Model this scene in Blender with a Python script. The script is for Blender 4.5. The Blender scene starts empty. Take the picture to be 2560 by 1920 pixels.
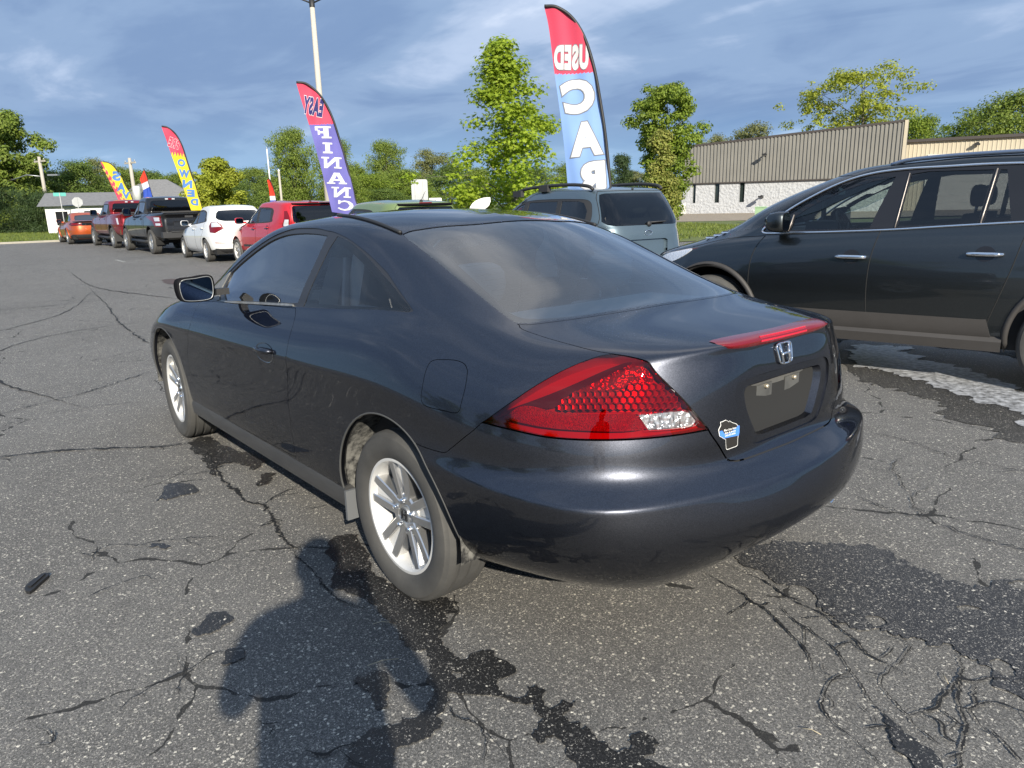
import bpy, bmesh, math, random, time
import numpy as np
from mathutils import Vector, Matrix, Euler
from mathutils.geometry import delaunay_2d_cdt
T0 = time.time()
SC = bpy.context.scene
COL = SC.collection
R = math.radians
# ---------------------------------------------------------------- camera (metres; x runs along the coupe, y to its left, z up)
YAW, PITCH, ROLL, FPX = -0.7030, 0.2466, -0.0241, 1800.0
CAM = Vector((-2.1371, 2.1134, 1.4266))
cam_d = bpy.data.cameras.new('camera'); cam = bpy.data.objects.new('camera', cam_d); COL.objects.link(cam)
_f = Vector((math.cos(PITCH) * math.cos(YAW), math.cos(PITCH) * math.sin(YAW), -math.sin(PITCH)))
_r = Vector((math.sin(YAW), -math.cos(YAW), 0)); _u = _r.cross(_f)
_r2 = _r * math.cos(ROLL) + _u * math.sin(ROLL); _u2 = -_r * math.sin(ROLL) + _u * math.cos(ROLL)
cam.matrix_world = Matrix(((_r2.x, _u2.x, -_f.x, CAM.x), (_r2.y, _u2.y, -_f.y, CAM.y), (_r2.z, _u2.z, -_f.z, CAM.z), (0, 0, 0, 1)))
cam_d.sensor_width = 36; cam_d.lens = FPX / 2560 * 36; cam_d.clip_start = .05; cam_d.clip_end = 3000
SC.camera = cam
# ---------------------------------------------------------------- sun and sky
SUN_AZ, SUN_EL = R(155.5), R(26.0)          # direction TO the sun, azimuth counter-clockwise from +x
sun_d = bpy.data.lights.new('sun', 'SUN'); sun = bpy.data.objects.new('sun', sun_d); COL.objects.link(sun)
sun_d.energy = 4.6; sun_d.angle = R(.55); sun_d.color = (1.0, .93, .80)
sv = Vector((math.cos(SUN_EL) * math.cos(SUN_AZ), math.cos(SUN_EL) * math.sin(SUN_AZ), math.sin(SUN_EL)))
sun.rotation_euler = sv.to_track_quat('Z', 'Y').to_euler()
W = bpy.data.worlds.new("World"); SC.world = W; W.use_nodes = True
def make_world():
    nt = W.node_tree; N = nt.nodes; L = nt.links; N.clear()
    def nd(t, **k):
        n = N.new(t)
        for a, b in k.items(): setattr(n, a, b)
        return n
    def mth(op, a, b=None, c=None):
        n = nd('ShaderNodeMath', operation=op)
        for i, x in enumerate((a, b, c)):
            if x is None: continue
            if isinstance(x, (int, float)): n.inputs[i].default_value = x
            else: L.new(x, n.inputs[i])
        return n.outputs[0]
    sky = nd('ShaderNodeTexSky', sky_type='NISHITA', sun_disc=False)
    sky.sun_elevation = SUN_EL; sky.sun_rotation = R(90) - SUN_AZ
    sky.air_density = 1.0; sky.dust_density = 1.2; sky.ozone_density = 1.5
    geo = nd('ShaderNodeNewGeometry')
    sep = nd('ShaderNodeSeparateXYZ'); tc = nd('ShaderNodeTexCoord'); L.new(tc.outputs['Generated'], sep.inputs[0])
    z = mth('MAXIMUM', sep.outputs[2], 0.0); zz = mth('ADD', z, .12)
    px = mth('DIVIDE', sep.outputs[0], zz); py = mth('DIVIDE', sep.outputs[1], zz)
    cmb = nd('ShaderNodeCombineXYZ'); L.new(px, cmb.inputs[0]); L.new(py, cmb.inputs[1])
    def noise(scale, detail, rough, dist, rot, sc, loc=(0, 0, 0)):
        m = nd('ShaderNodeMapping'); L.new(cmb.outputs[0], m.inputs[0])
        m.inputs['Rotation'].default_value = (0, 0, rot); m.inputs['Scale'].default_value = sc; m.inputs['Location'].default_value = loc
        n = nd('ShaderNodeTexNoise'); n.inputs['Scale'].default_value = scale; n.inputs['Detail'].default_value = detail
        n.inputs['Roughness'].default_value = rough; n.inputs['Distortion'].default_value = dist
        L.new(m.outputs[0], n.inputs['Vector']); return n.outputs[0]
    def ramp(v, stops, interp='EASE'):
        r = nd('ShaderNodeValToRGB'); L.new(v, r.inputs[0]); r.color_ramp.interpolation = interp
        e = r.color_ramp.elements
        while len(e) < len(stops): e.new(.5)
        for x, (p, c) in zip(e, stops): x.position = p; x.color = (*c, 1) if len(c) == 3 else c
        return r.outputs[0]
    n1 = noise(.55, 6, .55, .6, R(20), (1.0, 1.0, 1), (2.3, .4, 0))          # big decks of cloud
    n2 = noise(1.3, 6, .55, .5, R(-25), (.7, 1.15, 1), (.7, 5.1, 0))         # streaks within them
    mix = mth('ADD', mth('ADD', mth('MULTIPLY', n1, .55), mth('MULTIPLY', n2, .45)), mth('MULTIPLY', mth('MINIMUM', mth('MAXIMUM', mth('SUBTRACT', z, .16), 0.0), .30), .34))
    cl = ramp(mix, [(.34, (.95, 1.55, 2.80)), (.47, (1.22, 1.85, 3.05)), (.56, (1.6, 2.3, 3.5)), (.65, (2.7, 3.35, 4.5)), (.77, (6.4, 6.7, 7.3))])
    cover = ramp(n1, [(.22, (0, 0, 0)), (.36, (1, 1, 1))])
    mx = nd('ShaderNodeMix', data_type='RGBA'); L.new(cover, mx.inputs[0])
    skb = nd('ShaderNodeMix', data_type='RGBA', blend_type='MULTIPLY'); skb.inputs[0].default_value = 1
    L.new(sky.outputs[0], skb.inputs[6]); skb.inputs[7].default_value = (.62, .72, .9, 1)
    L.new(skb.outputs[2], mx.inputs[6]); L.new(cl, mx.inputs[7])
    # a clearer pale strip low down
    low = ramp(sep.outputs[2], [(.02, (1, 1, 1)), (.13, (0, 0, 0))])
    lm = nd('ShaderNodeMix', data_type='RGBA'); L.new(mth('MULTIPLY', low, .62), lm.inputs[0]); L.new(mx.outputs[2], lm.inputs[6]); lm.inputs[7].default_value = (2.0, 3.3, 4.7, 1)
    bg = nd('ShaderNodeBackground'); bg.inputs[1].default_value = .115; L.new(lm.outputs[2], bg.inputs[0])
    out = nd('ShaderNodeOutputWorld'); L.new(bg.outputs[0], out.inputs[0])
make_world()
SC.view_settings.view_transform = 'Standard'; SC.view_settings.look = 'None'; SC.view_settings.gamma = 1.0
SC.view_settings.use_curve_mapping = False
SC.view_settings.exposure = 0.75
SC.cycles.max_bounces = 10; SC.cycles.transparent_max_bounces = 24; SC.cycles.glossy_bounces = 4; SC.cycles.diffuse_bounces = 3
SC.cycles.caustics_reflective = False; SC.cycles.caustics_refractive = False
SC.cycles.sample_clamp_indirect = 6
SC.cycles.use_denoising = True
# ------------------------------------------------------------------ tagging, meshes
def tag(o, label=None, cat=None, group=None, kind=None):
    if label: o['label'] = label
    if cat: o['category'] = cat
    if group: o['group'] = group
    if kind: o['kind'] = kind
    return o
def empty(name, loc=(0, 0, 0), rz=0):
    o = bpy.data.objects.new(name, None); COL.objects.link(o); o.location = loc; o.rotation_euler = (0, 0, rz)
    o.empty_display_size = .2
    return o
class MB:
    """collects simple shapes; build() links them as one mesh object"""
    def __init__(s): s.v = []; s.f = []; s.n = []; s.mi = []; s.cur = 0; s.smooth = []
    def raw(s, v, f, nrm=None, smooth=True):
        b = len(s.v); s.v += [tuple(map(float, x)) for x in v]
        s.f += [tuple(b + i for i in q) for q in f]
        s.n += [tuple(map(float, x)) for x in nrm] if nrm is not None else [(0, 0, 0)] * len(v)
        s.mi += [s.cur] * len(f); s.smooth += [smooth] * len(f)
        return s
    def box(s, c, d, rz=0, M=None, taper=None):
        hx, hy, hz = d[0] / 2, d[1] / 2, d[2] / 2
        vs = [Vector((x, y, z)) for z in (-hz, hz) for y in (-hy, hy) for x in (-hx, hx)]
        if taper:
            for v in vs[4:]: v.x *= taper; v.y *= taper
        m = Matrix.Rotation(rz, 3, 'Z') if M is None else M
        vs = [m @ v + Vector(c) for v in vs]
        return s.raw(vs, [(0, 2, 3, 1), (4, 5, 7, 6), (0, 1, 5, 4), (2, 6, 7, 3), (0, 4, 6, 2), (1, 3, 7, 5)], smooth=False)
    def tube(s, pts, r, n=8, caps=True):
        pts = [Vector(p) for p in pts]; k = len(pts)
        rr = r if hasattr(r, '__len__') else [r] * k
        vs = []; up = None
        for i, p in enumerate(pts):
            t = (pts[min(i + 1, k - 1)] - pts[max(i - 1, 0)])
            t = t.normalized() if t.length > 1e-9 else Vector((0, 0, 1))
            if up is None: up = t.orthogonal().normalized()
            up = (up - t * up.dot(t)); up = up.normalized() if up.length > 1e-6 else t.orthogonal().normalized()
            w = t.cross(up)
            for j in range(n):
                a = 2 * math.pi * j / n; vs.append(p + (up * math.cos(a) + w * math.sin(a)) * rr[i])
        f = [(i * n + j, i * n + (j + 1) % n, (i + 1) * n + (j + 1) % n, (i + 1) * n + j) for i in range(k - 1) for j in range(n)]
        if caps: f += [tuple(range(n))[::-1], tuple((k - 1) * n + j for j in range(n))]
        return s.raw(vs, f)
    def lathe(s, prof, n=32, axis='Z', c=(0, 0, 0), closed=False):
        """prof: (radius, height) pairs"""
        vs = []
        for a in range(n):
            ca, sa = math.cos(2 * math.pi * a / n), math.sin(2 * math.pi * a / n)
            for r, h in prof:
                q = {'Z': (r * ca, r * sa, h), 'Y': (r * ca, h, r * sa), 'X': (h, r * ca, r * sa)}[axis]
                vs.append((q[0] + c[0], q[1] + c[1], q[2] + c[2]))
        m = len(prof); kk = m if closed else m - 1; f = []
        for a in range(n):
            b = (a + 1) % n
            for i in range(kk):
                j = (i + 1) % m
                q = (a * m + i, b * m + i, b * m + j, a * m + j)
                f.append(q if axis != 'Y' else q[::-1])
        return s.raw(vs, f)
    def prism(s, poly, h0, h1, axis='Z', M=None):
        """straight extrusion of a 2D outline"""
        tri = cdt_fill(poly)
        n = len(poly)
        def P(x, y, h): return {'Z': (x, y, h), 'Y': (x, h, y), 'X': (h, x, y)}[axis]
        vs = [P(x, y, h0) for x, y in poly] + [P(x, y, h1) for x, y in poly]
        if M is not None: vs = [M @ Vector(v) for v in vs]
        f = [(i, (i + 1) % n, n + (i + 1) % n, n + i) for i in range(n)]
        f += [t[::-1] for t in tri] + [tuple(n + i for i in t) for t in tri]
        return s.raw(vs, f, smooth=False)
    def build(s, name, mat, parent=None, loc=None, auto=None):
        me = bpy.data.meshes.new(name); me.from_pydata(s.v, [], s.f)
        for m in (mat if isinstance(mat, (list, tuple)) else [mat]): me.materials.append(m)
        if len(s.f) == len(me.polygons):
            me.polygons.foreach_set('material_index', s.mi); me.polygons.foreach_set('use_smooth', s.smooth)
        if any(n != (0, 0, 0) for n in s.n): me.normals_split_custom_set_from_vertices(s.n)
        me.update()
        if auto is not None: sharp(me, auto)
        o = bpy.data.objects.new(name, me); COL.objects.link(o)
        if parent is not None: o.parent = parent
        if loc is not None: o.location = loc
        return o
def sharp(me, deg=35):
    bm = bmesh.new(); bm.from_mesh(me)
    a = R(deg)
    for e in bm.edges:
        e.smooth = len(e.link_faces) == 2 and e.calc_face_angle(0) < a
    for f in bm.faces: f.smooth = True
    bm.to_mesh(me); bm.free()
def cdt_fill(poly, holes=()):
    """triangles of a 2D outline, indices into the outline points followed by the points of the holes"""
    pts = [Vector((p[0], p[1])) for p in poly]; ed = [(i, (i + 1) % len(poly)) for i in range(len(poly))]
    for h in holes:
        b = len(pts); pts += [Vector((p[0], p[1])) for p in h]; ed += [(b + i, b + (i + 1) % len(h)) for i in range(len(h))]
    V, E, F, ov, oe, of = delaunay_2d_cdt(pts, ed, [], 0, 1e-7)
    m = {}
    for i, o in enumerate(ov): m[i] = o[0] if o else -1
    C = np.array([[sum(V[i].x for i in f) / 3, sum(V[i].y for i in f) / 3] for f in F])
    ok = inside(C, poly)
    for h in holes: ok &= ~inside(C, h)
    return [tuple(m[i] for i in f) for f, k in zip(F, ok) if k and all(m[i] >= 0 for i in f)]
def inside(P, poly):
    P = np.asarray(P, float); poly = np.asarray(poly, float)
    x, y = P[:, 0], P[:, 1]; r = np.zeros(len(P), bool)
    a = poly; b = np.roll(poly, -1, 0)
    for (x1, y1), (x2, y2) in zip(a, b):
        if y1 == y2: continue
        c = ((y1 > y) != (y2 > y)) & (x < (x2 - x1) * (y - y1) / (y2 - y1) + x1)
        r ^= c
    return r
def spline(pts, n=8, closed=False):
    """Catmull-Rom through the points"""
    P = [np.array(p, float) for p in pts]; k = len(P)
    if k == 2: return [tuple(P[0] + (P[1] - P[0]) * t / n) for t in range(n)] + [tuple(P[1])]
    out = []
    for i in range(k if closed else k - 1):
        if closed: p0, p1, p2, p3 = P[i - 1], P[i], P[(i + 1) % k], P[(i + 2) % k]
        else:
            p1, p2 = P[i], P[i + 1]; p0 = P[i - 1] if i else 2 * p1 - p2; p3 = P[i + 2] if i + 2 < k else 2 * p2 - p1
        for t in range(n):
            t /= n
            out.append(tuple(.5 * (2 * p1 + (p2 - p0) * t + (2 * p0 - 5 * p1 + 4 * p2 - p3) * t * t + (3 * p1 - p0 - 3 * p2 + p3) * t ** 3)))
    if not closed: out.append(tuple(P[-1]))
    return out
def copy_tree(o, parent=None):
    c = o.copy(); COL.objects.link(c); c.parent = parent
    for ch in [x for x in KIDS.get(o, [])] or list(o.children): copy_tree(ch, c)
    return c
KIDS = {}
# ------------------------------------------------------------------ materials
MATS = {}
def mat(name, base=(.5, .5, .5), rough=.5, metal=0.0, coat=0.0, coat_rough=.03, spec=.5, emit=None, noise=None, bump=None, sub=0, back=None, alpha=None, sheen=0):
    """noise = (scale, amount, colour2, detail[, stretch]); bump = (scale, strength, distance[, detail]); back = colour seen from behind"""
    if name in MATS: return MATS[name]
    m = bpy.data.materials.new(name); m.use_nodes = True; nt = m.node_tree; N = nt.nodes; L = nt.links
    b = N['Principled BSDF']; out = N['Material Output']
    b.inputs['Base Color'].default_value = (*base, 1); b.inputs['Roughness'].default_value = rough; b.inputs['Metallic'].default_value = metal
    b.inputs['Coat Weight'].default_value = coat; b.inputs['Coat Roughness'].default_value = coat_rough
    b.inputs['Specular IOR Level'].default_value = spec
    if sheen: b.inputs['Sheen Weight'].default_value = sheen
    if emit: b.inputs['Emission Color'].default_value = (*emit[:3], 1); b.inputs['Emission Strength'].default_value = emit[3]
    tc = N.new('ShaderNodeTexCoord')
    if noise:
        mp = N.new('ShaderNodeMapping'); L.new(tc.outputs['Object'], mp.inputs[0])
        if len(noise) > 4: mp.inputs['Scale'].default_value = noise[4]
        n = N.new('ShaderNodeTexNoise'); n.inputs['Scale'].default_value = noise[0]; n.inputs['Detail'].default_value = noise[3]; n.inputs['Roughness'].default_value = .65
        L.new(mp.outputs[0], n.inputs['Vector'])
        r = N.new('ShaderNodeValToRGB'); L.new(n.outputs[0], r.inputs[0])
        r.color_ramp.elements[0].position = .5 - .5 * noise[1]; r.color_ramp.elements[1].position = .5 + .5 * noise[1]
        r.color_ramp.elements[0].color = (*base, 1); r.color_ramp.elements[1].color = (*noise[2], 1)
        L.new(r.outputs[0], b.inputs['Base Color'])
    if bump:
        n2 = N.new('ShaderNodeTexNoise'); n2.inputs['Scale'].default_value = bump[0]; n2.inputs['Detail'].default_value = bump[3] if len(bump) > 3 else 3
        L.new(tc.outputs['Object'], n2.inputs['Vector'])
        bp = N.new('ShaderNodeBump'); bp.inputs['Strength'].default_value = bump[1]; bp.inputs['Distance'].default_value = bump[2]
        L.new(n2.outputs[0], bp.inputs['Height']); L.new(bp.outputs[0], b.inputs['Normal'])
    if sub:
        ad = N.new('ShaderNodeAddShader'); tr = N.new('ShaderNodeBsdfTranslucent'); mx = N.new('ShaderNodeMixShader'); mx.inputs[0].default_value = sub
        cc = b.inputs['Base Color']
        if cc.is_linked: L.new(cc.links[0].from_socket, tr.inputs[0])
        else: tr.inputs[0].default_value = (*base, 1)
        L.new(b.outputs[0], mx.inputs[1]); L.new(tr.outputs[0], mx.inputs[2]); L.new(mx.outputs[0], out.inputs[0])
    if back is not None:
        g = N.new('ShaderNodeNewGeometry'); mx = N.new('ShaderNodeMixShader'); d = N.new('ShaderNodeBsdfDiffuse'); d.inputs[0].default_value = (*back, 1)
        L.new(g.outputs['Backfacing'], mx.inputs[0]); L.new(b.outputs[0], mx.inputs[1]); L.new(d.outputs[0], mx.inputs[2]); L.new(mx.outputs[0], out.inputs[0])
    MATS[name] = m; return m
def paint(name, base, metal=.0, rough=.4, flake=.0, dirt=.12):
    """car paint: base coat with a little flake under a clear coat, faint dust; the inside of the skin is dark"""
    if name in MATS: return MATS[name]
    m = mat(name, base, rough, metal, coat=1.0, coat_rough=.025, back=(.015, .015, .017))
    nt = m.node_tree; N = nt.nodes; L = nt.links; b = N['Principled BSDF']; b.inputs['Specular Tint'].default_value = (.25, .25, .27, 1) if metal > .6 else (1, 1, 1, 1)
    tc = N.new('ShaderNodeTexCoord')
    if flake:
        v = N.new('ShaderNodeTexVoronoi'); v.inputs['Scale'].default_value = 900; L.new(tc.outputs['Object'], v.inputs['Vector'])
        mx = N.new('ShaderNodeMix'); mx.data_type = 'RGBA'; L.new(v.outputs['Color'], mx.inputs[0])
        mx.inputs[6].default_value = (*[c * (1 - flake) for c in base], 1); mx.inputs[7].default_value = (*[min(1, c * (1 + flake)) for c in base], 1)
        L.new(mx.outputs[2], b.inputs['Base Color'])
    n = N.new('ShaderNodeTexNoise'); n.inputs['Scale'].default_value = 2.3; n.inputs['Detail'].default_value = 5; L.new(tc.outputs['Object'], n.inputs['Vector'])
    r = N.new('ShaderNodeMapRange'); r.inputs[1].default_value = .35; r.inputs[2].default_value = .75; r.inputs[3].default_value = .02; r.inputs[4].default_value = .02 + dirt * .5
    L.new(n.outputs[0], r.inputs[0]); L.new(r.outputs[0], b.inputs['Coat Roughness'])
    # very slight orange peel
    n2 = N.new('ShaderNodeTexNoise'); n2.inputs['Scale'].default_value = 2.0; n2.inputs['Detail'].default_value = 1; L.new(tc.outputs['Object'], n2.inputs['Vector'])
    bp = N.new('ShaderNodeBump'); bp.inputs['Strength'].default_value = .008; bp.inputs['Distance'].default_value = .05
    L.new(n2.outputs[0], bp.inputs['Height']); L.new(bp.outputs[0], b.inputs['Coat Normal'])
    return m
def glass(name, tint=(.5, .55, .55), refl=1.0, rough=0.0, dust=0.0):
    """a single sheet of window glass: tinted see-through plus a Fresnel reflection"""
    if name in MATS: return MATS[name]
    m = bpy.data.materials.new(name); m.use_nodes = True; nt = m.node_tree; N = nt.nodes; L = nt.links; N.clear()
    out = N.new('ShaderNodeOutputMaterial'); tr = N.new('ShaderNodeBsdfTransparent'); tr.inputs[0].default_value = (*tint, 1)
    gl = N.new('ShaderNodeBsdfGlossy'); gl.inputs['Roughness'].default_value = rough
    fr = N.new('ShaderNodeFresnel'); fr.inputs[0].default_value = 1.52
    k = N.new('ShaderNodeMath'); k.operation = 'MULTIPLY'; k.inputs[1].default_value = 1.75 * refl; k.use_clamp = True
    L.new(fr.outputs[0], k.inputs[0]); mx = N.new('ShaderNodeMixShader'); L.new(k.outputs[0], mx.inputs[0]); L.new(tr.outputs[0], mx.inputs[1]); L.new(gl.outputs[0], mx.inputs[2])
    if dust:
        df = N.new('ShaderNodeBsdfDiffuse'); df.inputs[0].default_value = (.55, .57, .58, 1); m2 = N.new('ShaderNodeMixShader'); tc = N.new('ShaderNodeTexCoord'); n = N.new('ShaderNodeTexNoise'); n.inputs['Scale'].default_value = 3; n.inputs['Detail'].default_value = 6; mp = N.new('ShaderNodeMapping'); mp.inputs['Scale'].default_value = (1, 4, 1)
        L.new(tc.outputs['Object'], mp.inputs[0]); L.new(mp.outputs[0], n.inputs['Vector']); r = N.new('ShaderNodeMapRange'); r.inputs[1].default_value = .35; r.inputs[2].default_value = .7; r.inputs[3].default_value = dust * .5; r.inputs[4].default_value = dust * 1.5; L.new(n.outputs[0], r.inputs[0])
        L.new(r.outputs[0], m2.inputs[0]); L.new(mx.outputs[0], m2.inputs[1]); L.new(df.outputs[0], m2.inputs[2]); L.new(m2.outputs[0], out.inputs[0])
    else: L.new(mx.outputs[0], out.inputs[0])
    MATS[name] = m; return m
M_ = {}
def std_mats():
    M_['rubber'] = mat('tyre_rubber', (.045, .044, .042), .82, noise=(6, .5, (.085, .082, .076), 5), bump=(160, .25, .002))
    M_['black'] = mat('black_trim', (.018, .018, .019), .55, bump=(300, .15, .001))
    M_['gloss_black'] = mat('gloss_black', (.012, .012, .014), .12, spec=.6)
    M_['dark'] = mat('dark_underside', (.012, .012, .012), .9)
    M_['chrome'] = mat('chrome', (.85, .86, .88), .06, 1.0)
    M_['alloy'] = mat('alloy', (.62, .62, .62), .28, .9, noise=(14, .6, (.70, .69, .67), 4))
    M_['alloy_paint'] = mat('alloy_paint', (.72, .72, .71), .4, .25, noise=(9, .6, (.60, .59, .57), 5))
    M_['liner'] = mat('wheel_liner', (.015, .015, .015), .9, noise=(26, .22, (.17, .165, .15), 6))
    M_['red_lens'] = mat('red_lens', (.15, .002, .005), .25, coat=.5)
    M_['clear_lens'] = mat('clear_lens', (.75, .76, .78), .15, .4, coat=1.0, bump=(60, .6, .01))
    M_['amber'] = mat('amber_lens', (.7, .22, .02), .2, coat=1.0)
    M_['seat'] = mat('grey_seat_cloth', (.33, .34, .35), .9, bump=(400, .3, .001))
    M_['seat_dark'] = mat('dark_seat', (.035, .03, .028), .7, bump=(300, .2, .001))
    M_['interior'] = mat('interior_trim', (.035, .036, .038), .8)
    M_['head'] = mat('light_headliner', (.25, .26, .27), .95)
    M_['white'] = mat('white_paint', (.78, .78, .76), .5)
    M_['steel'] = mat('steel', (.42, .43, .44), .42, .8, noise=(8, .6, (.32, .33, .33), 4))
std_mats()
import math, random
import numpy as np

# ------------------------------------------------------------------ smooth body surface from a control net
def bs_weights(t, n):
    i = np.clip(np.floor(t).astype(int), 0, n - 2)
    f = t - i
    w = np.stack([(1 - f) ** 3 / 6, (3 * f ** 3 - 6 * f ** 2 + 4) / 6, (-3 * f ** 3 + 3 * f ** 2 + 3 * f + 1) / 6, f ** 3 / 6], -1)
    d = np.stack([-(1 - f) ** 2 / 2, (9 * f ** 2 - 12 * f) / 6, (-9 * f ** 2 + 6 * f + 3) / 6, f ** 2 / 2], -1)
    return i, w, d

class Surf:
    """left half of a car skin: u runs round the car from front centre to rear centre, v from the sill up to the roof centre"""
    def __init__(self, P, fit=2, k=.75):
        P = np.array(P, float)          # [u][v][3]
        self.nu, self.nv = P.shape[:2]
        Q = P.copy()
        self.set(Q)
        for _ in range(fit):
            U, V = np.meshgrid(np.arange(self.nu), np.arange(self.nv), indexing='ij')
            S = self.at(U.ravel().astype(float), V.ravel().astype(float)).reshape(P.shape)
            Q = Q + k * (P - S)
            Q[0, :, 1] = 0; Q[-1, :, 1] = 0; Q[:, -1, 1] = 0
            self.set(Q)
        self.table()
    def set(self, Q):
        m = np.array([1, -1, 1.])
        E = np.zeros((self.nu + 2, self.nv + 2, 3))
        E[1:-1, 1:-1] = Q
        E[0, 1:-1] = Q[1] * m; E[-1, 1:-1] = Q[-2] * m
        E[:, 0] = 2 * E[:, 1] - E[:, 2]
        E[:, -1] = E[:, -3] * m
        self.E = E; self.Q = Q
    def at(self, u, v, der=False):
        iu, wu, du = bs_weights(u, self.nu); iv, wv, dv = bs_weights(v, self.nv)
        o = np.zeros((len(u), 3)); ou = o.copy(); ov = o.copy()
        for a in range(4):
            for b in range(4):
                g = self.E[iu + a, iv + b]
                o += (wu[:, a] * wv[:, b])[:, None] * g
                if der:
                    ou += (du[:, a] * wv[:, b])[:, None] * g
                    ov += (wu[:, a] * dv[:, b])[:, None] * g
        return (o, ou, ov) if der else o
    def normal(self, u, v):
        u2 = np.clip(u, .02, self.nu - 1.02); v2 = np.clip(v, 0, self.nv - 1.05)
        _, a, b = self.at(u2, v2, True)
        n = np.cross(a, b)
        l = np.linalg.norm(n, axis=1); l[l < 1e-9] = 1
        n = n / l[:, None]
        return n * self.sgn
    def table(self, step=.1):
        u = np.arange(0, self.nu - 1 + 1e-6, step); v = np.arange(0, self.nv - 1 + 1e-6, step)
        U, V = np.meshgrid(u, v, indexing='ij')
        self.tu, self.tv = U.ravel(), V.ravel()
        self.tp = self.at(self.tu, self.tv)
        self.sgn = 1.0
        n = self.normal(np.array([self.nu * .5]), np.array([self.nv * .25]))
        if n[0, 1] < 0: self.sgn = -1.0
    def inv(self, X, axes=(0, 1, 2), box=None, it=12):
        """uv of the points of the skin nearest to X, measured in the given axes"""
        X = np.atleast_2d(np.array(X, float)); ax = list(axes)
        if X.shape[1] == 3 and len(ax) < 3: X = X[:, ax]
        ok = np.ones(len(self.tu), bool)
        if box is not None:
            ok = (self.tu >= box[0]) & (self.tu <= box[1]) & (self.tv >= box[2]) & (self.tv <= box[3])
        tp = self.tp[ok][:, ax]; tu = self.tu[ok]; tv = self.tv[ok]
        idx = np.array([np.argmin(((tp - x) ** 2).sum(1)) for x in X])
        u, v = tu[idx].copy(), tv[idx].copy()
        for _ in range(it):
            s, a, b = self.at(u, v, True)
            r = X - s[:, ax]; a = a[:, ax]; b = b[:, ax]
            A = (a * a).sum(1); B = (a * b).sum(1); D = (b * b).sum(1)
            e = (a * r).sum(1); g = (b * r).sum(1)
            det = A * D - B * B; det[abs(det) < 1e-10] = 1e-10
            u = np.clip(u + np.clip((D * e - B * g) / det, -.3, .3), 0, self.nu - 1)
            v = np.clip(v + np.clip((A * g - B * e) / det, -.3, .3), 0, self.nv - 1)
        return np.stack([u, v], 1)
# ------------------------------------------------------------------ panels cut from a skin
LEAN = 0.0
def lean(P):
    P = np.array(P, float); P[:, 2] += LEAN * P[:, 1]; return P
def dense(S, uv, step=.014, closed=True):
    """subdivide a uv polyline to an even spacing in metres"""
    uv = np.asarray(uv, float); out = []
    n = len(uv)
    P = S.at(np.clip(uv[:, 0], 0, S.nu - 1), np.clip(uv[:, 1], 0, S.nv - 1))
    for i in range(n if closed else n - 1):
        a, b = uv[i], uv[(i + 1) % n]; d = np.linalg.norm(P[(i + 1) % n] - P[i])
        if np.linalg.norm(a - b) < 1e-7: continue
        k = max(1, min(40, int(round(d / step))))
        for t in range(k): out.append(a + (b - a) * t / k)
    if not closed: out.append(uv[-1])
    return np.array(out)
def shift(S, uv, dist):
    """move the points of a closed uv loop inward (dist > 0) along the skin"""
    uv = np.asarray(uv, float); n = len(uv)
    u = np.clip(uv[:, 0], 0, S.nu - 1); v = np.clip(uv[:, 1], 0, S.nv - 1)
    P, a, b = S.at(u, v, True)
    e1 = P - np.roll(P, 1, 0); e2 = np.roll(P, -1, 0) - P
    l1 = np.linalg.norm(e1, axis=1, keepdims=True); l2 = np.linalg.norm(e2, axis=1, keepdims=True)
    e1 = e1 / np.maximum(l1, 1e-9); e2 = e2 / np.maximum(l2, 1e-9)
    t = e1 + e2; tl = np.linalg.norm(t, axis=1, keepdims=True); t = t / np.maximum(tl, 1e-6)
    nr = S.normal(u, v)
    area = np.sum(uv[:, 0] * np.roll(uv[:, 1], -1) - np.roll(uv[:, 0], -1) * uv[:, 1])
    w = np.cross(nr, t) * (1 if area > 0 else -1) * S.sgn
    mit = 1 / np.maximum(.45, np.sqrt(np.clip((1 + (e1 * e2).sum(1)) / 2, 0, 1)))
    D = w * (dist * mit)[:, None]
    A = (a * a).sum(1); B = (a * b).sum(1); Cc = (b * b).sum(1); e = (a * D).sum(1); g = (b * D).sum(1)
    det = A * Cc - B * B; det[abs(det) < 1e-10] = 1e-10
    du = (Cc * e - B * g) / det; dv = (A * g - B * e) / det
    ed = (uv[:, 0] > S.nu - 1.03) | (uv[:, 0] < .03) | (uv[:, 1] > S.nv - 1.03) | (uv[:, 1] < .02)
    du[ed] = 0
    o = uv + np.stack([np.clip(du, -.3, .3), np.clip(dv, -.3, .3)], 1)
    o[:, 0] = np.clip(o[:, 0], -.5, S.nu - 1)
    return o
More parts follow.
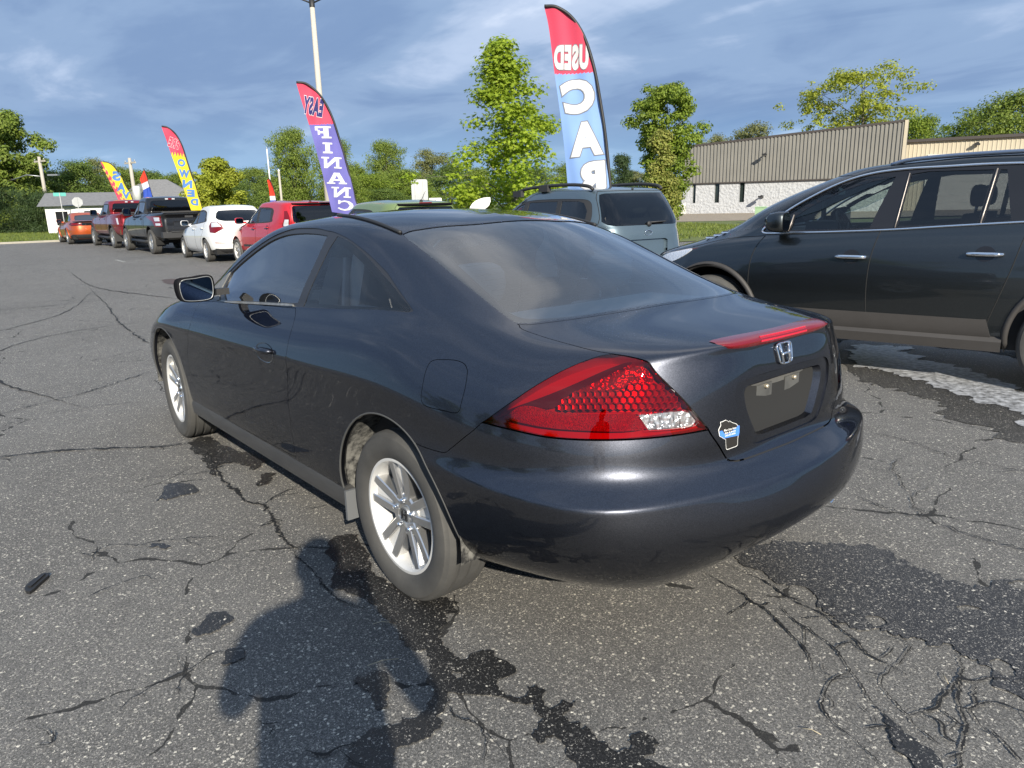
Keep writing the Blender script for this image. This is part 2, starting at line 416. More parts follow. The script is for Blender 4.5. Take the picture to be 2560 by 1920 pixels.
def panel(S, loop, holes=(), du=.25, dv=.2, off=0.0, flange=.012, gap=0.0, step=.014, thick_holes=True):
    """verts, faces, normals of the piece of the skin inside the loop"""
    lp = dense(S, loop, step)
    if gap: lp = shift(S, lp, gap)
    hs = [dense(S, h, step) for h in holes]
    lo = lp.min(0); hi = lp.max(0)
    gu = np.arange(max(0, math.floor(lo[0] / du) * du), min(S.nu - 1, hi[0]) + du, du); gv = np.arange(max(0, math.floor(lo[1] / dv) * dv), min(S.nv - 1, hi[1]) + dv, dv)
    G = np.stack(np.meshgrid(gu, gv, indexing='ij'), -1).reshape(-1, 2)
    G = G[(G[:, 0] <= S.nu - 1) & (G[:, 1] <= S.nv - 1)]
    G = G[inside(G, lp)]
    for h in hs: G = G[~inside(G, h)]
    allb = np.vstack([lp] + hs)
    if len(G):
        keep = np.ones(len(G), bool)
        for i in range(0, len(G), 500):
            d = ((G[i:i + 500, None, :] - allb[None]) / np.array([du, dv])); keep[i:i + 500] = (d * d).sum(2).min(1) > .06
        G = G[keep]
    pts = [Vector((float(x), float(y))) for x, y in np.vstack([allb, G])]
    ed = []; b0 = 0
    for h in [lp] + hs:
        n = len(h); ed += [(b0 + i, b0 + (i + 1) % n) for i in range(n)]; b0 += n
    V, E, F, ov, _, _ = delaunay_2d_cdt(pts, ed, [], 0, 1e-6)
    V = np.array([(q.x, q.y) for q in V]); F = np.array([f for f in F if len(f) == 3])
    Cn = V[F].mean(1)
    ok = inside(Cn, lp)
    for h in hs: ok &= ~inside(Cn, h)
    F = F[ok]
    u = np.clip(V[:, 0], 0, S.nu - 1); v = np.clip(V[:, 1], 0, S.nv - 1)
    P = S.at(u, v); nr = S.normal(u, v); P = P + nr * off
    # orientation
    a, b, c = P[F[:, 0]], P[F[:, 1]], P[F[:, 2]]
    fn = np.cross(b - a, c - a); fl = (fn * nr[F].mean(1)).sum(1) < 0
    F[fl] = F[fl][:, ::-1]
    area = np.linalg.norm(fn, axis=1); F = F[area > 1e-9]
    faces = [tuple(map(int, f)) for f in F]
    verts = list(map(tuple, P)); norms = list(map(tuple, nr))
    if flange:
        cnt = {}
        for f in faces:
            for i in range(3):
                k = (f[i], f[(i + 1) % 3]); cnt[k] = 1
        be = [k for k in cnt if (k[1], k[0]) not in cnt]
        top = {}; bot = {}
        for a, b in be:
            if abs(P[a][1]) < 2e-3 and abs(P[b][1]) < 2e-3: continue
            for q in (a, b):
                if q not in top:
                    top[q] = len(verts); verts.append(tuple(P[q])); norms.append((0, 0, 0))
                    bot[q] = len(verts); verts.append(tuple(P[q] - nr[q] * flange)); norms.append((0, 0, 0))
            faces.append((top[b], top[a], bot[a], bot[b]))
    return np.array(verts), faces, np.array(norms)
def mirrored(md):
    v, f, n = md; m = np.array([1, -1, 1.])
    return v * m, [q[::-1] for q in f], n * m
def add_panel(name, mds, mt, parent, label=None):
    b = MB()
    for v, f, n in mds: b.raw(lean(v), f, n)
    o = b.build(name, mt, parent)
    if label: o['label'] = label
    return o
def on_skin(S, uv, off=0.0):
    uv = np.asarray(uv, float); u = np.clip(uv[:, 0], 0, S.nu - 1); v = np.clip(uv[:, 1], 0, S.nv - 1)
    return S.at(u, v) + S.normal(u, v) * off
def lip(S, uv, r, off=0.0, n=6, side=1):
    P = lean(on_skin(S, uv, off) * np.array([1, side, 1.])); return P
WET_STAINS = [[(0.597,0.822),(0.582,0.772),(0.462,0.792),(0.287,0.846),(0.126,0.865),(-0.013,0.867),(-0.082,0.829),(-0.121,0.751),(-0.168,0.736),(-0.205,0.779),(-0.213,0.837),(-0.291,0.882),(-0.372,0.934),(-0.447,0.965),(-0.539,1.036),(-0.614,1.111),(-0.66,1.176),(-0.667,1.237),(-0.635,1.292),(-0.616,1.307),(-0.578,1.28),(-0.594,1.235),(-0.584,1.174),(-0.529,1.112),(-0.448,1.052),(-0.38,1.019),(-0.322,1.027),(-0.243,0.995),(-0.136,0.965),(-0.049,0.97),(0.028,0.984),(0.167,0.986),(0.22,1.018),(0.327,0.973),(0.403,0.912),(0.512,0.877)],[(-0.395,0.947),(-0.447,0.927),(-0.469,0.867),(-0.529,0.856),(-0.609,0.859),(-0.635,0.915),(-0.605,0.964),(-0.553,0.988),(-0.491,0.988)],[(-0.561,1.381),(-0.571,1.343),(-0.606,1.304),(-0.664,1.332),(-0.707,1.351),(-0.803,1.409),(-0.733,1.487),(-0.604,1.397)],[(-0.702,0.894),(-0.712,0.867),(-0.743,0.849),(-0.786,0.87),(-0.828,0.854),(-0.852,0.813),(-0.87,0.822),(-0.86,0.876),(-0.891,0.898),(-0.952,0.897),(-0.994,0.877),(-1.051,0.876),(-1.079,0.834),(-1.081,0.8),(-1.117,0.766),(-1.133,0.786),(-1.137,0.83),(-1.235,0.825),(-1.093,0.983),(-0.975,0.972),(-0.919,0.96),(-0.904,0.989),(-0.866,0.979),(-0.859,0.947),(-0.809,0.918),(-0.768,0.934),(-0.717,0.961),(-0.565,1.067),(-0.539,1.065),(-0.546,0.993),(-0.585,0.934),(-0.653,0.908)],[(1.113,1.5),(1.143,1.434),(1.072,1.375),(1.029,1.427)],[(0.3,1.512),(0.358,1.443),(0.304,1.441),(0.275,1.496)],[(0.04,1.514),(0.094,1.479),(0.061,1.444),(0.021,1.475)],[(1.665,1.314),(1.839,1.214),(1.825,1.124),(1.761,1.058),(1.626,1.101),(1.622,1.202),(1.612,1.276)],[(1.496,0.839),(1.594,0.77),(1.606,0.703),(1.504,0.715),(1.447,0.769)],[(2.494,0.893),(2.552,0.796),(2.466,0.709),(2.258,0.702),(2.046,0.679),(1.886,0.653),(1.736,0.755),(1.825,0.805),(1.915,0.856),(1.767,0.949),(1.914,0.939),(2.187,0.87),(2.313,0.905)],[(-1.458,0.176),(-1.511,0.228),(-1.554,0.246),(-1.598,0.272),(-1.667,0.325),(-1.632,0.362),(-1.574,0.311),(-1.53,0.273),(-1.487,0.228)],[(-0.305,1.226),(-0.375,1.166),(-0.461,1.218),(-0.501,1.265),(-0.419,1.233),(-0.356,1.237)]]
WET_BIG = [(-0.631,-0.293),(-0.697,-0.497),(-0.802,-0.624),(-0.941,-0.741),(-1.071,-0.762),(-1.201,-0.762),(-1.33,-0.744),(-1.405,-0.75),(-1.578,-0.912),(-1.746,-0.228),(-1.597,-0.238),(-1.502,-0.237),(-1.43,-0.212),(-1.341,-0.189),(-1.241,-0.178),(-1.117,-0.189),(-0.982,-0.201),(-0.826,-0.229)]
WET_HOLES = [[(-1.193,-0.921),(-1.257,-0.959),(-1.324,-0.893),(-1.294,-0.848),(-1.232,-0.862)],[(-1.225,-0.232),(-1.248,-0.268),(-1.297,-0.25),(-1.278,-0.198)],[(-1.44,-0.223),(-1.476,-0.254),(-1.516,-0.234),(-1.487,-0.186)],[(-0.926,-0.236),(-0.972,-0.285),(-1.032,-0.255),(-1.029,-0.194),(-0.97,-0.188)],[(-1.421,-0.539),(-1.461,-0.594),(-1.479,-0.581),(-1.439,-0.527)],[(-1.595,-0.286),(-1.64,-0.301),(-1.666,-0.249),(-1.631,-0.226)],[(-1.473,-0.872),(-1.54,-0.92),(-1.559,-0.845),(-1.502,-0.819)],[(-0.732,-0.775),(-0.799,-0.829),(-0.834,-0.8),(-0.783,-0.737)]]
PUDDLE_GLINTS = [[(0.892,-4.666),(0.851,-5.013),(0.629,-5.0),(0.264,-4.685),(-0.063,-4.489),(-0.354,-4.315),(-0.704,-3.961),(-1.113,-3.55),(-1.252,-2.905),(-0.891,-3.255),(-0.492,-3.575),(-0.114,-3.77),(0.329,-3.997),(0.54,-4.038)],[(0.634,-4.614),(0.706,-4.929),(0.583,-5.043),(0.541,-4.786),(0.349,-4.605),(0.038,-4.275),(0.204,-4.236)]]
DARK_STRIP = [(1.117,-5.098),(-0.268,-5.184),(-0.969,-4.22),(-1.346,-2.467),(-1.029,-2.738),(-0.507,-3.096),(-0.001,-3.462),(0.355,-3.633)]
CRACKS = [([(-0.656,-0.099),(-0.739,-0.084),(-0.858,-0.067),(-0.9,-0.044),(-0.971,-0.032),(-1.035,0.004),(-1.108,0.045),(-1.165,0.076),(-1.217,0.126),(-1.25,0.174)],0.014),([(-0.685,-0.211),(-0.786,-0.212),(-0.891,-0.199),(-1.005,-0.157),(-1.12,-0.15),(-1.196,-0.109),(-1.272,-0.077),(-1.329,-0.031),(-1.406,-0.029),(-1.452,-0.014)],0.012),([(-0.942,-0.158),(-1.014,-0.078),(-1.077,-0.041),(-1.164,-0.016),(-1.24,0.013),(-1.302,0.067),(-1.37,0.123),(-1.428,0.18),(-1.446,0.175)],0.009),([(-1.07,-0.054),(-1.127,-0.136),(-1.21,-0.247)],0.007),([(-1.332,0.101),(-1.314,0.137),(-1.316,0.213),(-1.344,0.302),(-1.394,0.344),(-1.448,0.363),(-1.507,0.386),(-1.562,0.407)],0.009),([(-1.424,0.095),(-1.472,0.132),(-1.521,0.163),(-1.543,0.125),(-1.566,0.072),(-1.56,0.021),(-1.563,-0.057),(-1.561,-0.118),(-1.594,-0.13),(-1.638,-0.202),(-1.726,-0.221)],0.01),([(-1.516,-0.253),(-1.558,-0.146),(-1.581,-0.047),(-1.608,0.025),(-1.644,0.082),(-1.663,0.164),(-1.689,0.277)],0.013),([(-1.411,-0.018),(-1.406,-0.115),(-1.401,-0.18)],0.009),([(-1.566,0.072),(-1.613,0.089),(-1.646,0.105)],0.009),([(-1.635,-0.018),(-1.675,-0.076),(-1.76,-0.086)],0.011),([(-1.692,0.056),(-1.746,0.097),(-1.805,0.148)],0.009),([(-1.24,0.013),(-1.26,-0.055),(-1.329,-0.031)],0.008),([(-1.406,-0.029),(-1.424,0.095)],0.01),([(-1.543,0.125),(-1.599,0.132),(-1.626,0.179),(-1.667,0.184)],0.008),([(-1.594,-0.13),(-1.635,-0.018),(-1.612,0.035)],0.01),([(-1.467,0.31),(-1.492,0.269),(-1.519,0.246)],0.008),([(0.966,1.057),(0.972,0.954),(0.805,0.992),(0.598,1.03),(0.46,1.031),(0.32,1.047),(0.169,1.064),(0.062,1.043),(-0.001,1.01)],0.01),([(2.257,0.847),(1.922,0.906),(1.689,0.946),(1.483,0.952),(1.299,0.964),(1.195,0.921),(1.017,0.949),(0.864,0.987),(0.707,1.004),(0.603,0.993)],0.022),([(2.003,1.309),(1.997,1.265),(1.963,1.132),(1.89,1.037),(1.869,0.934)],0.008),([(1.007,0.787),(0.98,0.743),(0.973,0.688)],0.012),([(1.195,0.921),(1.263,0.827),(1.308,0.698)],0.012),([(0.007,1.839),(0.047,1.792),(0.074,1.691),(0.082,1.596),(0.11,1.535),(0.083,1.467)],0.007),([(-0.027,1.679),(0.039,1.652),(0.07,1.6)],0.006),([(0.8,1.768),(0.827,1.722),(0.837,1.629),(0.847,1.531)],0.007),([(1.113,1.7),(1.241,1.62),(1.15,1.491),(1.126,1.4),(1.018,1.251),(0.977,1.14)],0.009),([(3.086,1.944),(3.024,1.812),(2.941,1.584),(2.728,1.269),(2.559,1.072),(2.468,0.879)],0.03),([(4.22,1.855),(4.219,1.688),(4.352,1.375),(4.5,1.025),(4.826,0.592),(4.93,0.389)],0.014),([(11.426,1.291),(11.455,0.939),(11.375,0.208),(11.618,-1.084)],0.03),([(14.254,-0.801),(10.673,-0.378),(8.355,-0.054),(6.995,0.057),(6.385,0.067)],0.03),([(3.798,1.888),(3.788,1.733),(3.94,1.494),(3.926,1.137),(3.735,0.73)],0.008),([(-0.343,-2.292),(-0.568,-2.269),(-0.852,-2.162),(-1.174,-2.192),(-1.341,-2.225)],0.01),([(-0.706,-1.261),(-0.856,-1.218),(-1.037,-1.223),(-0.926,-1.409),(-0.919,-1.653)],0.01),([(-1.037,-1.223),(-1.255,-1.183),(-1.439,-1.196),(-1.575,-1.198)],0.009),([(-0.933,-1.417),(-0.715,-1.717),(-0.629,-1.988)],0.008),([(-0.303,1.541),(-0.335,1.534),(-0.358,1.495)],0.01),([(0.011,2.038),(-0.005,2.007),(0.044,1.994)],0.01),([(-0.623,1.101),(-0.677,1.115),(-0.74,1.088),(-0.808,1.108),(-0.863,1.16)],0.007),([(-0.506,1.493),(-0.556,1.463),(-0.558,1.422),(-0.577,1.376)],0.012)]
# ------------------------------------------------------------------ ground
def asphalt(name, lo, hi, stones=1.0, rough=.85, wet=0.0, far=True):
    m = bpy.data.materials.new(name); m.use_nodes = True; nt = m.node_tree; N = nt.nodes; L = nt.links
    b = N['Principled BSDF']; g = N.new('ShaderNodeNewGeometry')
    wn = N.new('ShaderNodeTexNoise'); wn.inputs['Scale'].default_value = 150; wn.inputs['Detail'].default_value = 2; L.new(g.outputs['Position'], wn.inputs['Vector'])
    warp = N.new('ShaderNodeMix'); warp.data_type = 'RGBA'; warp.blend_type = 'LINEAR_LIGHT'; warp.clamp_factor = False; warp.inputs[0].default_value = .0075; L.new(g.outputs['Position'], warp.inputs[6]); L.new(wn.outputs['Color'], warp.inputs[7])
    def vor(scale, rnd=1.0, feat='F1'):
        v = N.new('ShaderNodeTexVoronoi'); v.inputs['Scale'].default_value = scale; v.inputs['Randomness'].default_value = rnd; v.feature = feat
        v.voronoi_dimensions = '2D'; L.new(warp.outputs[2], v.inputs['Vector']); return v
    def noi(scale, det, rough_=.6):
        n = N.new('ShaderNodeTexNoise'); n.noise_dimensions = '2D'; n.inputs['Scale'].default_value = scale; n.inputs['Detail'].default_value = det; n.inputs['Roughness'].default_value = rough_
        L.new(g.outputs['Position'], n.inputs['Vector']); return n.outputs[0]
    def mr(v, a, c, x, y):
        r = N.new('ShaderNodeMapRange'); r.inputs[1].default_value = a; r.inputs[2].default_value = c; r.inputs[3].default_value = x; r.inputs[4].default_value = y; L.new(v, r.inputs[0]); return r.outputs[0]
    def mt(op, a, b_):
        q = N.new('ShaderNodeMath'); q.operation = op
        for i, x in enumerate((a, b_)):
            if isinstance(x, (int, float)): q.inputs[i].default_value = x
            else: L.new(x, q.inputs[i])
        return q.outputs[0]
    def mixc(f, c1, c2):
        q = N.new('ShaderNodeMix'); q.data_type = 'RGBA'
        if isinstance(f, (int, float)): q.inputs[0].default_value = f
        else: L.new(f, q.inputs[0])
        for i, c in ((6, c1), (7, c2)):
            if isinstance(c, tuple): q.inputs[i].default_value = (*c, 1)
            else: L.new(c, q.inputs[i])
        return q.outputs[2]
    grain = noi(140, 4, .75); patch = noi(.45, 7, .62); mid = noi(5, 5, .6)
    base = mixc(mr(grain, .34, .70, 0, 1), tuple(c * .34 for c in lo), hi)
    base = mixc(mr(mid, .35, .7, 0, .5), base, tuple(c * .62 for c in lo))
    base = mixc(mr(patch, .44, .70, 0, .55), base, tuple(c * .55 for c in lo))
    v1 = vor(88); v2 = vor(175); v3 = vor(330)
    def stone(v, thr, lo_c, hi_c, keep):
        sp = N.new('ShaderNodeSeparateColor'); L.new(v.outputs['Color'], sp.inputs[0])
        near = mt('LESS_THAN', v.outputs['Distance'], mr(sp.outputs[1], 0, 1, thr * .35, thr)); on = mt('GREATER_THAN', sp.outputs[0], 1 - keep)
        return mt('MULTIPLY', near, on), mixc(sp.outputs[2], lo_c, hi_c)
    k = stones
    s3, c3 = stone(v3, .55, (.14, .135, .125), (.38, .36, .33), .55 * k); base = mixc(mt('MULTIPLY', s3, .8), base, c3)
    s2, c2 = stone(v2, .50, (.10, .095, .09), (.60, .56, .49), .36 * k); base = mixc(mt('MULTIPLY', s2, .9), base, c2)
    s1, c1 = stone(v1, .44, (.18, .17, .155), (.78, .73, .62), .12 * k); base = mixc(s1, base, c1)
    # fine crazing in tired areas
    n_ = N.new('ShaderNodeTexNoise'); n_.inputs['Scale'].default_value = 1.7; n_.inputs['Detail'].default_value = 6; L.new(g.outputs['Position'], n_.inputs['Vector'])
    ad = N.new('ShaderNodeMix'); ad.data_type = 'RGBA'; ad.blend_type = 'LINEAR_LIGHT'; ad.inputs[0].default_value = .22; L.new(g.outputs['Position'], ad.inputs[6]); L.new(n_.outputs['Color'], ad.inputs[7])
    ve = N.new('ShaderNodeTexVoronoi'); ve.feature = 'DISTANCE_TO_EDGE'; ve.voronoi_dimensions = '2D'; ve.inputs['Scale'].default_value = 1.1; L.new(ad.outputs[2], ve.inputs['Vector'])
    ck = mt('MULTIPLY', mt('LESS_THAN', ve.outputs['Distance'], mr(noi(9, 3), .4, .7, .0, .016)), mt('GREATER_THAN', noi(.30, 3), .50))
    if not wet: base = mixc(mt('MULTIPLY', ck, .85), base, (.012, .012, .012))
    L.new(base, b.inputs['Base Color'])
    b.inputs['Roughness'].default_value = rough; b.inputs['Specular IOR Level'].default_value = .35
    if wet:
        L.new(mr(grain, .35, .75, max(.08, rough - wet), rough), b.inputs['Roughness']); b.inputs['Specular IOR Level'].default_value = .5
    h = mt('ADD', mt('MULTIPLY', grain, .7), mt('ADD', mt('MULTIPLY', s1, .55), mt('MULTIPLY', s2, .4)))
    bp = N.new('ShaderNodeBump'); bp.inputs['Strength'].default_value = .75 if not wet else .45; bp.inputs['Distance'].default_value = .006; L.new(h, bp.inputs['Height']); L.new(bp.outputs[0], b.inputs['Normal'])
    MATS[name] = m; return m
def vnoise(rnd, n, cyc):
    g = [rnd.uniform(-1, 1) for _ in range(cyc)]; o = []
    for i in range(n):
        x = i * cyc / n; a = int(x); t = x - a; t = t * t * (3 - 2 * t); o.append(g[a % cyc] * (1 - t) + g[(a + 1) % cyc] * t)
    return o
def rough_edge(poly, amp, n, seed, f=1.0):
    """a hand-drawn outline given a ragged, unrepeating edge"""
    rnd = random.Random(seed); P = spline(poly, n, True); k = len(P); L = sum(math.dist(P[i - 1], P[i]) for i in range(k)); out = []
    D = [0.0] * k
    for wl, w in ((.30, 1.0), (.13, .8), (.055, .6), (.024, .42), (.012, .25)):
        c = max(3, int(L / wl))
        if c > k * .7: continue
        for i, q in enumerate(vnoise(rnd, k, c)): D[i] += q * w
    for i, p in enumerate(P):
        a = np.array(P[i - 1]); b = np.array(P[(i + 1) % k]); t = b - a; l = np.linalg.norm(t) + 1e-9; nn = np.array([-t[1], t[0]]) / l
        out.append((p[0] + nn[0] * D[i] * amp, p[1] + nn[1] * D[i] * amp))
    return out
def sheet(name, poly, z, mt, parent=None, holes=()):
    v = [(x, y, z) for x, y in poly]
    for h in holes: v += [(x, y, z) for x, y in h]
    b = MB(); tri = cdt_fill(poly, holes)
    tri = [t if (v[t[1]][0] - v[t[0]][0]) * (v[t[2]][1] - v[t[0]][1]) - (v[t[1]][1] - v[t[0]][1]) * (v[t[2]][0] - v[t[0]][0]) > 0 else t[::-1] for t in tri]
    return b.raw(v, tri, smooth=False).build(name, mt, parent)
def build_ground():
    GRD = mat('grass_ground', (.05, .075, .02), .95, noise=(.35, .5, (.085, .105, .03), 8), bump=(30, .5, .03))
    g = sheet('ground', [(-900, -900), (900, -900), (900, 900), (-900, 900)], -.05, GRD); tag(g, kind='structure')
    AS = asphalt('asphalt', (.128, .124, .117), (.245, .237, .223), 1.0)
    lot = [(-90, 70), (44, 70), (43.2, 10), (42.6, -1.0), (42.2, -6), (40, -8.6), (30, -9.4), (20, -10.6), (14.5, -13.5), (13.2, -17.8), (9, -30), (4, -60), (-90, -60)]
    p = sheet('parking_lot', lot, 0.0, AS); tag(p, kind='structure')
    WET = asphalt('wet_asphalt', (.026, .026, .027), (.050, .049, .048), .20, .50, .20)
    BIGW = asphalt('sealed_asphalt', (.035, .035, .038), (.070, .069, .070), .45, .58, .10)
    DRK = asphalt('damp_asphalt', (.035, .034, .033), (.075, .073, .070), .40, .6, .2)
    rnd = random.Random(5)
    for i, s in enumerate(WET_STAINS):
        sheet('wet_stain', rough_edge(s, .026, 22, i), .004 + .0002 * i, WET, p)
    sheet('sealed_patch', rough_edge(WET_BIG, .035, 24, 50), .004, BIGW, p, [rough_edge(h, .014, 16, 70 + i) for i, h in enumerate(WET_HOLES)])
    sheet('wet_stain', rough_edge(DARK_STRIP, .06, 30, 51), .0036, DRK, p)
    PUD = mat('wet_film_glint', (.62, .63, .65), .3, noise=(22, .34, (.07, .07, .072), 8, (1, 1, 1)))  # wet film; its pale grey is the bright glint painted into the colour
    for i, s in enumerate(PUDDLE_GLINTS): sheet('puddle_glint', rough_edge(s, .07, 40, 60 + i), .0080 + .0005 * i, PUD, p)
    TAR = mat('crack_fill', (.010, .010, .010), .8, bump=(120, .4, .004))
    def crack(pts, w, seed, z, depth=0):
        r = random.Random(seed); P = [np.array(q, float) for q in (spline(pts, 6) if len(pts) > 2 else pts)]
        for lv in range(3):                                   # midpoint displacement: a jagged, unrepeating line
            Q = [P[0]]
            for a, b in zip(P, P[1:]):
                t = b - a; l = np.linalg.norm(t); nn = np.array([-t[1], t[0]]) / (l + 1e-9)
                Q += [(a + b) / 2 + nn * r.gauss(0, .20) * min(l, .05), b]
            P = Q
            if np.mean([np.linalg.norm(b - a) for a, b in zip(P, P[1:])]) < .006: break
        k = len(P); v = []; wn = [abs(q) for q in vnoise(r, k, max(4, k // 7))]; wb = vnoise(r, k, max(3, k // 25))
        for i, q in enumerate(P):
            t = P[min(k - 1, i + 1)] - P[max(0, i - 1)]; t /= np.linalg.norm(t) + 1e-9
            ww = w * (.16 + .55 * wn[i] + .30 * max(0, wb[i])) * min(1, .2 + 4 * min(i, k - 1 - i) / k)
            v += [(q[0] - t[1] * ww, q[1] + t[0] * ww, z), (q[0] + t[1] * ww, q[1] - t[0] * ww, z)]
        MB().raw(v, [(2 * i, 2 * i + 1, 2 * i + 3, 2 * i + 2) for i in range(k - 1)], smooth=False).build('crack', TAR, p)
        if depth == 0 and w < .03:
            for j in range(max(1, len(pts) // 3)):
                i = r.randrange(3, k - 3); t = P[i + 1] - P[i - 1]; a = math.atan2(t[1], t[0]) + r.choice((-1, 1)) * r.uniform(.6, 1.3); l = r.uniform(.05, .16); q = P[i]; b = [q]
                for n_ in range(3): a += r.gauss(0, .45); q = q + np.array([math.cos(a), math.sin(a)]) * l / 3; b.append(q)
                crack([tuple(x) for x in b], w * .55, seed * 31 + j + 1, z + .0001, 1)
    for i, (c, w) in enumerate(CRACKS): crack(c, w * .55, i, .0068 + .00008 * i)
    for i, c in enumerate([[(4, 1.2), (6, 1.6), (9, 1.3), (12, 1.9), (16, 1.5)], [(3.2, 4), (5, 2.9), (7.5, 2.4), (10, .4), (13, -.6)], [(9, 5), (10.5, 3.2), (13, 2.9), (18, 1.0), (24, .6)], [(7, -1.2), (10, -1.5), (14, -.9), (20, -1.4)], [(5, 5.5), (6, 3.6), (6.2, 2.2), (8, .8), (8.4, -.8)]]):
        crack(c, .02, 200 + i, .006)
    c = sheet('parking_line', [(21.5, -3.1), (22.9, -3.16), (22.9, -3.26), (21.5, -3.2)], .004, mat('worn_line', (.45, .44, .40), .8, noise=(9, .4, (.13, .13, .12), 6)), p)
    MUD = mat('pothole_dirt', (.05, .042, .038), .8, noise=(6, .5, (.085, .05, .045), 5))
    sheet('pothole', rough_edge([(13.2, -2.1), (14.0, -2.1), (14.6, -2.35), (14.3, -2.55), (13.6, -2.4)], .05, 8, 9), .004, MUD, p)
    # kerb, lawns, gravel
    K = MB(); 
    kp = [(44.2, 30), (43.45, 10), (42.85, -1.0), (42.4, -6.2), (40.1, -8.9), (30, -9.7), (20, -10.9), (14.3, -13.9), (13.0, -18)]
    for (x0, y0), (x1, y1) in zip(kp, kp[1:]):
        d = math.hypot(x1 - x0, y1 - y0); K.box(((x0 + x1) / 2, (y0 + y1) / 2, .045), (d + .02, .16, .09 + .0004 * len(K.v)), math.atan2(y1 - y0, x1 - x0))
    tag(K.build('kerb', mat('concrete_kerb', (.42, .39, .33), .9, noise=(3, .6, (.28, .26, .22), 6))), kind='structure')
    LW = mat('lawn_soil', (.075, .105, .022), .95, noise=(1.1, .5, (.135, .155, .04), 8), bump=(60, .6, .02))
    tag(sheet('lawn', [(44.3, 40), (43.5, 10), (42.9, -1), (42.45, -6.2), (40.15, -9), (30, -9.8), (20, -11), (14.35, -14), (13.05, -18.1), (9.2, -30.2), (23.3, -38.2), (27.3, -35), (60, -50), (110, -30), (110, 40)], .02, LW), kind='structure')
    GV = mat('gravel', (.33, .27, .20), .95, noise=(.9, .6, (.22, .18, .13), 8), bump=(40, .6, .02))
    tag(sheet('gravel_yard', [(27.2, -35.2), (23.2, -38.4), (4, -60), (20, -80), (60, -62), (58, -50)], .03, GV), kind='structure')
    ROAD = mat('road_grey', (.10, .10, .10), .9, noise=(.4, .5, (.16, .155, .15), 6))
    tag(sheet('road', [(98, -14), (112, -18), (165, 60), (152, 70)], .028, ROAD), kind='structure')
    # blades of grass on the nearer lawn strips
    rs = np.random.RandomState(4); n = 47000
    def strip(poly, n):
        lo = np.min(poly, 0); hi = np.max(poly, 0); q = rs.uniform(lo, hi, (n * 3, 2)); q = q[inside(q, poly)][:n]; return q
    q = np.vstack([strip([(42.8, -6), (43.3, 8), (75, 8), (75, -14), (42, -9)], 30000), strip([(13.3, -17.9), (14.6, -14.1), (20, -11.1), (27, -12), (30, -20), (24, -34), (16, -30)], 17000)])
    h = rs.uniform(.05, .13, len(q)); a = rs.uniform(0, 6.28, len(q)); w = .02
    bx = np.stack([q[:, 0] + np.cos(a) * w, q[:, 1] + np.sin(a) * w, 0 * h + .02], 1); cx = np.stack([q[:, 0] - np.cos(a) * w, q[:, 1] - np.sin(a) * w, 0 * h + .02], 1)
    tx = np.stack([q[:, 0] + rs.normal(0, .04, len(q)), q[:, 1] + rs.normal(0, .04, len(q)), h + .02], 1)
    v = np.stack([bx, cx, tx], 1).reshape(-1, 3); me = bpy.data.meshes.new('grass'); me.from_pydata(v.tolist(), [], np.arange(len(v)).reshape(-1, 3).tolist())
    me.materials.append(leaf_mat('grass_blade', (.10, .15, .025), (.20, .23, .05), .3)); o = bpy.data.objects.new('grass', me); COL.objects.link(o); tag(o, kind='stuff')
    # twig, scrap of rubber on the asphalt
    b = MB(); b.prism(rough_edge([(1.00, 1.925), (1.06, 1.875), (1.105, 1.845), (1.13, 1.865), (1.06, 1.93)], .002, 3, 3), .002, .014); b.prism([(1.03, 1.915), (1.045, 1.925), (1.12, 1.868), (1.108, 1.856)], .014, .020)
    tag(b.build('rubber_scrap', M_['black']), 'torn scrap of black rubber lying alone on the open asphalt', 'scrap')
    rnd = random.Random(8)
    for i, (x, y, a, l) in enumerate([(-.33, 1.09, 1.1, .10), (-.13, 1.0, .9, .06), (-1.40, .42, .2, .05), (-1.52, -.1, 2.1, .05)]):
        b = MB(); b.tube([(x, y, .008), (x + .5 * l * math.cos(a), y + .5 * l * math.sin(a), .012), (x + l * math.cos(a + .1), y + l * math.sin(a + .1), .008)], .0013, 5)
        o = b.build('dry_twig', mat('dry_straw', (.42, .36, .25), .8)); tag(o, ['longest dry straw stalk lying by the wet stain behind the rear wheel', 'short dry straw stalk at the edge of the shadow behind the rear wheel', 'dry straw stalk on bare asphalt behind the boot', 'dry straw bit at the cracked edge of the sealed patch'][i], 'twig', 'dry straw on the asphalt')
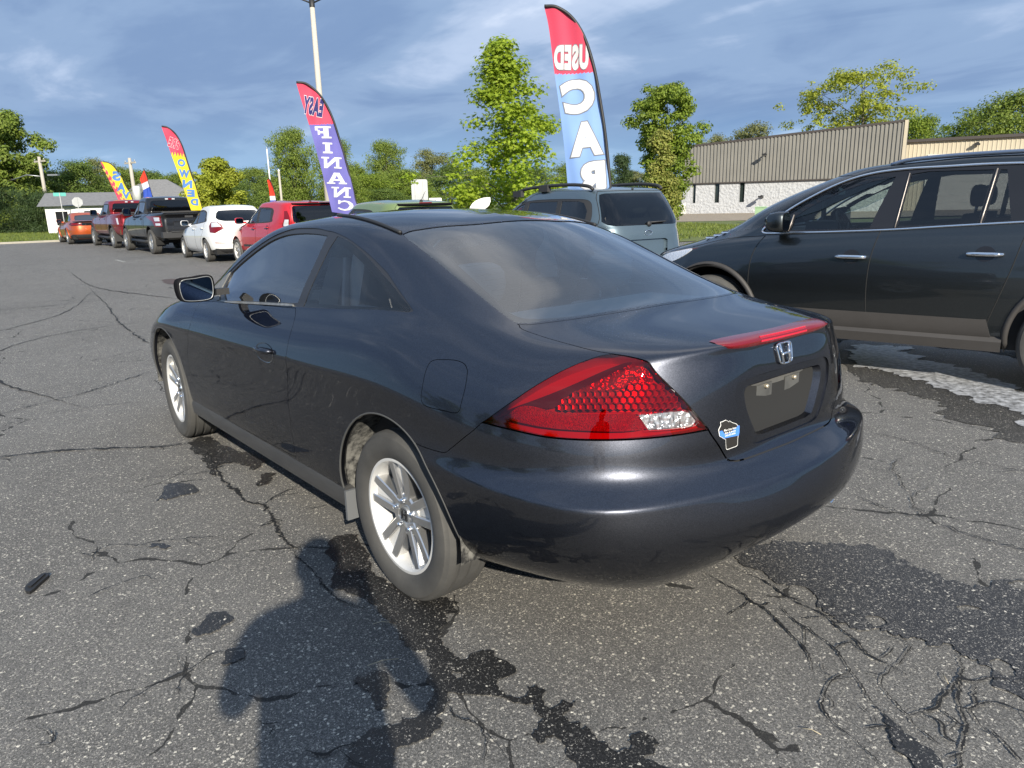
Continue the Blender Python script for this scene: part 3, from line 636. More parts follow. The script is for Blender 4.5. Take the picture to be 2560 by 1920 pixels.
def leaf_mat(name, c1, c2, trans=.35):
    if name in MATS: return MATS[name]
    m = bpy.data.materials.new(name); m.use_nodes = True; nt = m.node_tree; N = nt.nodes; L = nt.links; b = N['Principled BSDF']; out = N['Material Output']
    g = N.new('ShaderNodeNewGeometry'); mx = N.new('ShaderNodeMix'); mx.data_type = 'RGBA'; L.new(g.outputs['Random Per Island'], mx.inputs[0]); mx.inputs[6].default_value = (*c1, 1); mx.inputs[7].default_value = (*c2, 1)
    n = N.new('ShaderNodeTexNoise'); n.inputs['Scale'].default_value = .45; n.inputs['Detail'].default_value = 3; L.new(g.outputs['Position'], n.inputs['Vector'])
    hs = N.new('ShaderNodeHueSaturation'); r = N.new('ShaderNodeMapRange'); r.inputs[1].default_value = .3; r.inputs[2].default_value = .7; r.inputs[3].default_value = .75; r.inputs[4].default_value = 1.2; L.new(n.outputs[0], r.inputs[0]); L.new(r.outputs[0], hs.inputs['Value']); L.new(mx.outputs[2], hs.inputs['Color'])
    L.new(hs.outputs[0], b.inputs['Base Color']); b.inputs['Roughness'].default_value = .55; b.inputs['Specular IOR Level'].default_value = .3
    t = N.new('ShaderNodeBsdfTranslucent'); L.new(hs.outputs[0], t.inputs[0]); ms = N.new('ShaderNodeMixShader'); ms.inputs[0].default_value = trans; L.new(b.outputs[0], ms.inputs[1]); L.new(t.outputs[0], ms.inputs[2]); L.new(ms.outputs[0], out.inputs[0])
    MATS[name] = m; return m
# ------------------------------------------------------------------ trees and shrubs
RIGHTV = np.array([math.sin(YAW), -math.cos(YAW)])
def pix_ray(x, y):
    d = _f + _r2 * ((x - 1280) / FPX) + _u2 * ((960 - y) / FPX); return np.array(d)
def hor(x_px): return 507 - (x_px - 1280) * .0241
def view_dir(x_px):
    d = pix_ray(x_px, hor(x_px))[:2]; return d / np.linalg.norm(d)
def at_view(x_px, d):
    """ground point d metres away on the bearing of a column of the photograph"""
    q = np.array([CAM.x, CAM.y]) + view_dir(x_px) * d; return float(q[0]), float(q[1])
def view_rz(x_px): d = view_dir(x_px); return math.atan2(d[1], d[0])
def on_plane(x0, d, x, y):
    """sideways offset and height of a point of the photograph that lies in the upright plane facing it, d metres away on the bearing x0"""
    n = view_dir(x0); v = pix_ray(x, y); t = d / (v[:2] @ n); p = v * t
    return float(p[0] * n[1] - p[1] * n[0]), float(CAM.z + p[2])
def height_at(x, y, d): return on_plane(x, d, x, y)[1]
BARK = mat('bark', (.085, .070, .055), .95, noise=(9, .6, (.16, .14, .115), 6, (1, 1, .2)), bump=(24, .6, .03))
BARK2 = mat('pale_bark', (.22, .20, .17), .95, noise=(9, .6, (.12, .105, .09), 6, (1, 1, .25)))
def leaf_shape(kind):
    if kind == 'maple':
        r = [1, .42, .85, .38, .62, .30, .20, .30, .62, .38, .85, .42]; n = len(r)
        v = [(0, 0, .05)] + [(r[i] * math.sin(2 * math.pi * i / n), r[i] * math.cos(2 * math.pi * i / n), -.10 * r[i]) for i in range(n)]
        return np.array(v), [(0, i + 1, (i + 1) % n + 1) for i in range(n)]
    if kind == 'needle': return np.array([(-.13, -.2, 0), (.13, -.2, 0), (0, 1.25, .18)], float), [(0, 1, 2)]
    return np.array([(0, -1, 0), (.55, 0, .18), (0, 1, 0), (-.55, 0, .18)], float), [(0, 1, 2), (0, 2, 3)]
def scatter_leaves(rs, P, size, kind, up=.35, nrm=None):
    base, tris = leaf_shape(kind); n = len(P)
    nr = rs.normal(0, 1, (n, 3)); nr[:, 2] = np.abs(nr[:, 2]) * (.5 + up) + up
    if nrm is not None: nr = nr * .6 + nrm * 1.1
    nr /= np.linalg.norm(nr, axis=1, keepdims=True)
    t = rs.normal(0, 1, (n, 3)); t -= nr * (t * nr).sum(1, keepdims=True); t /= np.linalg.norm(t, axis=1, keepdims=True); b = np.cross(nr, t)
    s = size * rs.uniform(.6, 1.25, n)
    V = P[:, None, :] + (base[None, :, 0, None] * t[:, None] + base[None, :, 1, None] * b[:, None] + base[None, :, 2, None] * nr[:, None]) * s[:, None, None]
    m = len(base); F = (np.array(tris)[None] + (np.arange(n) * m)[:, None, None]).reshape(-1, 3)
    return V.reshape(-1, 3), F
def mesh_np(name, V, F, mt):
    me = bpy.data.meshes.new(name); me.vertices.add(len(V)); me.vertices.foreach_set('co', V.astype(np.float32).ravel()); k = F.shape[1]
    me.loops.add(F.size); me.polygons.add(len(F)); me.loops.foreach_set('vertex_index', F.astype(np.int32).ravel()); me.polygons.foreach_set('loop_start', (np.arange(len(F)) * k).astype(np.int32)); me.polygons.foreach_set('loop_total', np.full(len(F), k, np.int32))
    me.materials.append(mt); me.update(); me.validate(); return me
def tree_meshes(seed, h, r, leaf, leaf_n, kind='leaf', trunk_h=.25, shape='round', clumps=60, clump_r=.16, lm=None, bark=None, gap=0.0, trunk_r=None, up=.35, lean=(0, 0), dens=14):
    """trunk with limbs that end in clumps of leaves; returns trunk mesh, crown mesh"""
    rs = np.random.RandomState(seed); rnd = random.Random(seed); C = []
    def env(t):                                            # radius of the crown at a share t of its height
        if shape == 'cone': return (1 - t) ** .8 * 1.0 + .03
        if shape == 'column': return .75 * math.sin(math.pi * min(1, .15 + .85 * t)) ** .4 * (1 - t * .35)
        if shape == 'vase': return (.35 + .75 * t) if t < .7 else .88 * math.sqrt(max(.02, 1 - ((t - .7) / .32) ** 2))
        if shape == 'bush': return math.sqrt(max(.03, 1 - t ** 2.2)) * (.92 + .08 * t)
        return math.sqrt(max(.02, 1 - (2 * t - .9) ** 2 / 1.25))
    tr = trunk_r or h * .018; z0 = h * trunk_h; b = MB(); top = h * .93
    ax = lambda z: (lean[0] * (z / h) ** 1.5 * h + .02 * h * math.sin(z / h * 5 + seed), lean[1] * (z / h) ** 1.5 * h + .02 * h * math.cos(z / h * 4 + seed))
    if shape != 'bush':
        b.tube([(*ax(z), z) for z in np.linspace(-.1, top, 9)], [tr * (1.25 if i == 0 else 1 - .9 * i / 8.0) for i in range(9)], 7)
    nl = max(7, clumps // (4 if shape == 'cone' else dens)); lobes = []
    for q in range(nl):
        t = (q + rnd.random()) / nl
        if shape == 'cone': t = t ** 1.25
        a = q * 2.4 + rnd.uniform(-.7, .7) + seed; e = env(t) * r; rr = rnd.uniform(.32, .78) * e; z = z0 + (h - z0) * t; cx, cy = ax(z)
        lobes.append((cx + rr * math.cos(a), cy + rr * math.sin(a), z, max(.10 * r, min(e, r) * rnd.uniform(.30, .55)), t))
        if shape != 'bush':
            zb = max(z0 * .7, z - rr * rnd.uniform(.5, 1.0)); s = (*ax(zb), zb); c = lobes[-1]; m = [(s[i] * .5 + c[i] * .5) for i in range(3)]; m[2] += .04 * h * rnd.uniform(-.3, .6)
            b.tube([s, m, c[:3]], [tr * .38 * (1 - t * .6), tr * .22, tr * .06], 5, caps=False)
    while len(C) < clumps:
        lx, ly, lz, lr, lt = lobes[len(C) % nl] if rnd.random() < .86 else rnd.choice(lobes)
        d = np.array([rnd.gauss(0, 1), rnd.gauss(0, 1), rnd.gauss(0, .8)]) * lr * .62
        c = np.array([lx, ly, lz]) + d; c[2] = min(max(c[2], .06 * h if z0 < .1 * h else z0 * .8), h * .985)
        C.append((c, clump_r * h * .5 * rnd.uniform(.45, 1.25)))
        if shape != 'bush' and len(C) % 4 == 0: b.tube([(lx, ly, lz), tuple(c)], [tr * .10, tr * .03], 4, caps=False)
    w = np.array([c[1] ** 2 for c in C]); w = w / w.sum(); idx = rs.choice(len(C), leaf_n, p=w)
    cc = np.array([c[0] for c in C])[idx]; cr = np.array([c[1] for c in C])[idx]
    d = rs.normal(0, 1, (leaf_n, 3)); rad = np.minimum(np.linalg.norm(d, axis=1), 2.2) * .62; d /= np.linalg.norm(d, axis=1, keepdims=True)
    P = cc + d * (cr * rad)[:, None] * np.array([1.05, 1.05, .72]); P[:, 2] = np.maximum(P[:, 2], .03)
    V, F = scatter_leaves(rs, P, leaf, kind, up, d)
    tm = None
    if b.v:
        o = b.build('trunk', bark or BARK); tm = o.data; bpy.data.objects.remove(o)
    return tm, mesh_np('crown', V, F, lm)
def place_tree(ms, name, loc, rz, s, label, cat, group=None):
    t = empty(name, loc, rz); t.scale = s if hasattr(s, '__len__') else (s, s, s); tag(t, label, cat, group)
    for nm, me in (('trunk', ms[0]), ('crown', ms[1])):
        if me is None: continue
        o = bpy.data.objects.new(nm, me); COL.objects.link(o); o.parent = t
        if nm == 'crown': o['kind'] = 'stuff'
    return t
def build_trees():
    L1 = leaf_mat('leaf_mid', (.14, .21, .032), (.27, .33, .065), .45); L2 = leaf_mat('leaf_dark', (.095, .155, .032), (.19, .255, .055), .42); L3 = leaf_mat('leaf_yellow', (.27, .32, .030), (.42, .45, .06), .45)
    L4 = leaf_mat('leaf_maple', (.24, .35, .025), (.40, .50, .05), .5); L5 = leaf_mat('leaf_olive', (.16, .18, .06), (.26, .27, .11), .4); L6 = leaf_mat('leaf_fresh', (.15, .23, .028), (.28, .35, .05), .45)
    L7 = leaf_mat('needle_dark', (.028, .055, .020), (.075, .115, .036), .25); L8 = leaf_mat('leaf_willow', (.20, .25, .045), (.38, .37, .10), .45)
    P = {'a': tree_meshes(dens=7, seed=1, h=10, r=4.2, leaf=.125, leaf_n=28000, trunk_h=.0, clumps=260, clump_r=.17, lm=L1), 'b': tree_meshes(dens=7, seed=2, h=10, r=3.9, leaf=.125, leaf_n=28000, trunk_h=.0, clumps=250, clump_r=.17, lm=L2),
         'c': tree_meshes(3, 10, 4.4, .13, 17000, trunk_h=.04, clumps=130, clump_r=.16, lm=L5, bark=BARK2), 'd': tree_meshes(dens=7, seed=4, h=10, r=4.0, leaf=.125, leaf_n=28000, trunk_h=.0, clumps=250, clump_r=.17, lm=L6),
         'e': tree_meshes(5, 10, 4.6, .12, 26000, trunk_h=.02, shape='vase', clumps=260, clump_r=.13, lm=L6), 'y': tree_meshes(6, 10, 4.6, .105, 22000, trunk_h=.12, shape='vase', clumps=330, clump_r=.085, lm=L3)}
    rnd = random.Random(3)
    G = 'trees of the wood behind the car park'
    def far(k, x, top, hw, d, name, label, z=1.0, group=None, cat='tree'):
        loc = at_view(x, d); h = height_at(x, top, d); r = hw / FPX * d
        base = {'a': 4.2, 'b': 3.9, 'c': 4.4, 'd': 4.0, 'e': 4.6, 'y': 4.6}[k]
        sx = r / (base * 1.12); sz = h / 10.4
        return place_tree(P[k], name, (loc[0], loc[1], -.05), rnd.uniform(0, 6.28), (sx, sx, sz), label, cat, group)
    # the band of woodland, left to right
    band = [('b', 92, 438, 62, 92), ('a', 150, 425, 52, 86), ('b', 205, 402, 62, 84), ('c', 262, 395, 56, 96), ('a', 322, 420, 60, 92), ('b', 385, 425, 66, 98), ('a', 452, 432, 56, 96), ('b', 580, 432, 64, 92), ('a', 640, 420, 58, 98), ('b', 690, 440, 60, 84),
            ('a', 880, 418, 66, 88), ('d', 930, 432, 60, 80), ('a', 1010, 425, 70, 92), ('c', 1082, 372, 62, 120), ('b', 1130, 410, 70, 98), ('a', 1190, 420, 62, 84), ('b', 1330, 418, 80, 96), ('a', 1430, 405, 70, 90), ('b', 1500, 420, 60, 84), ('d', 840, 455, 50, 72), ('d', 1040, 462, 60, 70), ('b', 970, 470, 60, 66), ('a', 740, 455, 56, 74), ('b', 520, 450, 60, 100), ('c', 1590, 425, 60, 110)]
    names = ['wood tree between the tall left tree and the first utility pole', 'wood tree right behind the utility pole with the street lamp arm', 'wood tree above the white shed and the stop sign', 'grey-green wood tree whose crown tops the savings flag', 'low wood tree between the savings flag and the second utility pole', 'wood tree above the grey hipped roof by the narrow pennant', 'wood tree above the grey roof, crossed by the pre-owned flag', 'wood tree just right of the yellow-green bush tree', 'wood tree behind the slim white mast', 'wood tree behind the thin pale post left of the purple flag',
             'wood tree at the lower right edge of the purple flag', 'fresh green wood tree a little right of the purple flag', 'wood tree directly over the tall grey sign back', 'tall pale wood tree just left of the maple', 'wood tree behind the left branches of the maple', 'wood tree behind the trunk side of the maple', 'wood tree behind the right branches of the maple', 'wood tree hidden behind the used-car flag', 'wood tree beside the dark conifer, right of the used-car flag', 'low fresh green wood tree over the front of the green hatchback', 'low fresh green wood tree behind the tall grey sign back', 'low dark wood tree between the purple flag and the grey sign back', 'wood tree behind the lower part of the purple flag', 'dark wood tree behind the yellow-green bush tree', 'pale wood tree between the conifer and the warehouse']
    for i, (k, x, t, hw, d) in enumerate(band):
        far(k, x, t, hw * 1.15, d, 'woodland_tree', names[i], group=G)
    far('a', 735, 322, 68, 62, 'broadleaf_tree', 'big grey-green tree rising behind the purple feather flag, left half')
    far('a', 850, 350, 62, 64, 'broadleaf_tree', 'grey-green tree showing right of the purple feather flag')
    far('a', 975, 352, 62, 105, 'broadleaf_tree', 'rounded tree standing above the wood, between purple flag and maple')
    far('c', 1870, 308, 95, 105, 'olive_tree', 'pale olive tree showing low over the left part of the warehouse roof')
    far('c', 1775, 335, 62, 98, 'olive_tree', 'small olive tree at the left end of the warehouse roof')
    far('y', 2135, 172, 160, 95, 'yellow_tree', 'wide yellow-green tree rising alone behind the warehouse roof')
    far('d', 2285, 288, 75, 92, 'roadside_tree', 'low yellow-green tree over the join of the warehouse and the beige building')
    far('e', 2400, 282, 90, 98, 'broadleaf_tree', 'low mid-green tree over the beige building, second from the right edge')
    far('a', 2500, 235, 110, 90, 'broadleaf_tree', 'tall dark green tree over the beige building at the right edge of the photo')
    # trees of their own shape
    def own(seed, x, top, hw, d, name, label, cat, lm, n, leaf, **k):
        loc = at_view(x, d); h = height_at(x, top, d); r = hw / FPX * d
        ms = tree_meshes(seed, h, r / 1.12, leaf, n, lm=lm, **k)
        return place_tree(ms, name, (loc[0], loc[1], -.03), 0, 1, label, cat)
    own(11, 28, 288, 80, 78, 'broadleaf_tree', 'tall green tree behind the juniper at the left edge of the photo', 'tree', L1, 52000, .15, trunk_h=.03, clumps=330, clump_r=.11, shape='round')
    own(12, 545, 405, 84, 48, 'flowering_tree', 'rounded bright yellow-green tree behind the white hatchback', 'tree', L3, 30000, .09, trunk_h=.02, clumps=190, clump_r=.15, shape='bush')
    own(14, 1660, 216, 96, 40, 'broadleaf_tree', 'tall fresh green tree left of the warehouse, between it and the used-car flag', 'tree', L6, 42000, .085, trunk_h=.05, clumps=330, clump_r=.088, shape='vase')
    own(15, 1652, 330, 46, 37, 'drooping_tree', 'yellowish drooping tree against the left end of the warehouse', 'tree', L8, 20000, .075, trunk_h=.02, clumps=170, clump_r=.12, shape='column', bark=BARK2)
    own(16, 1562, 375, 52, 36, 'dark_conifer', 'dark green conifer right behind the used-car flag', 'tree', L7, 16000, .12, kind='needle', trunk_h=.05, clumps=90, clump_r=.13, shape='cone')
    # the young maple
    loc = at_view(1272, 15.0); h = height_at(1280, 100, 15.0)
    ms = tree_meshes(21, h, 1.30, .050, 17000, kind='maple', trunk_h=.13, clumps=190, clump_r=.085, lm=L4, bark=BARK2, shape='cone', trunk_r=.05, up=.5)
    t = place_tree(ms, 'young_maple', (loc[0], loc[1], 0), .6, (1.30, 1.30, 1), 'young maple with bright lime leaves just left of the used-car flag', 'tree')
    # spreading junipers on the left lawn
    for i, (x, d, w, hh, lab) in enumerate([(18, 70, 5.4, 3.3, 'spreading dark juniper at the left edge of the photo under the tall tree'), (122, 69, 4.2, 2.7, 'low spreading juniper on the lawn, right one beside the orange coupe')]):
        lc = at_view(x, d); ms = tree_meshes(31 + i, hh, w * .62, .15, 18000, kind='needle', trunk_h=0, clumps=90, clump_r=.42, lm=L7, shape='bush', up=.5)
        place_tree((None, ms[1]), 'juniper', (lc[0], lc[1], 0), 0, 1, lab, 'shrub')
    # trees behind the photographer, seen only as reflections
    G2 = 'trees behind the photographer'
    for i, (x, y, s) in enumerate([(2, 30, .75), (12, 34, .8), (22, 32, .7), (-12, 34, .8)]):
        place_tree(P['ab'[i % 2]], 'roadside_tree', (x, y, 0), i, (1.2 * s, 1.2 * s, s), ['tree facing the driver door of the coupe across the lot', 'tree facing the front wing of the coupe across the lot', 'tree far ahead on the driver side of the coupe', 'tree behind the photographer on the driver side'][i], 'tree', G2)
# ------------------------------------------------------------------ warehouse, houses, poles
def build_warehouse():
    az = R(200); dx = np.array([math.cos(az), math.sin(az)]); nrm = np.array([-dx[1], dx[0]])   # nrm looks away from the lot
    P0 = np.array([40.53, -55.50])
    if nrm @ (np.array([-2, 2]) - P0) > 0: nrm = -nrm
    out = -nrm
    root = empty('warehouse', (P0[0], P0[1], 0), az); tag(root, 'grey warehouse with ribbed metal upper wall over rough white block', 'building')
    # local frame: x along the facade to the right as seen, y to one side; find which sign is 'towards the lot'
    yl = np.array([-math.sin(az), math.cos(az)]); sg = 1 if yl @ out > 0 else -1
    def Y(o): return sg * o                              # o metres proud of the facade
    CL = mat('ribbed_cladding', (.200, .192, .172), .55, .1, noise=(.6, .5, (.245, .235, .21), 4)); BL = mat('rough_block', (.36, .37, .385), .9, noise=(3.0, .6, (.50, .505, .51), 9, (1, 1, 2.2)), bump=(4.5, .8, .14, 8))
    TR = mat('dark_trim', (.06, .05, .045), .5); BG = mat('beige_wall', (.52, .46, .34), .7, noise=(.5, .5, (.46, .40, .30), 4)); WD = mat('dark_window', (.02, .028, .026), .08)
    W = 18.0
    top = lambda x: 6.03 + (7.05 - 6.03) * x / 17.9
    # ribbed cladding, folded sheet
    b = MB(); x = 0; pr = []; pitch = .305
    while x < W:
        pr += [(x, 0.0), (x + .135, 0.0), (x + .150, .085), (x + .285, .085)]; x += pitch
    pr.append((W, 0.0)); v = []
    for (a, o) in pr: v += [(a, Y(.10 + o), 2.78), (a, Y(.10 + o), top(a))]
    b.raw(v, [(2 * i, 2 * i + 2, 2 * i + 3, 2 * i + 1) for i in range(len(pr) - 1)], smooth=False); o = b.build('ribbed_cladding', CL, root)
    b = MB(); v = []
    for a in (0, W): v += [(a, Y(.20), top(a) - .09), (a, Y(.20), top(a) + .09), (a, Y(-.25), top(a) + .09), (a, Y(-.25), top(a) - .09)]
    b.raw(v, [(0, 1, 5, 4), (1, 2, 6, 5), (0, 4, 7, 3), (0, 3, 2, 1), (4, 5, 6, 7)], smooth=False); b.build('roof_trim', TR, root)
    b = MB(); b.box((W / 2, Y(.14), 2.74), (W, .12, .09)); b.build('flashing', TR, root)
    b = MB(); b.box((W / 2, Y(-9.0), 2.9), (W - .1, 17.6, 5.6)); b.build('building_core', CL, root)
    # corner post of lighter metal
    b = MB(); b.box((W + .12, Y(.0), 3.5), (.24, .5, 7.2)); b.build('corner_post', BG, root)
    # block wall between the slit windows
    slits = [(1.02, 1.32), (3.05, 3.50), (5.28, 5.74)]
    xs = [0.0] + [q for s in slits for q in s] + [W]
    rnd = random.Random(2)
    for i in range(0, len(xs), 2):
        a, c = xs[i], xs[i + 1]
        nx = max(2, int((c - a) / .20)); nz = 14; v = []
        z0 = -.1
        for k in range(nz + 1):
            for j in range(nx + 1):
                jog = rnd.uniform(-.012, .012) if 0 < j < nx and 0 < k < nz - 1 else 0
                v.append((a + (c - a) * j / nx, Y(.02 + jog), z0 + (2.70 - z0) * k / nz))
        f = [(k * (nx + 1) + j, k * (nx + 1) + j + 1, (k + 1) * (nx + 1) + j + 1, (k + 1) * (nx + 1) + j) for k in range(nz) for j in range(nx)]
        MB().raw(v, f, smooth=False).build('block_wall', BL, root)
        b = MB()
        for e in (a, c):
            if 0 < e < W: b.box((e, Y(-.09), 1.85), (.015, .26, 1.72))
        if b.v: b.build('reveal', BL, root)
    for a, c in slits:
        b = MB(); b.box(((a + c) / 2, Y(-.16), 1.86), (c - a, .03, 1.72)); w = b.build('slit_window', WD, root)
        b = MB(); b.box(((a + c) / 2, Y(-.02), .46), (c - a, .10, 1.06)); b.build('block_wall', BL, root)
    # recessed dock at the left end with its low ramp wall
    b = MB(); b.box((-.55, Y(.3), .85), (1.1, .02, .62)); b.build('dock_opening', M_['dark'], root)
    b = MB(); v = [(-2.6, Y(.45), -.1), (.55, Y(.45), -.1), (.55, Y(.45), 1.05), (-.3, Y(.45), .72), (-2.6, Y(.45), .28)]; v += [(q[0], q[1] + Y(.2), q[2]) for q in v]
    b.raw(v, [(0, 1, 2, 3, 4), (5, 6, 7, 8, 9)] + [(i, (i + 1) % 5, 5 + (i + 1) % 5, 5 + i) for i in range(5)], smooth=False); b.build('ramp_wall', mat('white_concrete', (.72, .70, .64), .85, noise=(1, .5, (.6, .58, .52), 6)), root)
    b = MB(); b.box((-.9, Y(-2), 1.3), (1.8, 3.6, 2.8)); b.build('dock_side', BL, root)
    # wall lamps
    for s, z in ((7.44, 4.92), (7.32, 1.38)):
        lf = MB(); lf.box((s, Y(.95), z + .05), (.34, .50, .14)); lf.tube([(s, Y(.12), z + .05), (s, Y(.5), z + .16), (s, Y(.85), z + .10)], .06, 8); lf.box((s, Y(.14), z + .05), (.2, .08, .24)); l = lf.build('wall_lamp', M_['black'], root)
        q = MB(); q.box((s, Y(.97), z - .03), (.26, .30, .03)); q.build('lamp_lens', M_['white'], l)
    # lower beige part on the right
    X0, X1, H = W + .24, W + 17, 5.45
    b = MB(); x = X0; pr = []
    while x < X1: pr += [(x, 0.0), (x + .20, 0.0), (x + .22, .03), (x + .28, .03)]; x += .30
    pr.append((X1, 0.0)); v = []
    for (a, o) in pr: v += [(a, Y(-.9 + o), 0), (a, Y(-.9 + o), H)]
    b.raw(v, [(2 * i, 2 * i + 2, 2 * i + 3, 2 * i + 1) for i in range(len(pr) - 1)], smooth=False); b.build('beige_cladding', BG, root)
    b = MB(); b.box(((X0 + X1) / 2, Y(-.80), H + .08), (X1 - X0, .34, .22)); b.build('gutter', TR, root)
    b = MB(); b.box(((X0 + X1) / 2, Y(-9), H / 2), (X1 - X0 - .1, 16, H - .1)); b.build('beige_core', BG, root)
    dr = MB(); dr.box((X0 + 6.2, Y(-.80), 2.2), (9.2, .10, 4.4)); d = dr.build('overhead_door', mat('door_white', (.70, .68, .62), .6), root)
    for k in range(8):
        q = MB(); q.box((X0 + 6.2, Y(-.74), .3 + .54 * k), (9.0, .03, .50)); q.build('door_panel', MATS['door_white'], d)
    q = MB(); q.box((X0 + 4.9, Y(-.55), 5.0), (.36, .36, .14)); q.box((X0 + 4.9, Y(-.75), 5.08), (.16, .2, .2)); q.build('wall_lamp', M_['black'], root)
    # green utility cabinet on the grass
    c = at_view(1904, 42.5); e = empty('utility_cabinet', (c[0], c[1], .02), R(20)); tag(e, 'pale green metal utility cabinet on the grass before the warehouse', 'cabinet')
    GM = mat('cabinet_green', (.34, .50, .30), .6, noise=(3, .5, (.28, .42, .25), 5))
    b = MB(); b.box((0, 0, .42), (.52, .50, .84)); b.build('cabinet_body', GM, e); b = MB(); b.box((0, 0, .865), (.58, .56, .05), taper=.94); b.build('lid', GM, e)
    b = MB(); b.box((0, -.255, .60), (.40, .014, .02)); b.box((0, -.255, .30), (.40, .014, .02)); b.build('door_seam', M_['black'], e)
def house(px, d, w, dp, wall_h, roof_h, rz, lab, wall, roofm, hip=True):
    c = at_view(px, d); e = empty('house', (c[0], c[1], 0), rz); tag(e, lab, 'house')
    b = MB(); b.box((0, 0, wall_h / 2), (w, dp, wall_h)); b.build('wall', wall, e)
    o = .4; W2, D2 = w / 2 + o, dp / 2 + o; r = (w / 2 - dp / 2) if hip else w / 2 + o
    b = MB(); b.raw([(-W2, -D2, wall_h), (W2, -D2, wall_h), (W2, D2, wall_h), (-W2, D2, wall_h), (-r, 0, wall_h + roof_h), (r, 0, wall_h + roof_h)], [(0, 1, 5, 4), (2, 3, 4, 5), (1, 2, 5), (3, 0, 4), (3, 2, 1, 0)], smooth=False); rf = b.build('roof', roofm, e)
    for k in range(3):
        b = MB(); b.tube([(-r * .3 + k * .9, -D2 * .4, wall_h + roof_h * .5), (-r * .3 + k * .9, -D2 * .4, wall_h + roof_h * .75)], .07, 7); b.build('vent_pipe', M_['white'], rf)
    for k in (-.3, .05, .34):
        for s in (-1, 1):
            b = MB(); b.box((k * w, s * (dp / 2 + .01), wall_h * .55), (.95, .06, 1.15)); f = b.build('window', M_['white'], e); b = MB(); b.box((k * w, s * (dp / 2 + .03), wall_h * .55), (.8, .04, 1.0)); b.build('pane', M_['gloss_black'], f)
    return e
def pole(name, px, d, top_px, r0, r1, lab, cat, m):
    c = at_view(px, d); h = height_at(px, top_px, d)
    e = empty(name, (c[0], c[1], 0), 0); tag(e, lab, cat)
    b = MB(); b.tube([(0, 0, -.1), (0, 0, h * .5), (0, 0, h)], [r0, (r0 + r1) / 2, r1], 12); b.build('pole', m, e)
    return e, h
def build_street():
    SH = mat('grey_shingle', (.13, .13, .135), .9, noise=(5, .5, (.20, .20, .205), 6)); WH = mat('white_siding', (.66, .66, .64), .7)
    house(402, 92, 8.6, 6.5, 2.5, 2.35, view_rz(395) + R(82), 'house with a broad grey hipped roof between the feather flags', mat('tan_siding', (.42, .38, .32), .8), SH)
    house(255, 66, 6.5, 5, 1.95, 1.0, view_rz(255) + R(80), 'small white shed with grey roof behind the red pickup', WH, SH, False)
    house(112, 105, 6.5, 6, 4.1, 1.6, view_rz(112) + R(75), 'tall white gabled house behind the juniper shrubs', WH, SH, False)
    CP = mat('concrete_pole', (.36, .33, .28), .9, noise=(30, .55, (.56, .52, .45), 6))
    WP = mat('weathered_wood', (.46, .43, .37), .9, noise=(6, .6, (.32, .29, .25), 6, (1, 1, .1)))
    c = at_view(822, 30); e = empty('light_pole', (c[0], c[1], 0), 0); tag(e, 'tall concrete car park light pole behind the purple flag', 'lamp post')
    h = height_at(790, -2, 30.0)
    b = MB(); b.tube([(0, 0, -.1), (0, 0, h * .5), (0, 0, h)], [.135, .115, .085], 14); b.build('pole', CP, e)
    b = MB(); b.lathe([(.10, h - .28), (.105, h - .02), (0, h + .01)], 14); b.build('cap', M_['black'], e)
    for s in (1, -1):
        b = MB(); v = RIGHTV * s; b.tube([(0, 0, h - .15), (v[0] * .5, v[1] * .5, h + .05), (v[0] * 1.0, v[1] * 1.0, h + .12)], .03, 8); a = b.build('arm', M_['black'], e)
        b = MB(); b.box((v[0] * 1.25, v[1] * 1.25, h + .12), (.62, .30, .14), math.atan2(v[1], v[0])); b.build('lamp_head', M_['black'], a)
    for px, d, tp, lab in ((343, 62, 395, 'pale wooden utility pole with a transformer can near the narrow pennant'), (122, 70, 392, 'wooden utility pole with a street lamp arm, left of the feather flags')):
        e, h = pole('utility_pole', px, d, tp, .16, .11, lab, 'utility pole', WP)
        b = MB(); a = view_rz(px) + R(24); b.box((0, 0, h - .35), (1.7, .10, .12), a); b.build('crossarm', WP, e)
        for k in (-.75, 0, .75):
            q = MB(); q.lathe([(0, 0), (.05, .02), (.035, .07), (.05, .12), (0, .14)], 8, 'Z', (k * math.cos(a), k * math.sin(a), h - .29)); q.build('insulator', M_['steel'], e)
        if px == 343:
            b = MB(); b.lathe([(0, h - 3.1), (.26, h - 3.1), (.27, h - 2.1), (.2, h - 2.0), (0, h - 2.0)], 14, 'Z', (-.42 * math.cos(a), -.42 * math.sin(a), 0)); b.build('transformer', mat('transformer_grey', (.55, .57, .57), .5), e)
        else:
            v = -RIGHTV; b = MB(); b.tube([(0, 0, h - 1.5), (v[0] * 1.2, v[1] * 1.2, h - 1.35), (v[0] * 2.4, v[1] * 2.4, h - 1.7)], .04, 8); a_ = b.build('lamp_arm', M_['steel'], e)
            b = MB(); b.box((-v[0] * .9, -v[1] * .9, h - 1.4), (.8, .3, .12), math.atan2(v[1], v[0])); b.build('lamp_head', M_['steel'], a_)
    e, h = pole('small_pole', 706, 46, 428, .075, .06, 'thin pale post standing in front of the wood beside the purple flag', 'post', WP)
    b = MB(); b.lathe([(.05, h), (.07, h + .06), (0, h + .12)], 10); b.build('cap', M_['white'], e)
    e, h = pole('flag_mast', 682, 27, 372, .028, .018, 'slim white mast above the furled red pennant', 'mast', M_['white'])
    b = MB(); b.lathe([(0, h), (.03, h + .02), (0, h + .06)], 10); b.build('finial', M_['steel'], e)
    # road signs seen from behind
    AL = mat('sign_back', (.40, .41, .42), .45, .55, noise=(2, .5, (.30, .31, .32), 4))
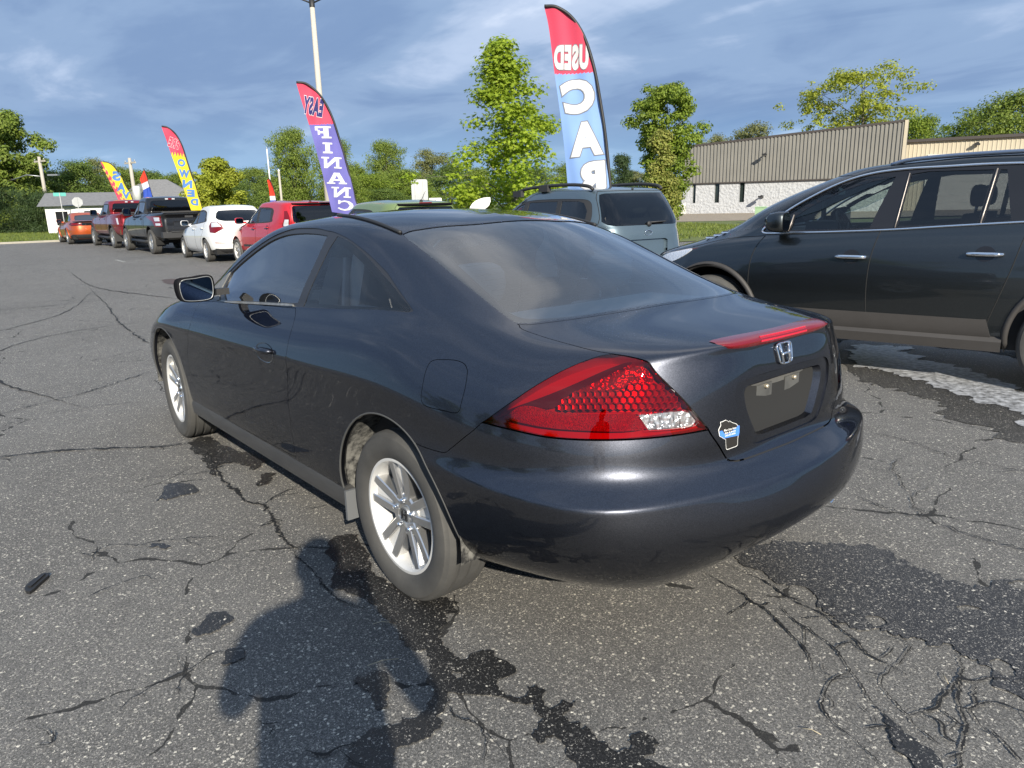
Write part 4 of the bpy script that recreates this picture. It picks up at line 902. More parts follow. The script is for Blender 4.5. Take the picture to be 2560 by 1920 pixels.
    def sign(px, d, w, hh, zc, shape, lab, m, posts=1):
        c = at_view(px, d); e = empty('road_sign', (c[0], c[1], 0), view_rz(px) + R(90)); tag(e, lab, 'sign')
        b = MB()
        if shape == 'oct': pl = [(w / 2 * math.cos(R(22.5 + 45 * k)) / math.cos(R(22.5)), zc + w / 2 * math.sin(R(22.5 + 45 * k)) / math.cos(R(22.5))) for k in range(8)]
        else:
            r = min(w, hh) * .12; pl = []
            for cx, cz, a0 in ((w / 2 - r, hh / 2 - r, 0), (-w / 2 + r, hh / 2 - r, 90), (-w / 2 + r, -hh / 2 + r, 180), (w / 2 - r, -hh / 2 + r, 270)):
                pl += [(cx + r * math.cos(R(a0 + 30 * k)), zc + cz + r * math.sin(R(a0 + 30 * k))) for k in range(4)]
        b.prism(pl, -.006, .006, 'Y'); b.build('sign_plate', m, e)
        for k in range(posts):
            b = MB(); x = (k - (posts - 1) / 2) * w * .5; b.box((x, .03, (zc + hh * .45) / 2), (.05, .04, zc + hh * .45)); b.build('post', M_['steel'], e)
        return e
    sign(1051, 34, .73, 1.05, 2.02, 'r', 'grey back of a tall rounded road sign over the green hatchback', AL, 2)
    sign(1089, 40, .66, .30, 1.62, 'r', 'small white sign plate right beside the tall grey sign back', M_['white'])
    sign(198, 58, .62, .62, 2.15, 'oct', 'pale grey back of an octagonal stop sign by the road', AL)
    sign(157, 62, .78, .24, 2.75, 'r', 'teal street name sign on a thin post by the junipers', mat('teal_sign', (.08, .38, .34), .5))
    # pale rounded body showing over the coupe's roof, left of the wagon's windscreen
    c = at_view(1212, 11.2); e = empty('white_panel', (c[0], c[1], 0), view_rz(1212) - R(90)); tag(e, 'white rounded panel with a grey line, between the green hatchback and the blue wagon', 'panel')
    k = 11.2 / FPX; zc = lambda y: height_at(1212, y, 11.2)
    ol = [(1175, 525), (1176, 517), (1181, 509), (1189, 502), (1199, 497), (1211, 494), (1225.5, 493.5), (1226, 504), (1222, 514), (1213, 522), (1200, 530), (1186, 540), (1176, 540)]
    b = MB(); pl = [((x - 1212) * k, zc(y)) for x, y in ol]; b.prism(pl, -.05, .05, 'Y'); b.build('shell', M_['white'], e)
    b = MB(); b.box(((1196 - 1212) * k, -.053, zc(519)), (42 * k, .012, 1.6 * k)); b.box(((1196 - 1212) * k, .053, zc(519)), (42 * k, .012, 1.6 * k)); b.build('grey_line', M_['steel'], e)
    b = MB(); b.box(((1200 - 1212) * k, 0, .5), (.10, .06, 1.0)); b.build('stand', M_['steel'], e)
# ------------------------------------------------------------------ wheels (built facing +y, hub centre at the origin)
def tyre_mesh(r_out, r_rim, w, grooves=True, n=72):
    h = w / 2; sh = r_out - r_rim
    prof = [(r_rim - .004, h * .80), (r_rim + .004, h * .86), (r_rim + sh * .18, h * .955), (r_rim + sh * .45, h * 1.0), (r_rim + sh * .70, h * .985), (r_rim + sh * .80, h * .955), (r_rim + sh * .815, h * .935), (r_out - .017, h * .90), (r_out - .007, h * .84), (r_out - .0015, h * .74)]
    if grooves:
        for y in (.48, .0, -.48):
            prof += [(r_out, h * (y + .09)), (r_out - .007, h * (y + .075)), (r_out - .007, h * (y - .075)), (r_out, h * (y - .09))]
    prof += [(r, -y) for r, y in prof[:10][::-1]]
    b = MB(); b.lathe(prof, n, 'Y'); return b
def rim_barrel(r_rim, w):
    h = w / 2
    prof = [(r_rim + .003, h * .86), (r_rim + .006, h * .90), (r_rim + .001, h * .925), (r_rim - .008, h * .915), (r_rim - .012, h * .86), (r_rim - .022, h * .72), (r_rim - .028, h * .3), (r_rim - .030, -h * .8)]
    b = MB(); b.lathe(prof, 64, 'Y'); return b
def spoke_block(b, ang, r0, r1, o0, o1, w0, w1, y0, y1, th, bev=.004):
    """one prong from the hub (radius r0, sideways offset o0, width w0, face at y0) to the rim"""
    ca, sa = math.cos(ang), math.sin(ang)
    def P(r, s, y): return (r * ca - s * sa, y, r * sa + s * ca)
    vs = []; K = 5
    for i in range(K):
        t = i / (K - 1); r = r0 + (r1 - r0) * t; o = o0 + (o1 - o0) * (t ** .8); w = w0 + (w1 - w0) * t; y = y0 + (y1 - y0) * (t ** 1.3)
        for s, yy in ((-w / 2, y - th), (-w / 2, y - bev), (-w / 2 + bev, y), (w / 2 - bev, y), (w / 2, y - bev), (w / 2, y - th)):
            vs.append(P(r, o + s, yy))
    f = []
    for i in range(K - 1):
        for j in range(6):
            f.append((i * 6 + j, i * 6 + (j + 1) % 6, (i + 1) * 6 + (j + 1) % 6, (i + 1) * 6 + j))
    f += [tuple(range(6))[::-1], tuple((K - 1) * 6 + j for j in range(6))]
    b.raw(vs, f, smooth=False)
def hero_wheel(parent, loc, side, turn=0.0, spin=0.0):
    w = empty('wheel', loc, 0); w.parent = parent
    w.rotation_euler = (0, 0, turn + (0 if side > 0 else math.pi))
    t = tyre_mesh(.322, .2165, .205)
    t.build('tyre', M_['rubber'], w, auto=30)
    rim_barrel(.2165, .19).build('rim', M_['alloy_paint'], w, auto=40)
    sp = MB(); pk = MB()
    for k in range(5):
        a = R(88 + 72 * k) + spin
        for s in (-1, 1):
            spoke_block(sp, a, .045, .2105, s * .0165, s * .046, .033, .037, .062, .080, .045)
        # painted valley between the prongs
        spoke_block(pk, a, .06, .209, 0, 0, .012, .060, .050, .066, .030, .002)
    sp.build('spokes', M_['alloy'], w); pk.build('spoke_valleys', M_['alloy_paint'], w)
    hb = MB(); hb.lathe([(.0, .056), (.030, .056), (.034, .052), (.075, .062), (.082, .056), (.082, 0.0)], 40, 'Y'); hb.build('hub', M_['alloy'], w, auto=30)
    cp = MB(); cp.lathe([(0, .066), (.028, .065), (.032, .058), (.033, .045)], 32, 'Y'); cp.build('centre_cap', M_['steel'], w, auto=30)
    em = MB()
    for bx in ((-.0095, .0, .0045, .032), (.0095, .0, .0045, .032), (0, .0, .016, .005)):
        em.box((bx[0], .0672, bx[1]), (bx[2], .002, bx[3]))
    for a, b_ in (((-.019, -.02), (-.016, .02)), ((.019, -.02), (.016, .02))):
        em.tube([(a[0], .0665, a[1]), (b_[0], .0665, b_[1])], .0014, 6)
    em.tube([(-.016, .0665, .02), (.016, .0665, .02)], .0014, 6); em.tube([(-.019, .0665, -.02), (.019, .0665, -.02)], .0014, 6)
    em.build('emblem', M_['gloss_black'], w)
    lg = MB()
    for k in range(5):
        a = R(124 + 72 * k) + spin - R(0)
        a = R(88 + 72 * k) + spin
        c = (.057 * math.cos(a), 0, .057 * math.sin(a))
        lg.lathe([(.0, .078), (.006, .077), (.0095, .071), (.0105, .058)], 10, 'Y', c)
    lg.build('lug_nuts', M_['chrome'], w)
    bd = MB(); bd.lathe([(0, -.012), (.135, -.012), (.135, -.03), (0, -.03)], 40, 'Y'); bd.build('brake_disc', mat('brake_disc', (.16, .13, .11), .5, .7), w, auto=30)
    cl = MB(); cl.box((.10, .0, .05), (.07, .05, .13)); cl.build('caliper', M_['steel'], w)
    return w
def simple_wheel(parent, loc, side, r=.33, rr=.21, w=.215, spokes=5, style='alloy', double=False, turn=0.0, face=.030, n=48):
    wl = empty('wheel', loc, 0); wl.parent = parent
    wl.rotation_euler = (0, 0, turn + (0 if side > 0 else math.pi))
    tyre_mesh(r, rr, w, True, n).build('tyre', M_['rubber'], wl, auto=30)
    b = MB(); b.lathe([(rr + .004, w * .43), (rr - .006, w * .455), (rr - .016, w * .42), (rr - .026, -w * .3), (0, -w * .32)], n, 'Y')
    b.build('rim', M_['alloy_paint'] if style != 'dark' else M_['steel'], wl, auto=40)
    s = MB(); f = w * .5 - face
    for k in range(spokes):
        a = R(90) + 2 * math.pi * k / spokes
        if double:
            for q in (-1, 1): spoke_block(s, a, .04, rr - .012, q * .012, q * rr * .16, rr * .12, rr * .13, f - .02, f, .03)
        else: spoke_block(s, a, .04, rr - .012, 0, 0, rr * .30, rr * .30, f - .02, f, .03)
    s.lathe([(0, f - .004), (.045, f - .004), (.065, f - .015), (.065, f - .06)], 20, 'Y')
    s.build('spokes', M_['alloy'], wl, auto=40)
    return wl
def hero_net():
    sx = [3.15, 2.67, 2.25, 1.8, 1.3, .8, .4, 0.0]
    def zc(x): return .80 + (.77 - x) * .028
    cols = []
    # nose
    nose = [(3.45, .20), (3.58, .33), (3.625, .45), (3.635, .54), (3.63, .60), (3.62, .65), (3.60, .69), (3.58, .715), (3.52, .75), (3.40, .785), (3.2, .82),
            (2.8, .885), (2.42, .95), (2.1, 1.07), (1.75, 1.22), (1.40, 1.345), (1.2, 1.39), (1.0, 1.41)]
    for y, dx, ins in ((0, 0, 0), (.35, .035, .0), (.62, .15, .015)):
        c = []
        for k, (x, z) in enumerate(nose):
            f = 1.0 if k <= 11 else max(0, 1 - (k - 11) / 6.0) * .85 + .05
            c.append((x - dx * (f if k <= 12 else f * .6), y * (f if k < 17 else 0) if k > 11 else y * (1 - ins * 0), z - (.02 * (y / .62) ** 2 if 8 <= k <= 12 else 0)))
        cols.append(c)
    cols.append([(3.14, .70, .22), (3.27, .775, .32), (3.31, .80, .43), (3.315, .805, .51), (3.31, .80, .57), (3.29, .79, .615), (3.27, .775, .65), (3.25, .765, .67), (3.2, .74, .705), (3.13, .71, .735), (3.03, .67, .775),
                 (2.75, .60, .855), (2.38, .545, .955), (2.09, .47, 1.085), (1.76, .42, 1.232), (1.39, .37, 1.342), (1.2, .19, 1.388), (1.04, 0, 1.411)])
    c4z = [.24, .32, .42, .50, .56, .61, .65, .67, .70, .73, .765]; c4y = [.80, .85, .872, .878, .876, .872, .865, .858, .838, .808, .765]
    cols.append([(3.05 - .0 * k, c4y[k], c4z[k]) for k in range(11)] + [(2.80, .665, .85), (2.34, .61, .963), (2.05, .54, 1.098), (1.74, .475, 1.238), (1.38, .41, 1.341), (1.19, .21, 1.387), (1.07, 0, 1.411)])
    Y = [.85, .885, .897, .900, .900, .902, .907, .904, .880, .845]
    for x in sx[1:]:
        z0 = zc(x)
        Z = [.24, .33, .45, .56, .64, .72, z0 - .018, z0 + .008, .5 * (z0 + .01) + .5 * (.945 if x > 2.5 else .94), .94]
        beltz = np.interp(x, [-.3, 0, .4, .8, 1.3, 1.77, 2.25, 2.67], [1.03, 1.055, 1.033, 1.005, .98, .955, .925, .875])
        k = np.interp(x, [2.25, 2.67], [1, .93])
        Z[8] = z0 + (beltz - z0) * .42; Z[9] = z0 + (beltz - z0) * .76
        c = []
        for i in range(10):
            y = Y[i]
            if i >= 8 and x > 2.5: y -= .008
            c.append((x, y, Z[i]))
        cols.append(c)
    top = {2.67: [(2.62, .80, .872), (2.5, .72, .91), (2.26, .675, .985), (1.98, .61, 1.125), (1.69, .545, 1.243), (1.36, .455, 1.339), (1.19, .25, 1.386), (1.1, 0, 1.412)],
           2.25: [(2.22, .805, .925), (2.12, .755, .965), (1.99, .715, 1.055), (1.83, .672, 1.175), (1.62, .612, 1.272), (1.34, .535, 1.352), (1.19, .3, 1.382), (1.12, 0, 1.402)],
           1.8: [(1.77, .805, .955), (1.74, .78, 1.01), (1.66, .735, 1.09), (1.55, .69, 1.185), (1.42, .637, 1.297), (1.26, .555, 1.352), (1.14, .32, 1.386), (1.1, 0, 1.402)],
           1.3: [(1.3, .808, .98), (1.29, .788, 1.035), (1.26, .748, 1.115), (1.22, .703, 1.195), (1.17, .648, 1.295), (1.1, .57, 1.362), (1.05, .33, 1.392), (1.02, 0, 1.404)],
           .8: [(.8, .808, 1.005), (.8, .788, 1.055), (.8, .75, 1.13), (.8, .707, 1.205), (.8, .652, 1.298), (.8, .572, 1.368), (.8, .33, 1.396), (.9, 0, 1.406)],
           .4: [(.4, .803, 1.033), (.41, .785, 1.075), (.43, .748, 1.14), (.46, .703, 1.215), (.5, .648, 1.30), (.56, .562, 1.352), (.63, .33, 1.390), (.8, 0, 1.404)],
           0.0: [(0, .787, 1.05), (.03, .767, 1.082), (.09, .732, 1.13), (.18, .687, 1.195), (.30, .628, 1.272), (.41, .54, 1.332), (.51, .32, 1.378), (.71, 0, 1.401)]}
    for i, x in enumerate(sx[1:]):
        cols[5 + i] += top[x]
    cols.append([(-.30, .80, .26), (-.30, .862, .335), (-.31, .893, .45), (-.31, .902, .56), (-.31, .902, .62), (-.31, .896, .69), (-.31, .892, .75), (-.31, .885, .80), (-.31, .862, .87), (-.31, .815, .95), (-.30, .745, 1.02),
                 (-.22, .715, 1.062), (-.13, .68, 1.105), (-.01, .64, 1.17), (.16, .583, 1.252), (.32, .512, 1.316), (.43, .30, 1.370), (.63, 0, 1.397)])
    cols.append([(-.50, .74, .26), (-.56, .812, .33), (-.595, .862, .45), (-.60, .878, .54), (-.60, .876, .607), (-.59, .860, .66), (-.585, .850, .72), (-.585, .838, .78), (-.58, .812, .86), (-.57, .765, .94), (-.52, .69, .997),
                 (-.44, .655, 1.025), (-.34, .62, 1.063), (-.155, .578, 1.125), (.06, .53, 1.222), (.28, .45, 1.316), (.38, .26, 1.364), (.57, 0, 1.393)])
    cols.append([(-.69, .63, .24), (-.79, .72, .33), (-.85, .795, .46), (-.86, .81, .54), (-.845, .798, .605), (-.815, .75, .658), (-.80, .728, .72), (-.79, .716, .78), (-.775, .695, .86), (-.755, .655, .945), (-.70, .612, .995),
                 (-.56, .585, 1.015), (-.40, .55, 1.053), (-.19, .505, 1.14), (.03, .46, 1.236), (.255, .385, 1.324), (.36, .22, 1.364), (.53, 0, 1.391)])
    cols.append([(-.83, .48, .225), (-.935, .55, .325), (-.995, .62, .46), (-.995, .635, .54), (-.98, .63, .605), (-.945, .585, .66), (-.93, .57, .72), (-.92, .56, .78), (-.905, .548, .87), (-.88, .533, .96), (-.845, .515, 1.0),
                 (-.63, .485, 1.025), (-.44, .45, 1.056), (-.225, .405, 1.148), (.005, .365, 1.243), (.235, .305, 1.330), (.345, .17, 1.364), (.50, 0, 1.389)])
    cols.append([(-.895, .30, .24), (-1.015, .32, .345), (-1.09, .355, .46), (-1.08, .36, .54), (-1.055, .355, .605), (-1.015, .345, .663), (-1.005, .342, .72), (-1.0, .34, .78), (-.988, .33, .87), (-.968, .32, .975), (-.94, .315, 1.008),
                 (-.70, .30, 1.03), (-.47, .28, 1.06), (-.245, .25, 1.154), (-.008, .225, 1.248), (.223, .185, 1.335), (.335, .10, 1.366), (.475, 0, 1.388)])
    for y, dx in ((.15, .005), (0, 0)):
        cols.append([(-.93 + dx, y, .255), (-1.05 + dx, y, .36), (-1.13 + dx, y, .46), (-1.118 + dx, y, .54), (-1.09 + dx, y, .605), (-1.033 + dx, y, .667), (-1.014, y, .72), (-1.006, y, .78), (-.99, y, .875), (-.972, y, .985), (-.946, y, 1.012),
                     (-.711, y, 1.034), (-.484, y * .93, 1.063), (-.25, y * .8, 1.157), (-.012, y * .73, 1.251), (.218, y * .6, 1.338), (.328, y * .33, 1.368), (.45, 0, 1.387)])
    # one even crown across the rear window
    zc = lambda x: float(np.interp(x, [-.484, -.25, -.012, .218, .328, .45], [1.063, 1.157, 1.251, 1.338, 1.370, 1.387])); kk = lambda x: float(np.interp(x, [-.45, -.2, 0, .34], [.135, .185, .204, .20]))
    for i in range(13, 19):
        for r in (12, 13, 14, 15):
            x, y, z = cols[i][r]; cols[i][r] = (x, y, zc(x) - kk(x) * y * y)
    # tighten the bumper ridge and the boot lip
    for i in range(11, len(cols)):
        w = min(1, (i - 10.5) / 2); c = cols[i]; a, b = np.array(c[2]), np.array(c[4]); o = (a + b) / 2 * [1, 1, 0]; o = o - np.array([-.3, 0, 0]) * 0
        out = np.array([-1.0, 0, 0]) if i >= 16 else np.array([-.55, .83, 0]) if i >= 14 else np.array([-.2, .98, 0])
        t = b + (a - b) * .20 + out * .009; c[3] = tuple(np.array(c[3]) * (1 - w) + t * w)
        s5 = np.array(c[5]); c[5] = tuple(s5 - out * .010 * w + np.array([0, 0, -.006 * w]))
    for i in (16, 17, 18):
        c = cols[i]; x, y, z = c[8]; c[8] = (x - .004, y, z + .030); x, y, z = c[9]; c[9] = (x + .003, y, z + .010) if z > .98 else (x + .002, y, z + .012); x, y, z = c[10]; c[10] = (x - .005, y, z)
    return cols
HERO_UV = {
    'door': [[(6.38,9.65),(6.42,7.99),(6.29,5.01),(6.16,3.69),(6.18,2.23),(6.28,1.6),(6.36,0.84)],[(6.36,0.84),(8.39,0.97),(8.98,1.04)],[(8.98,1.04),(9.0,1.75),(9.0,2.29),(9.01,3.75),(9.08,5.61),(9.08,7.62),(9.06,8.89),(8.95,9.82)],[(8.94,9.91),(8.21,9.87),(7.02,9.75),(6.38,9.65)]],
    'dlo': [[(6.45,9.84),(6.97,9.81),(8.96,10.0),(9.89,10.03),(10.93,10.25),(11.1,10.36)],[(11.1,10.36),(11.15,10.51),(11.15,10.64)],[(11.15,10.64),(11.05,11.4),(10.8,12.44),(10.64,12.82),(10.32,13.26),(9.95,13.62),(9.53,13.98),(9.15,14.22),(8.95,14.29),(8.65,14.4),(8.3,14.44),(7.77,14.38),(7.31,14.07),(6.92,13.66),(6.62,13.15),(6.36,12.53),(6.16,11.99),(5.98,11.38),(6.12,10.55)],[(6.13,10.53),(6.45,9.84)]],
    'door_glass': [[(7.12,9.98),(8.02,10.16),(8.87,10.35)],[(8.92,10.39),(8.94,11.04),(8.97,12.46),(8.99,13.6),(9.0,14.03)],[(8.99,14.05),(8.64,14.14),(8.21,14.15),(7.72,14.03),(7.25,13.73),(6.89,13.29),(6.61,12.73),(6.4,12.19)],[(6.4,12.19),(7.12,9.98)]],
    'sail': [[(6.83,9.92),(6.03,11.32),(6.17,11.93),(6.35,12.2)],[(6.35,12.2),(6.93,9.95)],[(6.93,9.95),(6.83,9.92)]],
    'belt_strip': [[(6.95,9.87),(7.28,9.89),(8.03,10.06),(8.85,10.22)],[(8.85,10.22),(8.87,10.02)],[(8.87,10.02),(8.06,9.85),(7.32,9.71),(6.95,9.87)]],
    'quarter_glass': [[(9.07,10.09),(9.12,11.97),(9.17,13.25),(9.27,14.03)],[(9.27,14.03),(9.52,13.89),(9.89,13.56),(10.37,12.99),(10.8,12.12),(11.04,11.2),(11.1,10.77)],[(11.1,10.77),(11.1,10.57),(11.05,10.41)],[(11.05,10.41),(10.27,10.09),(9.07,10.09)]],
    'tail': [[(12.71,7.02),(12.9,7.58),(13.11,8.11),(13.35,8.63),(13.62,9.08),(13.94,9.49),(14.24,9.78),(14.45,9.87)],[(14.45,9.87),(14.68,9.69),(14.87,9.43),(14.94,9.27)],[(14.94,9.27),(15.04,8.81),(15.21,8.31),(15.38,7.87),(15.55,7.43),(15.67,7.11),(15.75,6.88)],[(15.75,6.86),(15.41,6.84),(14.95,6.82),(14.41,6.8),(13.89,6.8),(13.54,6.84),(13.18,6.95),(12.89,7.0),(12.71,7.02)]],
    'trunk_side': [[(13.26,11.61),(13.23,11.35),(13.47,11.07),(13.69,10.75),(14.1,10.14),(14.44,9.86)]],
    'trunk_bottom': [[(15.75,6.86),(16.08,5.27),(16.12,5.15),(16.16,5.06)],[(16.16,5.06),(16.46,4.93),(17.67,4.89)]],
    'glass_left': [[(11.35,14.75),(12.0,14.08),(12.53,13.29),(12.88,12.65),(13.07,12.1),(13.24,11.72)]],
    'glass_bottom': [[(13.24,11.67),(14.07,11.77),(14.82,11.8),(16.17,11.83)]],
    'glass_top': [[(11.35,14.75),(11.82,15.12),(13.06,15.39),(15.47,15.35)]],
    'frit_left': [[(12.45,14.63),(13.09,13.94),(13.3,13.12),(13.38,12.5),(13.46,12.21),(13.82,12.04),(14.37,12.0),(15.49,11.97),(16.5,11.99)]],
    'fuel': [[(11.77,8.6),(11.85,8.73),(12.06,8.9),(12.21,8.9),(12.29,8.78),(12.34,8.57),(12.38,8.09),(12.38,7.5),(12.37,7.19),(12.3,7.02),(12.12,6.92),(11.89,6.75),(11.79,6.82),(11.75,7.11),(11.74,7.58),(11.73,8.11),(11.74,8.44)]],
    'seam': [[(11.77,4.44),(11.98,4.56),(12.15,4.71),(12.24,5.0),(12.51,6.08),(12.71,7.02)]],
    'drip': [[(7.9,15.56),(8.9,15.27),(9.47,15.13),(10.37,14.95),(11.28,14.77)]],
    'tail_band': [[(12.84,7.25),(13.16,7.91),(14.52,9.44),(14.61,9.29),(13.83,8.42),(13.62,7.93),(13.21,7.83)]],
    'tail_clear': [[(14.77,7.66),(15.45,7.56),(15.58,7.09),(14.91,7.12)]],
    'tail_honey': [[(13.65,7.91),(13.8,8.32),(14.38,8.43),(15.03,8.44),(15.38,7.62),(14.77,7.72),(14.33,7.79),(13.84,7.79)]],
    'tail_reflector': [[(12.96,7.36),(13.19,7.88),(13.57,7.8),(13.77,7.75),(14.48,7.72),(14.72,7.68),(14.86,7.16),(13.88,7.17),(13.46,7.22)]],
    'tail_upper': [[(13.81,8.42),(14.52,9.31),(14.84,9.22),(15.02,8.53),(14.39,8.48),(13.99,8.41)]],
    'crease_hi': [[(6.35,6.72),(7.56,6.6),(8.38,6.62),(9.11,6.77),(9.93,6.86),(10.42,6.88)]]
}
# ------------------------------------------------------------------ the dark grey coupe
def densify(segs, n=6):
    o = []
    for s in segs:
        q = spline(s, n) if len(s) > 2 else [tuple(x) for x in s]
        for x in q:
            if not o or abs(o[-1][0] - x[0]) + abs(o[-1][1] - x[1]) > 1e-5: o.append(tuple(x))
    if len(o) > 2 and abs(o[0][0] - o[-1][0]) + abs(o[0][1] - o[-1][1]) < 1e-5: o.pop()
    return o
def build_hero():
    global LEAN
    S = Surf(hero_net()); LEAN = .010
    H = HERO_UV; UM, VM = S.nu - 1, S.nv - 1
    car = empty('coupe', (0, 0, 0)); tag(car, 'dark grey metallic two-door coupe with a wisconsin-shaped sticker on its boot lid', 'car')
    PT = paint('graphite_paint', (.064, .068, .083), 1.0, .38, flake=.5, dirt=.03)
    def arch(xc, zc, r):
        a = np.linspace(R(-14), R(194), 60)
        pts = [(xc + r * math.cos(t), zc + r * math.sin(t)) for t in a]
        uv = S.inv([(x, 0, z) for x, z in pts], (0, 2), (3, 14.2, 0, 8)).tolist()
        lo = [q for q in uv if q[1] > .003]
        return [(lo[0][0], -.4)] + [tuple(q) for q in lo] + [(lo[-1][0], -.4)]
    ar = arch(0.0, .325, .383); af = arch(2.645, .33, .385)
    arcr = ar[1:-1]
    door = densify(H['door']); dlo = densify(H['dlo']); dg = densify(H['door_glass']); qg = densify(H['quarter_glass']); tail = densify(H['tail'])
    gb = densify(H['glass_bottom']); gl = densify(H['glass_left']); gt = densify(H['glass_top'])
    ts = densify(H['trunk_side']); tb = densify(H['trunk_bottom']); t_in = densify(H['tail'][1:3])
    seam = densify(H['seam']); fuel = spline([tuple(x) for x in H['fuel'][0]], 4, True)
    vb = gb[-1][1]
    trunk = [(UM, vb)] + gb[::-1] + ts + t_in + tb + [(UM, tb[-1][1])]
    vt = gt[-1][1] + .02
    glassl = [(UM, vb + .07)] + [(u, v + .07) for u, v in gb[::-1]] + gl[::-1] + gt[1:] + [(UM, vt)]
    k = min(range(len(arcr)), key=lambda i: (arcr[i][0] - seam[0][0]) ** 2 + (arcr[i][1] - seam[0][1]) ** 2)
    tail_low = densify([H['tail'][3]])               # inner lower corner -> outer tip
    bump = arcr[k:] + [(arcr[-1][0], 0.0), (UM, 0.0), (UM, tb[-1][1])] + tb[::-1] + tail_low + seam[::-1]
    wind = spline([(0, 12.15), (3, 12.05), (4.6, 12.1), (5.35, 12.3)], 5) + spline([(5.4, 12.5), (5.6, 13.3), (5.75, 14.25)], 5) + [(3, 14.35), (0, 14.3)]
    hood = [(0, 9.0), (2.6, 9.1)] + spline([(3.3, 9.4), (4.3, 10.25), (5.2, 10.9), (5.3, 11.6), (4.8, 11.85)], 5) + [(3, 11.85), (0, 11.9)]
    head = spline([(1.7, 7.3), (2.6, 6.6), (3.6, 7.0), (4.5, 8.8), (3.9, 9.0), (2.8, 8.5)], 5, True)
    # --- body with its openings
    def both(loop, **kw):
        m = panel(S, loop, **kw); return [m, mirrored(m)]
    rect = [(0, 0), (UM, 0), (UM, VM), (0, VM)]
    body = panel(S, rect, [door, dlo, tail, trunk, glassl, bump, wind, hood, head, fuel, ar, af], du=.2, dv=.17, flange=.022)
    add_panel('body', [body, mirrored(body)], PT, car)
    # quiet dark inner shell behind the panel gaps
    def inner_shell():
        lp = [(0, .2), (UM, .2), (UM, 11.4), (13.5, 11.2), (12.4, 9.5), (6.2, 9.3), (5.2, 11.4), (0, 11.6)]
        q = panel(S, lp, [ar, af, tail], du=.5, dv=.5, off=-.028, flange=0)
        add_panel('inner_shell', [q, mirrored(q)], M_['dark'], car)
    inner_shell()
    G = .0028
    dm = panel(S, door, [], du=.2, dv=.17, gap=G)
    for side, md in (('l', dm), ('r', mirrored(dm))):
        o = add_panel('door', [md], PT, car)
        sg = 1 if side == 'l' else -1
        # recessed grip and handle bar
        cup = MB(); c0 = np.array([1.005, .905, .790])
        ring = [(.055 * math.cos(t) * (1 if abs(math.cos(t)) < .8 else .96) * 1.95, .043 * math.sin(t)) for t in np.linspace(0, 2 * math.pi, 25)[:-1]]
        uvr = S.inv([(c0[0] + x, 0, c0[2] + z) for x, z in ring], (0, 2), (6, 11, 2, 9))
        P0 = on_skin(S, uvr, .0012); P1 = on_skin(S, uvr, .0008)
        cen = P0.mean(0); n = len(P0)
        outer = lean(P0 * np.array([1, sg, 1])); mid = lean((cen + (P0 - cen) * .86 - np.array([0, .002, 0])) * np.array([1, sg, 1])); inn = lean((cen + (P0 - cen) * .60 - np.array([0, .020, 0])) * np.array([1, sg, 1]))
        cup.raw(list(outer) + list(mid) + list(inn) + [inn.mean(0)], [(i, (i + 1) % n, n + (i + 1) % n, n + i) for i in range(n)] + [(n + i, n + (i + 1) % n, 2 * n + (i + 1) % n, 2 * n + i) for i in range(n)] + [(2 * n + i, 2 * n + (i + 1) % n, 3 * n) for i in range(n)])
        cup.build('handle_recess', mat('handle_black', (.012, .012, .014), .15, coat=1.0), o)
        bar = MB(); pts = [(c0[0] + dx, sg * (c0[1] + dy), c0[2] + .012 + LEAN * c0[1] * sg + dz) for dx, dy, dz in ((.078, -.004, -.004), (.06, .016, 0), (.02, .022, .003), (-.03, .022, .004), (-.066, .016, .004), (-.082, -.004, .003))]
        bar.tube(pts, [.008, .012, .013, .013, .012, .008], 10); bar.build('handle', PT, o)
    # --- window openings: black surround, side glass, quarter glass
    sur = panel(S, dlo, [dg, qg], du=.2, dv=.17, off=-.004, flange=.01)
    gd = panel(S, dg, [], du=.25, dv=.2, off=-.010, flange=0); gq = panel(S, qg, [], du=.25, dv=.2, off=-.0055, flange=0)
    sail = panel(S, densify(H['sail']), [], off=.001, flange=.006)
    stp = panel(S, densify(H['belt_strip']), [], off=.004, flange=.008)
    GS = glass('side_glass', (.36, .38, .38), 1.35, dust=.015); GR = glass('rear_glass', (.66, .80, .86), 1.1, dust=.006)
    TR = mat('satin_black', (.020, .020, .022), .38)
    for f in (lambda m: m, mirrored):
        add_panel('window_surround', [f(sur)], TR, car)
        add_panel('side_window', [f(gd)], GS, car)
        add_panel('quarter_window', [f(gq)], glass('quarter_glass', (.80, .82, .82), .7, dust=.01), car)
        add_panel('mirror_sail', [f(sail)], mat('worn_grey_trim', (.22, .22, .21), .6, noise=(40, .5, (.10, .10, .10), 5)), car)
        add_panel('belt_strip', [f(stp)], mat('worn_bright_trim', (.40, .40, .38), .4, .6, noise=(30, .5, (.16, .16, .15), 5)), car)
    # --- seams of the quarter glass print: dark band inside
    inner_q = shift(S, dense(S, qg, .02), .030)
    pr = panel(S, qg, [[tuple(x) for x in inner_q]], off=-.007, flange=0)
    PRN = mat('black_print', (.012, .012, .013), .6)
    for f in (lambda m: m, mirrored): add_panel('glass_print', [f(pr)], PRN, car)
    # --- rear window
    fl = densify(H['frit_left'])
    frin = [(UM, fl[-1][1])] + fl[::-1] + [(fl[0][0] + .5, fl[0][1] + .12), (15, 14.85), (UM, 14.85)]
    gp = panel(S, glassl, [], du=.3, dv=.2, off=-.003, flange=0, gap=.003)
    gw = add_panel('rear_window', [gp, mirrored(gp)], GR, car)
    fp = panel(S, glassl, [frin], du=.3, dv=.2, off=-.0048, flange=0, gap=.003)
    add_panel('black_band', [fp, mirrored(fp)], PRN, gw)
    db = MB()
